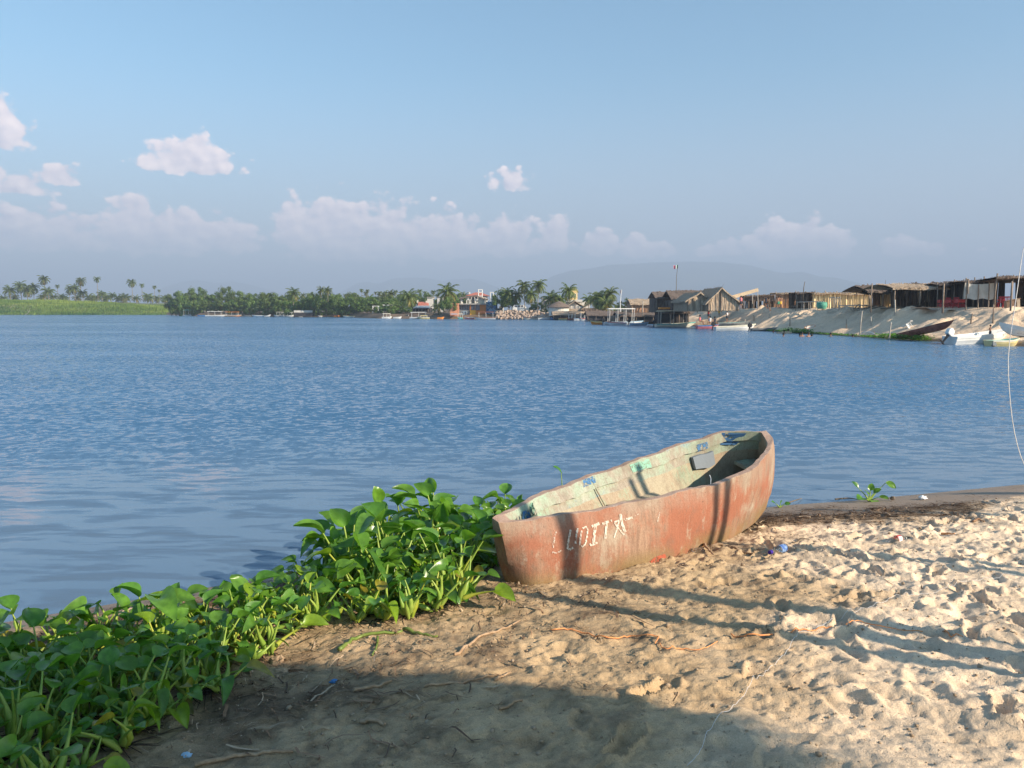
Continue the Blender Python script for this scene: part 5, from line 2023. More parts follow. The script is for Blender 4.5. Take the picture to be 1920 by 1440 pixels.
def outboard(root, x, z, s_=1.0, cowl='white', tilt=.18):
    """cowl with a rounded, tapering profile on a leg that ends in a fin and a propeller"""
    R = Matrix.Translation((x - .12 * s_, 0, z)) @ Matrix.Rotation(tilt, 4, 'Y') @ Matrix.Scale(s_, 4)
    mb = MB()
    prof = [(-.30, .10), (-.36, .30), (-.33, .48), (-.20, .58), (.02, .56), (.12, .44), (.13, .22), (.08, .10)]
    rows = []
    for (yy, k) in ((-.15, .80), (-.13, .95), (-.05, 1.0), (.05, 1.0), (.13, .95), (.15, .80)):
        rows.append([R @ Vector((-.12 + (px_ + .12) * k, yy, .33 + (pz - .33) * k)) for (px_, pz) in prof + prof[:1]])
    mb.grid(rows)
    mb.add([R @ Vector((-.12 + (p_[0] + .12) * .8, -.15, .33 + (p_[1] - .33) * .8)) for p_ in prof], [tuple(range(8))])
    mb.add([R @ Vector((-.12 + (p_[0] + .12) * .8, .15, .33 + (p_[1] - .33) * .8)) for p_ in prof], [tuple(range(8))[::-1]])
    a = mb.build('outboard_motor', M[cowl], root)
    mb = MB()
    mb.tube([R @ Vector(q) for q in ((-.10, 0, .14), (-.12, 0, -.2), (-.14, 0, -.55))], [.09 * s_, .07 * s_, .05 * s_], 6)
    mb.tube([R @ Vector(q) for q in ((.05, 0, -.5), (-.10, 0, -.52), (-.36, 0, -.5))], [.03 * s_, .07 * s_, .03 * s_], 6)
    for k in range(3):
        an = k * 2.094
        mb.add([R @ Vector((-.37, .03 * math.cos(an), -.5 + .03 * math.sin(an))), R @ Vector((-.35, .13 * math.cos(an - .3), -.5 + .13 * math.sin(an - .3))), R @ Vector((-.39, .13 * math.cos(an + .3), -.5 + .13 * math.sin(an + .3)))], [(0, 1, 2)])
    mb.build('motor_leg', M['black'], a)


def boat(label, px, pyw, Y, L_, heading, hullm, inm, B_=1.7, D_=.75, canopy=None, motor=None, name='boat', zoff=-.12, roll=0, pitch=0, group=None, seats=True, stripe=None, xz=None, nposts=3):
    p = at(px, pyw, Y)
    loc = (p.x, Y, zoff) if xz is None else xz
    r = thing(name, label, 'boat', loc, heading, group)
    r.rotation_euler = (roll, pitch, heading)
    mb = MB()
    loft_boat(mb, L_, B_, D_)
    mb.build('hull', [M[hullm], M[inm]], r)
    if stripe:
        mb = MB()
        n = 14
        for sgn in (-1, 1):
            rows = []
            for i in range(n + 1):
                t = i / n
                x = (t - .5) * L_
                nose = .42
                hb = B_ / 2 * (.75 + .25 * math.sin(math.pi / 2 * min(t / .4, 1))) if t < 1 - nose else B_ / 2 * max(1 - ((t - (1 - nose)) / nose) ** 2.1, .015)
                zt = D_ * (1 + .35 * max(0, (t - .35) / .65) ** 2)
                xo = x + (0.05 * L_ * ((t - .8) / .2) if t > .8 else 0)
                rows.append([Vector((xo + .01, sgn * (hb + .03), zt + .01)), Vector((xo, sgn * (hb * .985 + .03), zt - .22 * D_))])
            mb.grid(rows)
        mb.build('rub_rail', M[stripe], r)
    if seats:
        mb = MB()
        for t in (-.28, -.05, .15):
            mb.box((t * L_, 0, D_ * .72), (.28, B_ * .80, .05))
        mb.build('bench', M[inm], r)
    if canopy:
        h0, x0, x1, cm_, pm = canopy
        mb = MB()
        cx_, lx_ = (x0 + x1) / 2 * L_, (x1 - x0) * L_
        mb.box((cx_, 0, h0), (lx_, B_ * 1.02, .10))
        mb.box((cx_, 0, h0 + .075), (lx_ * .97, B_ * .8, .05))
        mb.build('canopy', M[cm_], r)
        for k in range(nposts):
            for sy in (-1, 1):
                xx = (x0 + (x1 - x0) * (k + .15) / (nposts - .7)) * L_
                mb = MB()
                mb.tube([(xx, sy * B_ * .44, D_ * .8), (xx + .05, sy * B_ * .46, h0 - .045)], .045, 5)
                mb.build('canopy_post', M[pm], r)
    if motor:
        outboard(r, -L_ / 2, D_, 1.0, motor)
    return r


PI = math.pi
# the white launch and its neighbours at the foot of the bank
wb = boat('large white open launch with a white outboard motor, nosed up on the sand', 1832, 641, 57.6, 5.5, math.radians(20), 'white', 'white', 1.65, .80, None, None, 'boat', -.10, 0, math.radians(-2.5), None, True, 'white')
wb.location.x += .1
outboard(wb, -2.75, .72, 1.15, 'white', .75)
mb = MB()


def side_pt(t, zf, off=.03, L_=5.5, B_=1.65, D_=.80):
    x = (t - .5) * L_
    hb = B_ / 2 * (.75 + .25 * math.sin(math.pi / 2 * min(t / .4, 1))) if t < .58 else B_ / 2 * max(1 - ((t - .58) / .42) ** 2.1, .015)
    zt = D_ * (1 + .35 * max(0, (t - .35) / .65) ** 2)
    xo = x + (0.05 * L_ * ((t - .8) / .2) if t > .8 else 0)
    zb = 0 if t < .75 else D_ * .75 * ((t - .75) / .25) ** 2.2
    a, b2 = Vector((xo, -hb, zt)), Vector((x + (xo - x) * .6, -hb * .96, zt * .6 + zb * .4))
    q = a.lerp(b2, zf)
    return q + Vector((.3, -1, 0)).normalized() * off


def hull_stroke(mb, pts, w_=.022):
    for (t0, z0), (t1, z1) in zip(pts, pts[1:]):
        a, b2 = side_pt(t0, z0), side_pt(t1, z1)
        d = (b2 - a).normalized()
        n = Vector((0, 0, 1)).cross(d)
        up = d.cross(Vector((.3, -1, 0)).normalized()).normalized() * w_
        mb.add([a - up, b2 - up, b2 + up, a + up], [(0, 1, 2, 3)])


for pts in ([(.825, .30), (.80, .30), (.80, .95), (.825, .95)], [(.80, .62), (.82, .62)], [(.845, .25), (.845, .95)],
            [(.872, .95), (.878, .25)], [(.878, .25), (.892, .7), (.897, .28)], [(.90, .65), (.905, .45), (.913, .45), (.912, .7), (.90, .68)], [(.918, .45), (.920, .68), (.926, .5), (.932, .68), (.936, .42)], [(.94, .62), (.946, .42), (.952, .45)], [(.955, .60), (.960, .40)], [(.78, .55), (.783, .60)]):
    hull_stroke(mb, pts)
mb.build('lettering', M['greyhull'], wb)
boat('long faded red canoe hauled slantwise up the bank left of the white launch', 1737, 626, 62, 5.6, math.radians(10), 'redrust', 'redrust', .9, .42, None, None, 'rowing_boat', 0, 0, 0, None, False, None, (32.6 * 62 / 62, 63, .35))
rb = bpy.data.objects[-1] if False else [o for o in bpy.data.objects if o.get('label', '').startswith('long faded red canoe')][0]
q0, q1 = at(1688, 635, 66), at(1785, 612, 60)
q1 = Vector((q1.x, 60, 1.15))
q0 = Vector((q0.x, 66, .12))
dv = q1 - q0
rb.location = (q0 + q1) / 2 - Vector((0, 0, .05))
rb.rotation_euler = (0, -math.atan2(dv.z, math.hypot(dv.x, dv.y)), math.atan2(dv.y, dv.x))
for ch in rb.children:
    ch.scale = (dv.length / 5.6, 1, 1)
boat('small pale yellow dinghy with a dark stern floating in front of the white launch', 1880, 646, 54.0, 2.35, math.radians(12), 'yellow', 'teal', 1.05, .46, None, None, 'dinghy', -.06, 0, 0, None, True, 'cream')
mb = MB()
mb.box((.1, 0, .02), (.30, .86, .34))
din = [o for o in bpy.data.objects if o.get('label', '').startswith('small pale yellow dinghy')][0]
o = mb.build('stern_locker', M['greyhull'], din)
o.location = (-1.12, 0, .26)
boat('white boat bow pushed up the sand beyond the yellow dinghy at the right edge', 1935, 622, 55.5, 4.0, math.radians(160), 'white', 'greyhull', 1.2, .6, None, None, 'boat', .5, 0, math.radians(-8), None, False)

# boats along the shore, nearest first
boat('white open launch with a dark outboard, afloat at the foot of the sand bank', 1377, 619, 97, 4.9, math.radians(6), 'white', 'cream', 1.4, .62, None, 'black', 'boat', -.1, 0, math.radians(-1.5), None, True, 'cream')
boat('low dark grey boat moored just right of the white open launch', 1434, 621, 93, 3.2, math.radians(3), 'greyhull', 'greyhull', 1.2, .42, None, 'black', 'boat', -.08)
boat('grey green skiff drawn up behind the white open launch', 1372, 608, 106, 4.4, math.radians(8), 'greyhull', 'teal', 1.3, .45, None, None, 'boat', .35)
boat('pink and blue painted boat full of people at the foot of the bank', 1326, 614, 105, 2.9, math.radians(8), 'pink', 'bluep', 1.3, .55, None, None, 'boat', -.1, 0, 0, None, True, 'bluep')
boat('small orange and white skiff lying on the sand bank above the swimmers', 1519, 616, 87, 1.1 * 1.1, math.radians(15), 'orange', 'white', .6, .28, None, None, 'skiff', .45, math.radians(25), math.radians(-12), None, False, None, (at(1519, 616, 87).x, 87, .38))
boat('cream boat with a long pale roof on slanting posts, the nearest canopy boat', 1265, 613, 116, 5.6, math.radians(4), 'cream', 'cream', 1.7, .62, (2.45, -.45, .32, 'plywood', 'palepole'), 'black', 'canopy_boat', -.12, 0, math.radians(-1), None, True, 'teal')
boat('white boat under a long white flat roof, left of the cream canopy boat', 1168, 609, 133, 6.2, math.radians(4), 'white', 'white', 1.7, .6, (2.75, -.42, .30, 'white', 'white'), 'black', 'canopy_boat', -.1, 0, 0, None, True, 'lightblue', None, 4)
boat('red and white rowing boat lying alongside the long white canopy boat', 1157, 609.5, 130, 3.0, math.radians(182), 'white', 'cream', .9, .5, None, None, 'boat', -.06, 0, 0, None, False, 'red')
boat('orange inflatable looking boat with yellow spots left of the white canopy boat', 1118, 609, 136, 1.9, math.radians(180), 'orange', 'yellow', 1.1, .55, None, None, 'boat', -.05, 0, 0, None, False, 'yellow')
boat('long grey green open boat touching the stern of the white canopy boat', 1198, 610, 128, 2.9, math.radians(5), 'lightblue', 'greyhull', 1.3, .5, None, 'black', 'boat', -.1)
for (px, py, L_, hm, im, st, lb, cn) in [
    (1057, 602, 2.6, 'yellow', 'orange', 'orange', 'yellow boat beached leftmost in front of the thatch shelters', None),
    (1072, 602.5, 2.2, 'redrust', 'red', None, 'small dark red boat between the yellow and the white one', (1.7, -.4, .4, 'thatch_dark', 'white')),
    (1084, 603.5, 2.0, 'white', 'white', 'lightblue', 'small white boat in front of the thatch shelters', None),
    (1096, 604, 2.6, 'white', 'pink', 'red', 'white and pink boat with people right of the small white boat', (1.9, -.4, .4, 'plywood', 'white')),
    (994, 599, 3.6, 'cream', 'red', 'redrust', 'red sided boat at the foot of the rubble slope', None),
    (1021, 600, 3.4, 'white', 'white', None, 'white boat with a dark cover at the right foot of the rubble', None),
    (1041, 600, 2.6, 'bluep', 'greyhull', None, 'dark blue boat moored below the round hut', None),
    (910, 599, 5.6, 'white', 'cream', 'redrust', 'white canopy boat with a reddish roof in front of the orange wall', (2.0, -.42, .35, 'redrust', 'white')),
    (880, 598, 2.6, 'pink', 'red', 'white', 'pink and red boat below the grey wall', None),
    (863, 598, 1.4, 'teal', 'white', None, 'tiny teal boat with a white top left of the pink one', (1.5, -.5, .5, 'cream', 'white')),
    (795, 600, 3.2, 'yellow', 'yellow', 'cream', 'yellow topped boat afloat in front of the others at the village', (1.0, -.3, .3, 'yellow', 'white')),
    (826, 596, 1.8, 'orange', 'orange', None, 'orange skiff under the waterside roof', None),
    (785, 596, 5.0, 'white', 'cream', None, 'long white boat with a white roof below the red roofed house', (1.9, -.45, .45, 'white', 'white')),
    (745, 595, 2.3, 'white', 'white', None, 'white launch at the village landing with a raised bow', None),
    (725, 595, 2.8, 'white', 'cream', None, 'pale canopy boat below the small drooping palm', (1.5, -.4, .4, 'cream', 'white')),
    (656, 593.5, 4.6, 'white', 'cream', 'yellow', 'long white boat afloat below the spreading trees', None),
    (632, 592.5, 2.0, 'orange', 'white', None, 'small orange and white boat left of the long white one', None),
    (600, 592.5, 1.6, 'white', 'white', None, 'tiny white boat in the shade of the spreading trees', None),
    (564, 592.5, 1.6, 'white', 'lightblue', None, 'tiny white boat between the canopy boat and the shade trees', None),
    (541, 592, 4.2, 'white', 'white', None, 'white canopy boat at the right end of the left sandy landing', (1.7, -.45, .4, 'white', 'white')),
    (523, 592, 3.6, 'white', 'cream', None, 'second white canopy boat at the left sandy landing', (1.8, -.45, .2, 'cream', 'white')),
    (485, 591.5, 4.6, 'lightblue', 'greyhull', 'white', 'long pale blue boat on the left sandy landing', None),
    (502, 590, 2.6, 'white', 'white', None, 'white boat tilted bow up on the left sandy landing', None),
    (437, 590.5, 6.4, 'orange', 'white', 'white', 'orange sided boat with a pale roof on the left landing', (1.8, -.45, .35, 'orange', 'white')),
    (405, 590.5, 8.2, 'white', 'cream', None, 'long white boat with a thin white roof left of the orange one', (2.0, -.4, .3, 'white', 'white')),
    (377, 590, 3.0, 'bluep', 'greyhull', None, 'small dark blue boat between two canopy boats at the left', None),
    (355, 590, 5.4, 'white', 'teal', None, 'white boat with a teal roof nearest the tip of the grassy point', (2.6, -.45, .5, 'teal', 'white')),
    (463, 590.5, 3.0, 'greyhull', 'greyhull', None, 'dull grey boat lying low on the left sandy landing', None)]:
    x_ = (px - 960) / F
    # where the boat lies: just off the water line along its line of sight
    Yd = 130.0
    while Yd < 600 and far_y(x_ * Yd) - Yd > 3.0:
        Yd += .5
    Lr = L_
    boat(lb, px, py, Yd, Lr, math.radians(RNG.choice([0, 180]) + RNG.uniform(-8, 8)), hm, im, min(1.5, Lr * .35), .55, cn, None, 'canopy_boat' if cn else 'boat', -.05, 0, math.radians(-9) if 'tilted' in lb else 0, None, False, st)

# ------------------------------------------------------------------ thatch structures
def strips(mb, A_, B_, z0, z1, w_=.13, jit=.12, tone=(.7, 1.3), zjit=.25, gap=.0, off=.0):
    """a wall of hanging palm leaves or canes between two ground points"""
    A_, B_ = Vector(A_), Vector(B_)
    L_ = (B_ - A_).length
    d = (B_ - A_) / L_
    n = Vector((-d.y, d.x, 0))
    k = max(int(L_ / w_ * 1.9), 2)
    if gap < .08:
        cols_ = []
        for i in range(9):
            t = i / 8
            q = A_ + d * (L_ * t) + n * (.10 + off)
            cols_.append([q + Vector((0, 0, (z0(t) if callable(z0) else z0))), q + Vector((0, 0, (z1(t) if callable(z1) else z1) - .04))])
        mb.grid(cols_, (.75, .75, .75))
    for i in range(k):
        if RNG.random() < gap:
            continue
        t = (i + RNG.uniform(-.5, .5)) / k
        t = min(max(t, 0), 1)
        za = z0(t) if callable(z0) else z0
        zb = z1(t) if callable(z1) else z1
        c = A_ + d * (L_ * t) + n * (RNG.uniform(-jit, jit) + off)
        top = zb + RNG.uniform(-.05, .08)
        bot = za + RNG.uniform(0, zjit)
        hw = w_ * RNG.uniform(.45, .9)
        lean = RNG.uniform(-.12, .12)
        v = RNG.uniform(*tone)
        ang = RNG.uniform(-.6, .6)
        dd_ = d * math.cos(ang) + n * math.sin(ang)
        mid = c + d * lean * .5 + n * RNG.uniform(-.05, .05)
        mb.add([c - dd_ * hw + Vector((0, 0, bot)), c + dd_ * hw + Vector((0, 0, bot)), mid + dd_ * hw * 1.1 + Vector((0, 0, (top + bot) / 2)), mid - dd_ * hw * 1.1 + Vector((0, 0, (top + bot) / 2)), c + d * lean + dd_ * hw + Vector((0, 0, top)), c + d * lean - dd_ * hw + Vector((0, 0, top))],
               [(0, 1, 2, 3), (3, 2, 4, 5)], (v, v, v))


def roof_sheet(mb, P, thick=.16, rag=.25, tone=(.75, 1.25)):
    """P: rows of points, thatched sheet with ragged leaf ends hanging from its first and last rows"""
    mb.grid(P, (.9, .9, .9))
    mb.grid([[p + Vector((0, 0, -thick)) for p in r_][::-1] for r_ in P], (.8, .8, .8))
    for r_ in (P[0], P[-1]):
        for a, b2 in zip(r_, r_[1:]):
            mb.add([a, b2, b2 - Vector((0, 0, thick)), a - Vector((0, 0, thick))], [(0, 1, 2, 3)])
            L_ = (b2 - a).length
            for k in range(int(L_ / .10) + 1):
                t = RNG.random()
                p = a.lerp(b2, t) + Vector((RNG.uniform(-.08, .08), RNG.uniform(-.12, .12), RNG.uniform(-.02, .10)))
                d = (b2 - a).normalized()
                h = RNG.uniform(.1, rag + .1)
                v = RNG.uniform(*tone)
                w_ = RNG.uniform(.03, .08)
                mb.add([p - d * w_, p + d * w_, p + d * RNG.uniform(-.15, .15) - Vector((0, 0, h))], [(0, 1, 2)], (v, v, v))
    # leaves lying on the sheet
    nr, nc = len(P), len(P[0])
    area = sum((P[i][j + 1] - P[i][j]).length * (P[i + 1][j] - P[i][j]).length for i in range(nr - 1) for j in range(nc - 1))
    for k in range(int(area * 7)):
        i, j = RNG.randrange(nr - 1), RNG.randrange(nc - 1)
        u, v_ = RNG.random(), RNG.random()
        p = P[i][j].lerp(P[i][j + 1], u).lerp(P[i + 1][j].lerp(P[i + 1][j + 1], u), v_)
        dn = (P[i + 1][j] - P[i][j]).normalized()
        al = (P[i][j + 1] - P[i][j]).normalized()
        L_, w_ = RNG.uniform(.25, .7), RNG.uniform(.03, .09)
        v = RNG.uniform(*tone)
        up = Vector((0, 0, RNG.uniform(.03, .12)))
        mb.add([p - al * w_ + up * .4, p + al * w_ + up * .4, p + al * w_ * .4 + dn * L_ * RNG.choice([-1, 1]) + up], [(0, 1, 2)], (v, v, v))


def posts(root, pts, z0, z1, r_=.06, mat='pole', jit=.15):
    for p in pts:
        mb = MB()
        a = z0(p) if callable(z0) else z0
        b2 = z1(p) if callable(z1) else z1
        mb.tube([(p.x, p.y, a - .15), (p.x + RNG.uniform(-.05, .05), p.y, (a + b2) / 2), (p.x + RNG.uniform(-jit, jit) * .5, p.y + RNG.uniform(-jit, jit), b2 + RNG.uniform(-.05, .2))], r_ * RNG.uniform(.8, 1.2), 5)
        mb.build('pole', M[mat], root, True)


def bz(p):
    return 2.95


def front(d, o=1.2):
    """a point just inland of the crest of the bank"""
    return Vector((float(bank_xb(d)) + float(bank_w(d)) + o, d, 0))


def crest(px, o=1.2):
    """distance at which the line o metres inland of the crest crosses a column of the photograph"""
    lo, hi = 30.0, 135.0
    x_ = (px - 960) / F
    for _ in range(40):
        m_ = (lo + hi) / 2
        if front(m_, o).x / m_ > x_:
            lo = m_
        else:
            hi = m_
    return (lo + hi) / 2


def zof(py, d):
    return at(960, py, d).z


def palapa(label, px0, px1, top_l, top_r, roofm='thatch_dark', depth=6.0, rise=.5, o=1.2, nposts=4, walls=(), zg=2.62, postm='pole', sag=.12, name='thatch_shelter', back_wall=None):
    d0, d1 = crest(px0, o), crest(px1, o)
    dB = d0 - .12 * (d0 - d1)
    A_, B_ = front(d0, o), Vector(((px1 - 960) / F * dB, dB, 0))
    zl, zr_ = zof(top_l, d0), zof(top_r, dB)
    r = thing(name, label, 'shelter', (0, 0, 0))
    n = max(6, int((A_ - B_).length / .8))
    rows = []
    inl = Vector((.15, 1, 0)).normalized()
    for i in range(5):
        s_ = i / 4
        row = []
        for j in range(n + 1):
            t = j / n
            p = A_.lerp(B_, t) + inl * (depth * s_ - .35)
            p.z = zl + (zr_ - zl) * t + rise * s_ - sag * .5 + sag * float(fbm(np.array(t * n * .35 + px0), np.array(s_ * 3.0), 7, 3)) * 1.6 + .03 * math.sin(j * 2.3)
            row.append(p)
        rows.append(row)
    mb = MB()
    roof_sheet(mb, rows)
    for row in (rows[0], rows[-1]):
        pass
    mb.build('thatch_roof', M[roofm], r)
    pp = [A_.lerp(B_, (k + .1) / (nposts - .8)) for k in range(nposts)]
    posts(r, pp, zg, lambda p: zl + (zr_ - zl) * ((p - A_).length / max((B_ - A_).length, .1)) + .1)
    posts(r, [p + inl * (depth - .6) for p in pp], zg, lambda p: zl + rise * .7, .05)
    for (ta, tb, zb_, zt_, mt_, gp) in walls:
        mb = MB()
        f0 = lambda t, ta=ta, tb=tb, zt_=zt_: (zl + (zr_ - zl) * (ta + (tb - ta) * t)) - zt_
        strips(mb, A_.lerp(B_, ta), A_.lerp(B_, tb), zg + zb_, f0, .12, .08, (.65, 1.35), .15, gp)
        mb.build('wall', M[mt_], r)
    if back_wall:
        mb = MB()
        strips(mb, A_ + inl * depth * .9, B_ + inl * depth * .9, zg - .2, zl + rise * .5, .2, .1, (.5, 1.1), .2, back_wall)
        strips(mb, B_, B_ + inl * depth * .95, zg - .2, min(zr_, zl) + .1, .2, .08, (.5, 1.1), .2, 0)  # end wall added to block the sun and darken the shelter inside
        mb.build('wall', M['thatch_dark'], r)
    return r


# along the crest, from the right edge of the frame towards the distance
palapa('open dark thatch shelter at the right edge, highest of the row on the bank', 1858, 1990, 519, 512, depth=9, rise=-.2, nposts=5, back_wall=.75)
palapa('dark thatch shelter behind the grey white tarpaulin', 1800, 1860, 527, 521, depth=9, rise=.0, nposts=4, back_wall=.6)
palapa('open shelter with red tables under a black brushwood roof', 1752, 1802, 533, 527, depth=8, rise=.1, nposts=4, back_wall=.7)
palapa('long shelter with a wall of ragged hanging palm leaves', 1668, 1754, 543, 533, depth=7, rise=.35, nposts=5, walls=((0, 1, .0, .1, 'thatch_dark', .05), (.05, .95, .5, .1, 'thatch', .55)), back_wall=.1)
palapa('dark shelter with a brown woven mat left of the ragged leaf wall', 1630, 1668, 548, 543, depth=7, rise=.3, nposts=3, walls=((.5, .98, .05, .45, 'straw', .0),), back_wall=.0)
palapa('long low shelter closed by a wall of yellow straw', 1522, 1630, 549, 549.5, 'thatch', depth=5, rise=.1, nposts=6, walls=((0, 1, .05, .05, 'straw', .0),), sag=.08)
palapa('shelter with dark hanging leaves between the mat wall and the yellow straw', 1490, 1523, 549, 549, depth=5, rise=.1, nposts=3, walls=((0, 1, .6, .0, 'thatch_dark', .05),), back_wall=.1)
palapa('low hut closed by a reddish brown reed mat', 1451, 1491, 550, 549, 'thatch', depth=5, rise=.1, nposts=3, walls=((0, 1, .02, .05, 'reedmat', .0),), sag=.05)
palapa('open pole shelter with thin hanging canes right of the gabled huts', 1392, 1449, 555, 553, depth=5, rise=.1, nposts=7, walls=((0, 1, 1.1, .0, 'thatch_dark', .45),), back_wall=.35)


def gable(label, px0, px1, Y, pyb, pye, pyr, depth, roofm='thatch', wallm='thatch', openf=False, name='thatch_hut', skew=.0, wall=True, ridge_t=.5):
    """a hut whose gable faces the water"""
    A_, B_ = at(px0, pyb, Y), at(px1, pyb, Y)
    ze, zr_ = at(px0, pye, Y).z, at(px0, pyr, Y).z
    zb_ = A_.z
    r = thing(name, label, 'hut', (0, 0, 0))
    inl = Vector((skew, 1, 0)).normalized() * depth
    Mx = A_.lerp(B_, ridge_t)
    mb = MB()
    ov = .45
    for s_ in (-1, 1):
        E = A_ if s_ < 0 else B_
        e = Vector((E.x + s_ * ov, Y, ze - .25))
        m_ = Vector((Mx.x, Y, zr_))
        rows = []
        for i in range(5):
            t = i / 4
            row = []
            for j in range(5):
                u = j / 4
                p = e.lerp(m_, t) + inl * (u * 1.08) - inl.normalized() * .4
                p.z += .05 * math.sin(j * 2.1 + i * 1.7)
                row.append(p)
            rows.append(row)
        roof_sheet(mb, rows, .18)
        cols = list(zip(*rows))
        for cc in (cols[0],):
            for a, b2 in zip(cc, cc[1:]):
                mb.add([a, b2, b2 - Vector((0, 0, .2)), a - Vector((0, 0, .2))], [(0, 1, 2, 3)])
    mb.build('thatch_roof', M[roofm], r)
    if wall:
        mb = MB()
        w_ = B_.x - A_.x

        def ztop(t):
            if t < ridge_t:
                return ze + (zr_ - ze) * t / ridge_t - .15
            return ze + (zr_ - ze) * (1 - t) / (1 - ridge_t) - .15
        strips(mb, (A_.x, Y, 0), (B_.x, Y, 0), zb_, (lambda t: ze) if openf else ztop, .14, .06, (.7, 1.3), .1, 0)
        strips(mb, (A_.x, Y, 0), (A_.x + inl.x, Y + inl.y, 0), zb_, ze, .16, .06, (.7, 1.3), .1, 0)
        strips(mb, (B_.x, Y, 0), (B_.x + inl.x, Y + inl.y, 0), zb_, ze, .16, .06, (.7, 1.3), .1, 0)
        mb.build('wall', M[wallm], r)
    for t in (0, ridge_t, 1):
        q = A_.lerp(B_, t)
        b = MB()
        b.tube([(q.x, Y - .12, zb_), (q.x, Y - .12, ze if t in (0, 1) else zr_ - .1)], .07, 5)
        b.build('pole', M['pole'], r)
    return r


gable('larger gabled hut of grey palm leaves with a peaked front', 1328, 1384, 104, 583, 566, 539, 9, 'thatch', 'thatch', ridge_t=.42)
gable('smaller gabled hut of grey palm leaves left of the larger one', 1290, 1330, 106, 584, 561, 547.5, 9, 'thatch', 'thatch', ridge_t=.55)


def hall(label, px0, px1, Y, pyb, pye, pyr, roofm='thatch_dark', wallm='thatch', depth=6, wall=1, name='thatch_hall', cat='hut', nposts=5, flat=False):
    """long roof seen from its side"""
    A_, B_ = at(px0, pyb, Y), at(px1, pyb, Y)
    ze, zr_ = at(px0, pye, Y).z, at(px0, pyr, Y).z
    r = thing(name, label, cat, (0, 0, 0))
    mb = MB()
    n = max(5, int((B_.x - A_.x) / 1.5))
    rows = []
    for i in range(5):
        t = i / 4
        rows.append([Vector((A_.x - .3 + (B_.x - A_.x + .6) * j / n, Y - .4 + (depth * .5 + .4) * t, ze + (zr_ - ze) * t + .05 * math.sin(j * 1.9 + i))) for j in range(n + 1)])
    if roofm in ('tile', 'tin', 'tarp'):
        mb.grid(rows, None)
        mb.grid([[p - Vector((0, 0, .12)) for p in q][::-1] for q in rows])
    else:
        roof_sheet(mb, rows, .18)
    back = [[Vector((p.x, 2 * (Y + depth * .5) - p.y, p.z)) for p in q] for q in rows]
    mb.grid(back[::-1])
    mb.build('roof', M[roofm], r)
    if wall:
        mb = MB()
        if wallm in ('plaster', 'concrete', 'dark', 'white'):
            mb.box(((A_.x + B_.x) / 2, Y + depth / 2, (A_.z + ze) / 2), (B_.x - A_.x, depth - .2, ze - A_.z))
        else:
            strips(mb, (A_.x, Y + .15, 0), (B_.x, Y + .15, 0), A_.z, ze, .16, .06, (.7, 1.3), .1, 0)
            strips(mb, (A_.x, Y + .15, 0), (A_.x, Y + depth, 0), A_.z, ze, .2, .06, (.7, 1.3), .1, 0)
        mb.build('wall', M[wallm], r)
    posts(r, [A_.lerp(B_, k / max(nposts - 1, 1)) - Vector((0, .2, 0)) for k in range(nposts)], A_.z, ze, .07)
    return r


hall('long high thatch hall behind the gabled huts', 1262, 1352, 116, 584, 563, 543.5, 'thatch_dark', 'thatch_dark', 8, 1, nposts=5)
hall('thatch house with a dark roof left of the long hall', 1231, 1262, 122, 586, 559, 546.5, 'thatch_dark', 'thatch_dark', 6, 1, nposts=3)
hall('thatch hut with a reddish cane wall beside the small yellowish palm', 1184, 1222, 136, 586, 570, 560.5, 'thatch', 'reedmat', 5, 1, nposts=3)
hall('dark thatch roof rising behind the brown mat shelter', 1628, 1680, 84, 572, 546, 533.5, 'thatch_dark', 'thatch_dark', 6, 0, nposts=3)
hall('pale brown thatch roof behind the ragged leaf wall', 1675, 1770, 76, 570, 540, 530.5, 'thatch', 'thatch_dark', 6, 0, nposts=3)
# low lean-to roofs by the water between the cream boat and the village
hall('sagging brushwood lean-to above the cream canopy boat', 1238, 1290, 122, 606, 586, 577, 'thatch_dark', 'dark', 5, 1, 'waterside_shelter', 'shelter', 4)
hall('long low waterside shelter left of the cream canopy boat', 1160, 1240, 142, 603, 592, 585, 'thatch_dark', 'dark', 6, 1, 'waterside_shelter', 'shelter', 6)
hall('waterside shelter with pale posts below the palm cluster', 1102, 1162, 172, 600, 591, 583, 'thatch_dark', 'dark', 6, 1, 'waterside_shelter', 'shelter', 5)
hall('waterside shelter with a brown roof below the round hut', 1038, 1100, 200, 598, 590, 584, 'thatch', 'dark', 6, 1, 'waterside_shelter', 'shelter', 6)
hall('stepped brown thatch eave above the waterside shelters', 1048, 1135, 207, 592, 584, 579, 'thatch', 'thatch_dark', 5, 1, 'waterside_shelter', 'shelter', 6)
gable('wide open gabled thatch restaurant roof with dark gable opening', 1062, 1094, 212, 588, 574, 563.5, 8, 'thatch', 'plaster', True)
gable('broad low gabled thatch roof right of the dark gable opening', 1093, 1133, 206, 588, 578, 565, 8, 'thatch', 'thatch_dark', True)
mb = MB()
r = thing('round_hut', 'round hut with a pointed cone of thatch above the waterside', 'hut', (0, 0, 0))
p = at(1048, 590, 208)
mb.lathe([(3.3, at(960, 576, 208).z), (2.2, at(960, 571, 208).z), (.15, at(960, 564.5, 208).z)], 18, Matrix.Translation((p.x, 208, 0)))
mb.build('thatch_roof', M['thatch_dark'], r)
mb = MB()
mb.lathe([(2.6, at(960, 592, 208).z), (2.6, at(960, 576, 208).z)], 18, Matrix.Translation((p.x, 208, 0)))
mb.build('wall', M['plaster'], r)

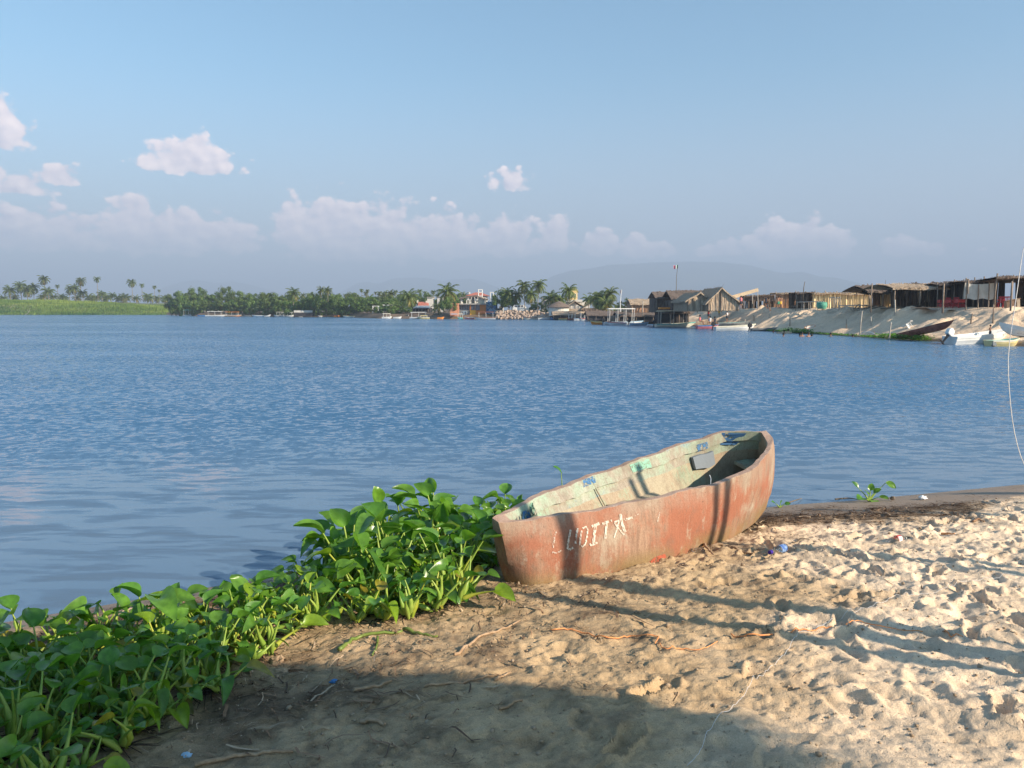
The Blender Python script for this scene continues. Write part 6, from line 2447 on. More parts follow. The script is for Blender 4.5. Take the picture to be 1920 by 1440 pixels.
# tarpaulin, tables, crate and other things on the crest
d0 = crest(1808, 1.2) - 1.1
A_, B_ = at(1807, 561, d0), at(1863, 560, d0 - .6)
z0_, z1_ = at(1807, 561, d0).z, at(1807, 530.5, d0).z
tp = thing('tarpaulin', 'big grey white tarpaulin stretched between poles in front of the dark shelter', 'tarpaulin', (0, 0, 0))
mb = MB()
rows = []
for i in range(9):
    v = i / 8
    rows.append([Vector((A_.x + (B_.x - A_.x) * j / 14, A_.y + (B_.y - A_.y) * j / 14 + .05 * math.sin(j * 1.1 + i * .6), z0_ + (z1_ - z0_) * v + .06 * math.sin(j * .9) * (1 - v) - (.12 * math.sin(math.pi * j / 14) * v))) for j in range(15)])
mb.grid(rows)
mb.build('cloth', M['tarp'], tp)
for t, hgt in ((.05, .35), (.45, -.15), (.80, .0), (1.0, .05)):
    mb = MB()
    q = A_.lerp(B_, t)
    mb.tube([(q.x, q.y - .18, 2.4), (q.x, q.y - .12, z1_ + hgt)], .05, 6)
    mb.build('pole', M['pole'], tp)


def table_set(px, label, n=2, mat='red'):
    d = crest(px, .6)
    q = front(d, .6)
    r = thing('table', label, 'table', (q.x, q.y, 2.62), RNG.uniform(-.2, .2))
    mb = MB()
    mb.box((0, 0, .72), (.8, .8, .04))
    mb.box((0, 0, .58), (.76, .76, .24))
    mb.build('tabletop', M[mat], r)
    for sx_ in (-1, 1):
        for sy_ in (-1, 1):
            mb = MB()
            mb.tube([(.34 * sx_, .34 * sy_, 0), (.33 * sx_, .33 * sy_, .46)], .025, 5)
            mb.build('leg', M[mat], r)
    return r


def chair(loc, rz, label, mat, roll=0.0):
    r = thing('plastic_chair', label, 'chair', loc, rz)
    r.rotation_euler = (roll, 0, rz)
    mb = MB()
    mb.box((0, 0, .43), (.46, .46, .05))
    mb.build('seat', M[mat], r)
    mb = MB()
    for k in range(4):
        mb.box((0 - .15 + .1 * k, .24, .66), (.05, .04, .42))
    mb.box((0, .24, .88), (.46, .05, .10))
    mb.build('backrest', M[mat], r)
    for sx_ in (-1, 1):
        for sy_ in (-1, 1):
            mb = MB()
            mb.tube([(.24 * sx_, .24 * sy_, 0), (.2 * sx_, .2 * sy_, .41)], .03, 5)
            mb.build('leg', M[mat], r)
        mb = MB()
        mb.box((.23 * sx_, 0, .64), (.05, .44, .04))
        mb.build('armrest', M[mat], r)
    return r


table_set(1764, 'red table at the left end of the open shelter')
table_set(1780, 'red table in the middle of the open shelter')
table_set(1796, 'red table at the right end of the open shelter, next to the tarpaulin')
for px, lb in ((1771, 'red chair between the left and the middle red table'), (1788, 'red chair between the middle and the right red table'), (1872, 'red chair in the dark open shelter, left one'), (1882, 'red chair in the dark open shelter, right one')):
    d = crest(px, .4)
    q = front(d, .4)
    chair((q.x, q.y, 2.62), RNG.uniform(-1, 1), lb, 'red')
q = on_slope(1695, 617, 66.5)
chair(tuple(q), .7, 'white plastic chair tipped over on the sand bank', 'white', math.radians(55))
# red counter fabric running below the ragged wall
mb = MB()
d0, d1 = crest(1756, .9), crest(1806, .9)
a, b2 = front(d0, .9), front(d1, .9)
mb.grid([[a.lerp(b2, k / 8) + Vector((0, 0, z)) for k in range(9)] for z in (2.66, 3.0)])
mb.grid([[a.lerp(b2, k / 8) + Vector((.06, 0, z)) for k in range(9)] for z in (2.66, 3.0)])
tag(mb.build('low_barrier', M['red']), 'low dark red cloth barrier along the foot of the shelters', 'barrier')
cb = thing('crate', 'brown wooden crate with a pale end standing on the crest at the right edge', 'crate', (front(crest(1893, -.6), -.6).x, crest(1893, -.6), 2.45), math.radians(-18))
mb = MB()
mb.box((-.12, 0, .42), (.70, .8, .66), 0, None, 0, 0, -.10)
mb.build('box_body', M['woodbox'], cb)
mb = MB()
mb.box((.34, 0, .50), (.22, .88, .78), 0, None, 0, 0, -.10)
mb.build('side_panel', M['plywood'], cb)
mb = MB()
mb.box((.02, 0, .80), (.95, .9, .05), 0, None, 0, 0, -.22)
mb.build('lid', M['woodbox'], cb)
d = crest(1538, .2)
q = front(d, .2)
b = thing('barrel', 'squat green tub standing on the crest before the yellow straw wall', 'tub', (q.x, q.y, 2.58))
mb = MB()
mb.lathe([(.45, 0), (.62, .3), (.60, .75), (.5, .80)], 14)
mb.build('body', M['green_pl'], b, True)
mb = MB()
mb.lathe([(.0, .82), (.52, .81), (.62, .73)], 14)
mb.build('rim', M['green_pl'], b, True)


def bench(px0, px1, label, zt=.75, mat='pole', o=-.1):
    d0, d1 = crest(px0, o), crest(px1, o)
    a, b2 = front(d0, o), front(d1, o)
    r = thing('pole_table', label, 'table', (0, 0, 0))
    mb = MB()
    for s_ in (0, .3, .6):
        mb.tube([a + Vector((s_, 0, 2.6 + zt)), b2 + Vector((s_, 0, 2.6 + zt))], .05, 5)
    mb.build('tabletop', M[mat], r)
    for t in (.03, .35, .66, .97):
        q = a.lerp(b2, t)
        for s_ in (0, .6):
            mb = MB()
            mb.tube([q + Vector((s_, 0, 2.35)), q + Vector((s_, 0, 2.6 + zt))], .04, 5)
            mb.build('leg', M[mat], r)


bench(1491, 1532, 'long rough pole table on the crest left of the green tub', .85, 'palepole')
bench(1552, 1563, 'small pole frame in front of the yellow straw wall', 1.25, 'palepole')
bench(1570, 1612, 'low pole rack with pale boards along the yellow straw wall', .35, 'palepole')
bench(1476, 1490, 'low heap of poles at the foot of the reed mat hut', .35, 'bark')
# fallen poles near the dark corner
for k in range(7):
    d = crest(1612 + k * 8, -.3)
    q = front(d, -.3)
    mb = MB()
    mb.tube([(0, 0, 0), (1.0, RNG.uniform(-2, 2), RNG.uniform(.1, .5)), (2.0, RNG.uniform(-3, 3), RNG.uniform(.2, .5))], [.05, .05, .03], 5)
    tag(mb.build('driftwood_pole', M['bark'], None, False, (q.x - .8, q.y, 2.55)), 'pole in the tangle lying on the crest by the brown mat shelter', 'pole', 'tangle of poles on the crest')

# single posts: px, foot py, top py, distance, radius, label
for (px, pb, pt, Y, r_, mt_, lb) in [
    (1612, 631, 583, 72, .055, 'palepole', 'tall thin pale pole standing in the water at the foot of the bank'),
    (1667, 637, 604, 65.5, .055, 'palepole', 'shorter leaning pole in the water right of the tall thin one'),
    (1640, 632, 622, 69, .05, 'pole', 'stub of a post in the water between two poles'),
    (1633.5, 611, 594, 71.5, .05, 'palepole', 'short post on the shaded slope behind the tall thin pole'),
    (1678, 591, 562, 71, .07, 'palepole', 'crooked post on the upper slope below the ragged leaf wall'),
    (1587, 616, 598, 78, .045, 'pole', 'thin dark post on the slope left of the tall thin pole'),
    (1820, 607, 588, 58, .07, 'pole', 'double stump of post on the slope above the white launch'),
    (1862, 605, 571, 54.5, .06, 'pole', 'leaning brown post on the sunlit slope at the right'),
    (1481, 611, 596, 88, .07, 'pole', 'short thick post low on the slope below the reed mat hut'),
    (1396, 609, 598, 99, .07, 'palepole', 'short pale post near the foot of the bank behind the boats'),
    (1414, 601, 591, 98, .06, 'bark', 'small dark post on the shaded slope'),
    (1442, 596, 584, 96, .05, 'palepole', 'thin post on the upper slope left of the reed mat hut'),
    (1421, 579, 544, 100, .06, 'palepole', 'tall bare pole rising above the open pole shelter'),
    (1410, 579, 552, 100, .06, 'palepole', 'pale pole left of the tall bare one'),
    (1506, 550, 528, 89, .045, 'bark', 'thin dark mast sticking up behind the reed mat hut'),
    (1633, 570, 531, 75, .06, 'pole', 'tall pole at the corner between straw wall and dark shelter'),
    (1660, 534, 525, 84, .02, 'bark', 'thin wire mast above the dark thatch roof'),
    (1815, 531, 523, 60, .07, 'pole', 'pole end poking out above the tarpaulin'),
    (1768, 568, 532, 62, .07, 'pole', 'pole at the left of the red tables'),
    (1896, 560, 527, 53, .06, 'pole', 'pole in front of the open shelter near the crate'),
    (1205, 583, 565, 134, .08, 'palepole', 'post in front of the reddish cane hut')]:
    foot = on_slope(px, pb, Y)
    Y = foot.y
    tip = at(px, pt, Y)
    r_ *= .9
    ln = RNG.uniform(-.15, .15)
    mb = MB()
    mb.tube([(0, 0, -.8), (ln * .3, 0, (tip.z - foot.z) * .5), (ln, 0, tip.z - foot.z)], [r_ * 1.1, r_, r_ * .85], 6)
    tag(mb.build('post', M[mt_], None, True, (foot.x, Y, foot.z)), lb, 'post')
mb = MB()
a, b2 = at(1612, 628, 72), at(1640, 626, 69)
mb.tube([a, a.lerp(b2, .3) + Vector((0, 0, .22)), a.lerp(b2, .7) + Vector((0, 0, .2)), b2], .025, 5)
tag(mb.build('rope', M['cord'], None, True), 'pale line running between the tall thin pole and the post stub', 'rope')
mb = MB()
a, b2 = at(1480, 598, 88), at(1506, 592, 86)
mb.tube([a, b2], .045, 5)
tag(mb.build('driftwood_pole', M['palepole']), 'pale pole propped from the short thick post up the slope', 'pole')
mb = MB()
a = on_slope(1780, 583.5, 66)
mb.box((0, 0, 0), (1.6, .9, .10), .4)
tag(mb.build('board', M['palepole'], None, False, (a.x, a.y, a.z + .18)), 'pale board lying on the shaded sand below the red tables', 'board')
mb = MB()
a = on_slope(1735, 580.5, 68)
mb.box((0, 0, 0), (1.1, 2.4, .07), .3)
tag(mb.build('board', M['reedmat'], None, False, (a.x, a.y, a.z + .2)), 'reddish brown board lying on the upper slope', 'board')

# plants floating at the foot of the bank
mb = MB()


def weed(mb, d0, d1, n, h=.35, w_=1.0):
    for k in range(n):
        d = RNG.uniform(d0, d1)
        x = float(bank_xb(d)) + RNG.uniform(-w_, .35)
        c = Vector((x, d, 0))
        for q in range(4):
            a = RNG.uniform(0, 6.28)
            l_ = RNG.uniform(.10, .22)
            b2 = c + Vector((math.cos(a) * .15, math.sin(a) * .15, RNG.uniform(.05, h)))
            o_ = Vector((math.cos(a), math.sin(a), RNG.uniform(-.2, .9))).normalized()
            s_ = o_.cross(Vector((0, 0, 1))).normalized() * l_ * .45
            v = RNG.uniform(.7, 1.3)
            mb.add([b2, b2 + o_ * l_ * .5 + s_, b2 + o_ * l_, b2 + o_ * l_ * .5 - s_], [(0, 1, 2, 3)], (v, v, v))


weed(mb, 62.5, 68.5, 420, .42, 1.0)
weed(mb, 69, 93, 420, .16, .45)
weed(mb, 82, 88, 200, .45, .9)
tag(mb.build('water_weed', M['leaf']), 'green floating plants along the foot of the sand bank', 'water plants', None, 'stuff')

# ------------------------------------------------------------------ village buildings
def window(parent, c, w_, h, Y, frame='plaster', depth=.12):
    mb = MB()
    t = .09
    for (cx_, cz_, ww, hh_) in ((0, h / 2 + t / 2, w_ + 2 * t, t), (0, -h / 2 - t / 2, w_ + 2 * t, t), (-w_ / 2 - t / 2, 0, t, h), (w_ / 2 + t / 2, 0, t, h)):
        mb.box((c[0] + cx_, Y, c[1] + cz_), (ww, depth, hh_))
    f = mb.build('window', M[frame], parent)
    mb = MB()
    mb.box((c[0], Y + .02, c[1]), (w_, depth * .5, h))
    mb.build('pane', M['glass'], f)
    return f


def bx(px0, px1, py0, py1, Y):
    a, b2 = at(px0, py1, Y), at(px1, py0, Y)
    return (a.x + b2.x) / 2, b2.x - a.x, (a.z + b2.z) / 2, b2.z - a.z


def slab(parent, name, mat, px0, px1, py0, py1, Y, depth, base=False):
    cx_, w_, cz_, h = bx(px0, px1, py0, py1, Y)
    if base:
        top = cz_ + h / 2
        cz_, h = (top + .2) / 2, top - .2
    mb = MB()
    mb.box((cx_, Y + depth / 2, cz_), (w_, depth, h))
    return mb.build(name, M[mat], parent)


YB = 226.0
bd = thing('building', 'orange and grey waterfront building with an open upper terrace and a blue mural', 'building', (0, 0, 0))
slab(bd, 'wall', 'brickwall', 844, 860, 568.5, 590, YB - 1.5, 10, True)
slab(bd, 'wall', 'greyhull', 860, 881, 581.5, 594, YB, 10, True)
slab(bd, 'wall', 'orangewall', 881, 911, 570, 594, YB + .02, 10, True)
slab(bd, 'orange_wall_panel', 'sunorange', 881, 891.5, 581.5, 594, YB - .25, .25, True)
slab(bd, 'floor_slab', 'concrete', 858, 912, 569, 571, YB - .6, 11)
slab(bd, 'upper_wall', 'redrust', 860, 883, 571, 581.5, YB + 1.2, 8)
slab(bd, 'mural_wall', 'bluep', 911, 932, 566, 592, YB + 1.0, 9, True)
slab(bd, 'wall', 'greyhull', 932, 941, 578, 592, YB + 1.5, 8, True)
for k in range(5):
    cx_, w_, cz_, h = bx(862 + k * 4.1, 865.6 + k * 4.1, 572.5, 580.5, YB + 1.0)
    window(bd, (cx_, cz_), w_, h, YB + 1.0, 'lightblue')
for (a, b2, c, d) in ((884, 889.5, 572, 581), (892, 899, 572, 581)):
    cx_, w_, cz_, h = bx(a, b2, c, d, YB - .02)
    window(bd, (cx_, cz_), w_, h, YB - .03, 'greyhull')
for (a, b2, c, d) in ((866, 869, 584, 590), (871, 874, 584, 591)):
    cx_, w_, cz_, h = bx(a, b2, c, d, YB - .02)
    window(bd, (cx_, cz_), w_, h, YB - .03, 'lightblue')
# mural: pale blue and white swirls
mb = MB()
cx_, w_, cz_, h = bx(911, 932, 566, 592, YB + .9)
rg2 = random.Random(3)
for k in range(16):
    a0 = rg2.uniform(0, 6)
    px_ = cx_ + rg2.uniform(-.4, .4) * w_
    pz_ = cz_ + rg2.uniform(-.42, .4) * h
    rows = []
    R_ = rg2.uniform(.25, .8)
    for j in range(8):
        t = a0 + j * .45
        ww = .16 * math.sin(math.pi * (j + .5) / 8) + .03
        X0 = min(max(px_ + math.cos(t) * R_, cx_ - w_ * .48), cx_ + w_ * .48)
        rows.append([(X0 - ww * math.cos(t), YB + .985, pz_ + math.sin(t) * (R_ - ww)), (X0 + ww * math.cos(t), YB + .985, pz_ + math.sin(t) * (R_ + ww))])
    mb.grid(rows)
mb.build('mural', M['lightblue'], bd)
# terrace: columns, roof
for px in (865, 875, 881, 892, 906, 911):
    slab(bd, 'column', 'plaster', px - .9, px + .9, 558, 569, YB, .5)
slab(bd, 'wall', 'plaster', 863, 868, 560, 569, YB + .5, 5)
slab(bd, 'wall', 'plaster', 884, 889, 560, 569, YB + 3, 3)
slab(bd, 'wall', 'cream', 897, 908, 557.5, 569, YB + .6, 5)
mb = MB()
A_, B_ = at(860, 559, YB - .8), at(914, 562, YB - .8)
R_ = at(893, 554.5, YB - .8)
for (p, q) in ((A_, R_), (R_, B_)):
    mb.grid([[p, q], [p + Vector((0, 8, .4)), q + Vector((0, 8, .4))]])
    mb.grid([[q - Vector((0, 0, .25)), p - Vector((0, 0, .25))], [q + Vector((0, 8, .15)), p + Vector((0, 8, .15))]])
    mb.add([p, q, q - Vector((0, 0, .25)), p - Vector((0, 0, .25))], [(0, 1, 2, 3)])
mb.build('terrace_roof', M['thatch_dark'], bd)
slab(bd, 'awning', 'lightblue', 845, 856, 588, 589.5, YB - 5, 3)
YC = 246.0
tb_ = thing('building', 'white villa with a hipped red tile roof on the hill behind the orange building', 'building', (0, 0, 0))
cx_, w_, cz_, h = bx(876, 914, 553, 563, YC)
mb = MB()
mb.box((cx_, YC + 5, (cz_ + h / 2 + 1.5) / 2), (w_ * .9, 9, cz_ + h / 2 - 1.5))
mb.build('wall', M['plaster'], tb_)
mb = MB()
e0, e1 = at(872, 554.5, YC - 1), at(918, 554.5, YC - 1)
rz_ = at(892, 548.3, YC + 5).z
mb.add([e0, e1, e1 + Vector((0, 12, 0)), e0 + Vector((0, 12, 0)), (e0.x * .62 + e1.x * .38, YC + 5, rz_), (e0.x * .38 + e1.x * .62, YC + 5, rz_)], [(0, 1, 5, 4), (1, 2, 5), (2, 3, 4, 5), (3, 0, 4), (0, 3, 2, 1)])
mb.build('roof', M['tile'], tb_)
slab(tb_, 'chimney', 'plaster', 879, 881.2, 547.5, 551.5, YC + 2, 1)
for px in (878, 884, 890, 896, 903, 910):
    slab(tb_, 'column', 'white', px - .5, px + .5, 555, 561, YC - .6, .4)
for px in (881, 887, 893, 899.5, 906.5):
    cx_, w_, cz_, h = bx(px - 1.8, px + 1.8, 556, 560.5, YC + .4)
    window(tb_, (cx_, cz_), w_, h, YC + .4, 'tile')
slab(tb_, 'balustrade', 'plaster', 876, 916, 560.8, 563, YC - .9, .2)


def frame_tower(label, px0, px1, py0, pyb, Y, name='water_tank_frame', cat='frame', mids=()):
    r = thing(name, label, cat, (0, 0, 0))
    a, b2 = at(px0, pyb, Y), at(px1, py0, Y)
    for x in (a.x, b2.x):
        for dy in (0, 1.5):
            mb = MB()
            mb.tube([(x, Y + dy, a.z), (x, Y + dy, b2.z)], .10, 5)
            mb.build('post', M['white'], r)
    mb = MB()
    for z in [b2.z] + [at(px0, m_, Y).z for m_ in mids]:
        mb.box(((a.x + b2.x) / 2, Y, z), (b2.x - a.x + .2, .18, .18))
        mb.box(((a.x + b2.x) / 2, Y + 1.5, z), (b2.x - a.x + .2, .18, .18))
    mb.build('crossbar', M['white'], r)
    return r


frame_tower('white frame tower on the roof of the orange building', 897, 904, 543, 569, YB + 2, 'frame_tower', 'tower', (548, 555))
frame_tower('thin white goal shaped frame right of the orange building', 919, 925, 548, 569, YB + 2, 'frame_tower', 'frame')
frame_tower('white square gate frame at the landing below the dark trees', 699, 709, 574, 594, 262, 'gate_frame', 'gate')
hs = thing('house', 'dark waterside house with a grey sheet roof and a red roof behind', 'house', (0, 0, 0))
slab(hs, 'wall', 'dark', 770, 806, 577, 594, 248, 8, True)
for px in (773, 779, 785, 791, 797, 803):
    slab(hs, 'column', 'pole', px - .4, px + .4, 578, 594, 247.2, .3, True)
mb = MB()
a, b2 = at(774, 577.5, 246.5), at(806, 577.5, 246.5)
c, d = at(780, 573, 250), at(806, 573, 250)
mb.grid([[a, b2], [Vector((c.x, 250, c.z)), Vector((d.x, 250, d.z))]])
mb.grid([[b2 - Vector((0, 0, .15)), a - Vector((0, 0, .15))], [Vector((d.x, 250, d.z - .15)), Vector((c.x, 250, c.z - .15))]])
mb.build('sheet_roof', M['tin'], hs)
mb = MB()
a, b2 = at(783, 573, 251), at(802, 573, 251)
c, d = at(785, 566, 255), at(801, 566, 255)
mb.grid([[a, b2], [Vector((c.x, 255, c.z)), Vector((d.x, 255, d.z))]])
mb.build('roof', M['tile'], hs)
slab(hs, 'upper_wall', 'tile', 784, 801, 568, 575, 256, 5)
slab(hs, 'chimney', 'plaster', 781.5, 783.5, 563, 568, 254, 1)
slab(hs, 'chimney', 'plaster', 798, 800, 564, 568, 254, 1)
ht = thing('house', 'small white flat roofed kiosk between the gate frame and the drooping palm', 'house', (0, 0, 0))
slab(ht, 'roof', 'white', 717, 734, 571, 573.2, 262, 5)
slab(ht, 'wall', 'lightblue', 722, 730, 573.2, 578, 263, 3)
for px in (718.5, 732.5):
    slab(ht, 'column', 'plaster', px - .5, px + .5, 573.2, 593, 262.3, .4)
slab(ht, 'counter', 'dark', 716, 734, 586, 593, 264, 3, True)
yt = thing('building', 'yellow tower house behind the gabled restaurant roof', 'building', (0, 0, 0))
slab(yt, 'wall', 'yplaster', 1067, 1083, 546.5, 561, 232, 6, True)
mb = MB()
p = at(1076, 545, 234)
mb.lathe([(1.3, at(960, 547, 234).z), (1.0, at(960, 542.5, 234).z), (.4, at(960, 541, 234).z), (0.02, at(960, 540.6, 234).z)], 12, Matrix.Translation((p.x, 234, 0)))
mb.build('dome', M['yplaster'], yt, True)
slab(yt, 'terrace', 'plaster', 1062, 1092, 562, 566, 229, 8)
slab(yt, 'wall', 'plaster', 1064, 1106, 565, 580, 231, 8, True)
cx_, w_, cz_, h = bx(1071, 1075, 551, 557, 231.9)
window(yt, (cx_, cz_), w_, h, 231.9, 'plaster')
cx_, w_, cz_, h = bx(1077, 1080, 551, 557, 231.9)
window(yt, (cx_, cz_), w_, h, 231.9, 'plaster')
wh = thing('house', 'low white house half hidden behind the tall pair of palms', 'house', (0, 0, 0))
slab(wh, 'wall', 'plaster', 1016, 1032, 560, 585, 236, 6, True)
cx_, w_, cz_, h = bx(1020, 1024, 564, 570, 235.9)
window(wh, (cx_, cz_), w_, h, 235.9, 'concrete')
slab(wh, 'roof', 'concrete', 1015, 1033, 558.6, 560, 235.6, 7)
for (a, b2, c, d, lb) in ((820, 832, 557, 572, 'pale house wall glimpsed behind the large round headed palm'), (801, 812, 558, 572, 'cream house glimpsed between the red roof and the large palm'), (936, 944, 576, 588, 'small white wall at the left top of the rubble slope')):
    o = thing('house', lb, 'house', (0, 0, 0))
    slab(o, 'wall', 'plaster', a, b2, c, d, 240 if a > 900 else 290, 5, True)
    slab(o, 'roof', 'concrete', a - 1, b2 + 1, c - 1.2, c, (240 if a > 900 else 290) - .4, 6)
# waterside roof on white posts at the village landing
r = thing('boat_shed', 'long low landing roof on white posts at the water of the village', 'shelter', (0, 0, 0))
slab(r, 'roof', 'thatch_dark', 764, 852, 588, 589.6, 236, 4)
for px in range(766, 852, 10):
    slab(r, 'post', 'white', px - .5, px + .5, 589.6, 597, 236.2, .25, False)
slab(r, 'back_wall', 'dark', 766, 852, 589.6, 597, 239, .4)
r = thing('boat_shed', 'white walled landing with shade under the spreading trees', 'shelter', (0, 0, 0))
slab(r, 'wall', 'plaster', 551, 585, 582, 586, 285, 1)
slab(r, 'counter', 'dark', 551, 586, 586, 592, 284, 2, True)  # dark block stands in for the shade under the trees
# car and truck above the rubble
for (px, lb, w_) in ((975, 'white van parked above the rubble slope', 3.2),):
    Y = 222
    p = at(px, 585, Y)
    r = thing('parked_van', lb, 'van', (p.x, Y, p.z), math.radians(4))
    mb = MB()
    vs = [(-2.1, .35), (-2.1, 1.25), (-1.7, 1.95), (1.1, 1.95), (1.7, 1.25), (2.3, 1.1), (2.3, .35)]
    n = len(vs)
    V_ = [(x, -.85, z) for x, z in vs] + [(x, .85, z) for x, z in vs]
    mb.add(V_, [tuple(range(n)), tuple(range(2 * n - 1, n - 1, -1))] + [(i, i + n, (i + 1) % n + n, (i + 1) % n) for i in range(n)])
    mb.build('body', M['white'], r)
    for x in (-1.2, -.35, .5):
        mb = MB()
        mb.box((x, -.87, 1.58), (.7, .03, .42))
        mb.build('window', M['glass'], r)
    for x in (-1.35, 1.5):
        for y in (-.8, .8):
            mb = MB()
            mb.lathe([(.0, -.1), (.34, -.1), (.34, .1), (0, .1)], 14, Matrix.Translation((x, y, .34)) @ Matrix.Rotation(PI / 2, 4, 'X'))
            mb.build('wheel', M['black'], r)
# rubble slope
rk = []
for s_ in range(4):
    bm_ = bmesh.new()
    bmesh.ops.create_icosphere(bm_, subdivisions=2, radius=1)
    rg3 = random.Random(s_)
    for v in bm_.verts:
        v.co *= rg3.uniform(.72, 1.15)
        v.co.z *= .7
    me_ = bpy.data.meshes.new('rock')
    bm_.to_mesh(me_)
    bm_.free()
    me_.materials.append(M['rock'])
    rk.append(me_)
for k in range(270):
    px = RNG.uniform(929, 1038)
    f_ = RNG.random()
    Yr = 212.5 + f_ * 6
    x = (px - 960) / F * Yr
    zt = 2.2 if px < 1010 else 1.6
    o = bpy.data.objects.new('rock', rk[k % 4])
    COL.objects.link(o)
    o.location = (x, max(far_y(x) - .5 + f_ * 6, 150), .1 + f_ * zt)
    s_ = RNG.uniform(.2, .55)
    o.scale = (s_, s_, s_)
    o.rotation_euler = (RNG.uniform(0, 6), RNG.uniform(0, 6), RNG.uniform(0, 6))
    tag(o, 'brown boulder in the rubble slope between the orange building and the round hut', 'rock', 'boulders of the rubble slope')


def flag(label, px, pyb, pyt, Y, fy0, fy1, wpx, pole_r=.05, pole='pole', dirn=-1, limp=False):
    foot, tip = at(px, pyb, Y), at(px, pyt, Y)
    r = thing('flagpole', label, 'flag', (foot.x, Y, foot.z))
    h = tip.z - foot.z
    mb = MB()
    mb.tube([(0, 0, -.4), (0, 0, h * .5), (h * .05, 0, h)], [pole_r, pole_r * .8, pole_r * .5], 5)
    mb.build('pole', M[pole], r)
    a, b2 = at(px, fy0, Y).z - foot.z, at(px, fy1, Y).z - foot.z
    w_ = wpx / F * Y
    mb = MB()
    rows = []
    for i in range(4):
        z = b2 + (a - b2) * i / 3
        rows.append([Vector((h * .05 + dirn * w_ * j / 9, .12 * math.sin(j * 1.1), z + .05 * w_ * math.sin(j * .9) - .10 * w_ * (j / 9))) for j in range(10)])
    mb.grid(rows, None, 0)
    for i, f in enumerate(mb.f):
        mb.mi[i] = (i % 9) // 3
    mb.build('cloth', [M['clothgrn'], M['labelwhite'], M['pink']], r)
    return r


flag('small green white and red flag flying from a thin pole above the thatch hall', 1268, 543, 496, 114, 497, 503.5, 8, .045, 'bark')
flag('pale flagpole with a drooping flag behind the waterside shelters', 1163, 586, 543, 150, 544, 550, 2.5, .10, 'white')
tag(None or (lambda mb: (mb.box((0, 0, 0), (4.4, .3, .45), 0, None, 0, 0, -.28), mb.build('awning_board', M['plywood'], None, False, (at(1391, 552, 106).x, 106, at(1391, 552, 106).z)))[1])(MB()), 'pale sloping board roof edge showing right of the larger gabled hut', 'board')
tag((lambda mb: (mb.box((0, 0, 0), (2.4, .8, .3)), mb.build('awning_board', M['orange'], None, False, (at(1250, 578, 118).x, 118, at(1250, 578, 118).z)))[1])(MB()), 'orange edged awning above the cream canopy boat', 'awning')
# scattered rubbish heap dunes: sand patch with fishing huts glimpsed at the left landing
tag((lambda mb: (mb.tube([(0, 0, 0), (2.4, 0, 1.6), (3.2, .3, 4.2)], [.12, .10, .05], 5), mb.tube([(2.4, 0, 1.6), (1.6, 0, 2.9)], [.07, .03], 5), mb.build('dead_branch', M['palepole'], None, False, (at(48, 590, 432).x, 431, -.2)))[2])(MB()), 'bare dead branch sticking out of the water at the grassy point', 'branch')

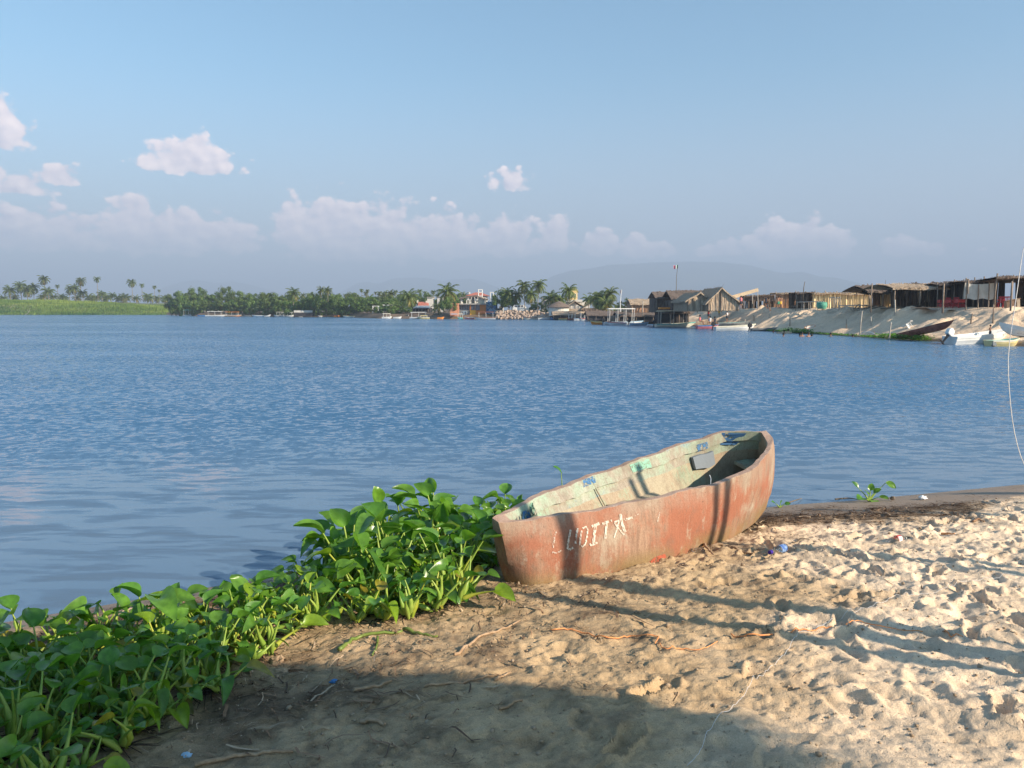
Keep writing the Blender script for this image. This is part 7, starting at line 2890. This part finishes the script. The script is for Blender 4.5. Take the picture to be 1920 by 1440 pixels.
# ------------------------------------------------------------------ people
def person(name_label, loc, rz, pose='stand', shirt=None, shorts='clothdark', h=1.68, cat='person', scale=1.0):
    """one skinned body, posed by its joints"""
    J = {'pelvis': (0, 0, .95), 'chest': (0, .02, 1.25), 'neck': (0, .02, 1.45), 'head0': (0, .0, 1.54), 'head1': (0, -.01, 1.68)}
    hip, kn, an, toe = [], [], [], []
    arm = []
    for s_ in (-1, 1):
        hp = Vector((.09 * s_, 0, .90))
        if pose == 'walk':
            k_ = Vector((.10 * s_, -.22 * s_, .50))
            a_ = Vector((.10 * s_, -.18 * s_ + .15, .09))
        elif pose == 'sit':
            k_ = Vector((.13 * s_, -.42, .95))
            a_ = Vector((.13 * s_, -.48, .52))
        elif pose == 'climb':
            k_ = Vector((.12 * s_, -.30 if s_ > 0 else .02, .60 if s_ > 0 else .48))
            a_ = Vector((.12 * s_, -.22 if s_ > 0 else .22, .25 if s_ > 0 else .07))
        else:
            k_ = Vector((.11 * s_, -.02, .49))
            a_ = Vector((.13 * s_, .01, .08))
        t_ = a_ + Vector((.02 * s_, -.17, -.05))
        sh_ = Vector((.18 * s_, .02, 1.41))
        if pose == 'hips':
            el_, wr = Vector((.36 * s_, .08, 1.18)), Vector((.17 * s_, -.02, 1.0))
        elif pose in ('climb', 'reach'):
            el_, wr = Vector((.28 * s_, -.22, 1.2)), Vector((.22 * s_, -.45, 1.15 + .15 * s_))
        else:
            el_, wr = Vector((.24 * s_, .04, 1.12)), Vector((.25 * s_, -.08, .88))
        hd_ = wr + (wr - el_).normalized() * .13
        arm.append((sh_, el_, wr, hd_))
        hip.append((hp, k_, a_, t_))
    vs = [J['pelvis'], J['chest'], J['neck'], J['head0'], J['head1']]
    rad = [(.15, .11), (.17, .11), (.055, .055), (.075, .085), (.07, .08)]
    ed = [(0, 1), (1, 2), (2, 3), (3, 4)]
    for (hp, k_, a_, t_) in hip:
        o = len(vs)
        vs += [tuple(hp), tuple(k_), tuple(a_), tuple(t_)]
        rad += [(.10, .10), (.06, .06), (.042, .042), (.03, .03)]
        ed += [(0, o), (o, o + 1), (o + 1, o + 2), (o + 2, o + 3)]
    for (a1, b1, c1, d1) in arm:
        o = len(vs)
        vs += [tuple(a1), tuple(b1), tuple(c1), tuple(d1)]
        rad += [(.06, .06), (.042, .042), (.03, .03), (.035, .022)]
        ed += [(1, o), (o, o + 1), (o + 1, o + 2), (o + 2, o + 3)]
    me_ = bpy.data.meshes.new('body')
    me_.from_pydata(vs, ed, [])
    body = bpy.data.objects.new('body', me_)
    COL.objects.link(body)
    body.modifiers.new('skin', 'SKIN')
    sk = me_.skin_vertices[0].data if me_.skin_vertices else None
    if sk is None:
        bm_ = bmesh.new()
        bm_.from_mesh(me_)
        ly_ = bm_.verts.layers.skin.verify()
        bm_.to_mesh(me_)
        bm_.free()
        sk = me_.skin_vertices[0].data
    for i, rr_ in enumerate(rad):
        sk[i].radius = rr_
    sk[0].use_root = True
    ss = body.modifiers.new('sub', 'SUBSURF')
    ss.levels = ss.render_levels = 1
    me_.materials.append(M['skin'])
    r = thing('person', name_label, cat, loc, rz)
    r.scale = (scale,) * 3
    body.parent = r
    mb = MB()
    mb.lathe([(.0, 1.76), (.06, 1.745), (.095, 1.70), (.10, 1.64), (.085, 1.58), (.06, 1.56)], 10, Matrix.Translation((0, .012, .0)))
    mb.build('hair', M['hair'], r, True)
    if shirt:
        mb = MB()
        mb.lathe([(.165, .95), (.175, 1.1), (.19, 1.25), (.195, 1.38), (.13, 1.46), (.07, 1.48)], 12, Matrix.Scale(.72, 4, (0, 1, 0)))
        mb.build('shirt', M[shirt], r, True)
    if pose != 'sit':
        mb = MB()
        mb.lathe([(.165, 1.0), (.18, .92), (.20, .82), (.19, .70), (.185, .60)], 12, Matrix.Scale(.75, 4, (0, 1, 0)))
        mb.build('shorts', M[shorts], r, True)
    return r


def swimmer(px, py, lb, Y=None, depth=1.42):
    q = ground(px, py, 0)
    Y = Y or q.y
    q = at(px, py, Y)
    return person(lb, (q.x, Y, -depth), RNG.uniform(-1, 1), 'stand')


swimmer(1450, 624, 'swimmer with head and shoulders out of the water nearest the dark grey boat', 86)
swimmer(1470, 625, 'swimmer in front of the orange buoyant board by the bank', 83, 1.35)
swimmer(1478, 624, 'swimmer beside the board, right of the one in front', 85, 1.3)
swimmer(1469, 631, 'dark haired swimmer alone left of the pair', 74)
swimmer(1494, 624, 'swimmer against the green weed at the foot of the bank', 85, 1.45)
swimmer(1500, 632, 'left swimmer of the close pair in the middle of the water', 73, 1.45)
swimmer(1504, 631, 'right swimmer of the close pair, head a little higher', 74, 1.32)
swimmer(1516, 632, 'swimmer upright with shoulders out right of the close pair', 73, 1.3)
swimmer(1522, 631, 'swimmer with only the top of a dark head showing', 75, 1.55)
swimmer(1557, 631, 'dark figure in the water between the swimmers and the tall pole', 74, 1.38)
swimmer(1599, 632, 'last swimmer, face just above the water by the tall pole', 73, 1.5)
mb = MB()
mb.box((0, 0, 0), (1.5, .5, .12), .1)
mb.box((.2, 0, .1), (.8, .36, .10), .1)
tag(mb.build('swim_board', M['plywood'], None, False, (at(1470, 625, 84).x, 84, .06)), 'pale swimming board floating among the swimmers', 'board')


def on_bank(px, Y):
    x = (px - 960) / F * Y
    o = x - float(bank_xb(Y))
    p = bank_pt(Y, max(o, -1))
    return Vector((x, Y, p.z))


for (px, pyb, Y, rz, pose, sh_, st, lb) in [
    (1348, 593, 103, 2.6, 'climb', 'red', 'clothyel', 'person in red top and yellow shorts climbing the sand bank'),
    (1328, 600, 106, 2.0, 'climb', 'red', 'clothdark', 'person in dark red bending on the slope above the pink boat'),
    (1389, 578, 101, .3, 'stand', 'pink', 'clothdark', 'person in pink standing in front of the open pole shelter'),
    (1438, 589, 95, .8, 'sit', 'clothdark', 'clothdark', 'person in dark clothes sitting on the upper slope'),
    (1459, 578, 94, .2, 'stand', None, 'clothgrn', 'shirtless person in green shorts before the reed mat hut'),
    (1463, 578, 93.5, -.2, 'hips', None, 'clothyel', 'shirtless taller person beside the one in green shorts'),
    (1436, 576, 99, .2, 'stand', 'clothdark', 'clothdark', 'dark dressed person standing in the shade of the cane shelter'),
    (1363, 604, 101, .5, 'reach', 'labelwhite', 'clothdark', 'person in white bending over the skiff behind the white open launch'),
    (1856, 636, 54.6, 1.2, 'hips', None, 'clothdark', 'shirtless dark haired person standing at the stern of the yellow dinghy')]:
    p = on_slope(px, pyb, Y)
    person(lb, tuple(p), rz, pose, sh_, st, scale=.6 if px == 1856 else .9)
for (px, Y, z, rz, sh_, lb) in [(1312, 105, .35, 1, 'pink', 'person in pink sitting at the left end of the pink boat'), (1331, 105, .2, -.5, 'labelwhite', 'person in white sitting in the pink boat'), (1340, 105, .1, .6, 'clothdark', 'dark dressed person sitting at the right end of the pink boat')]:
    p = at(px, 612, Y)
    person(lb, (p.x, Y, z - .25), rz, 'sit', sh_)
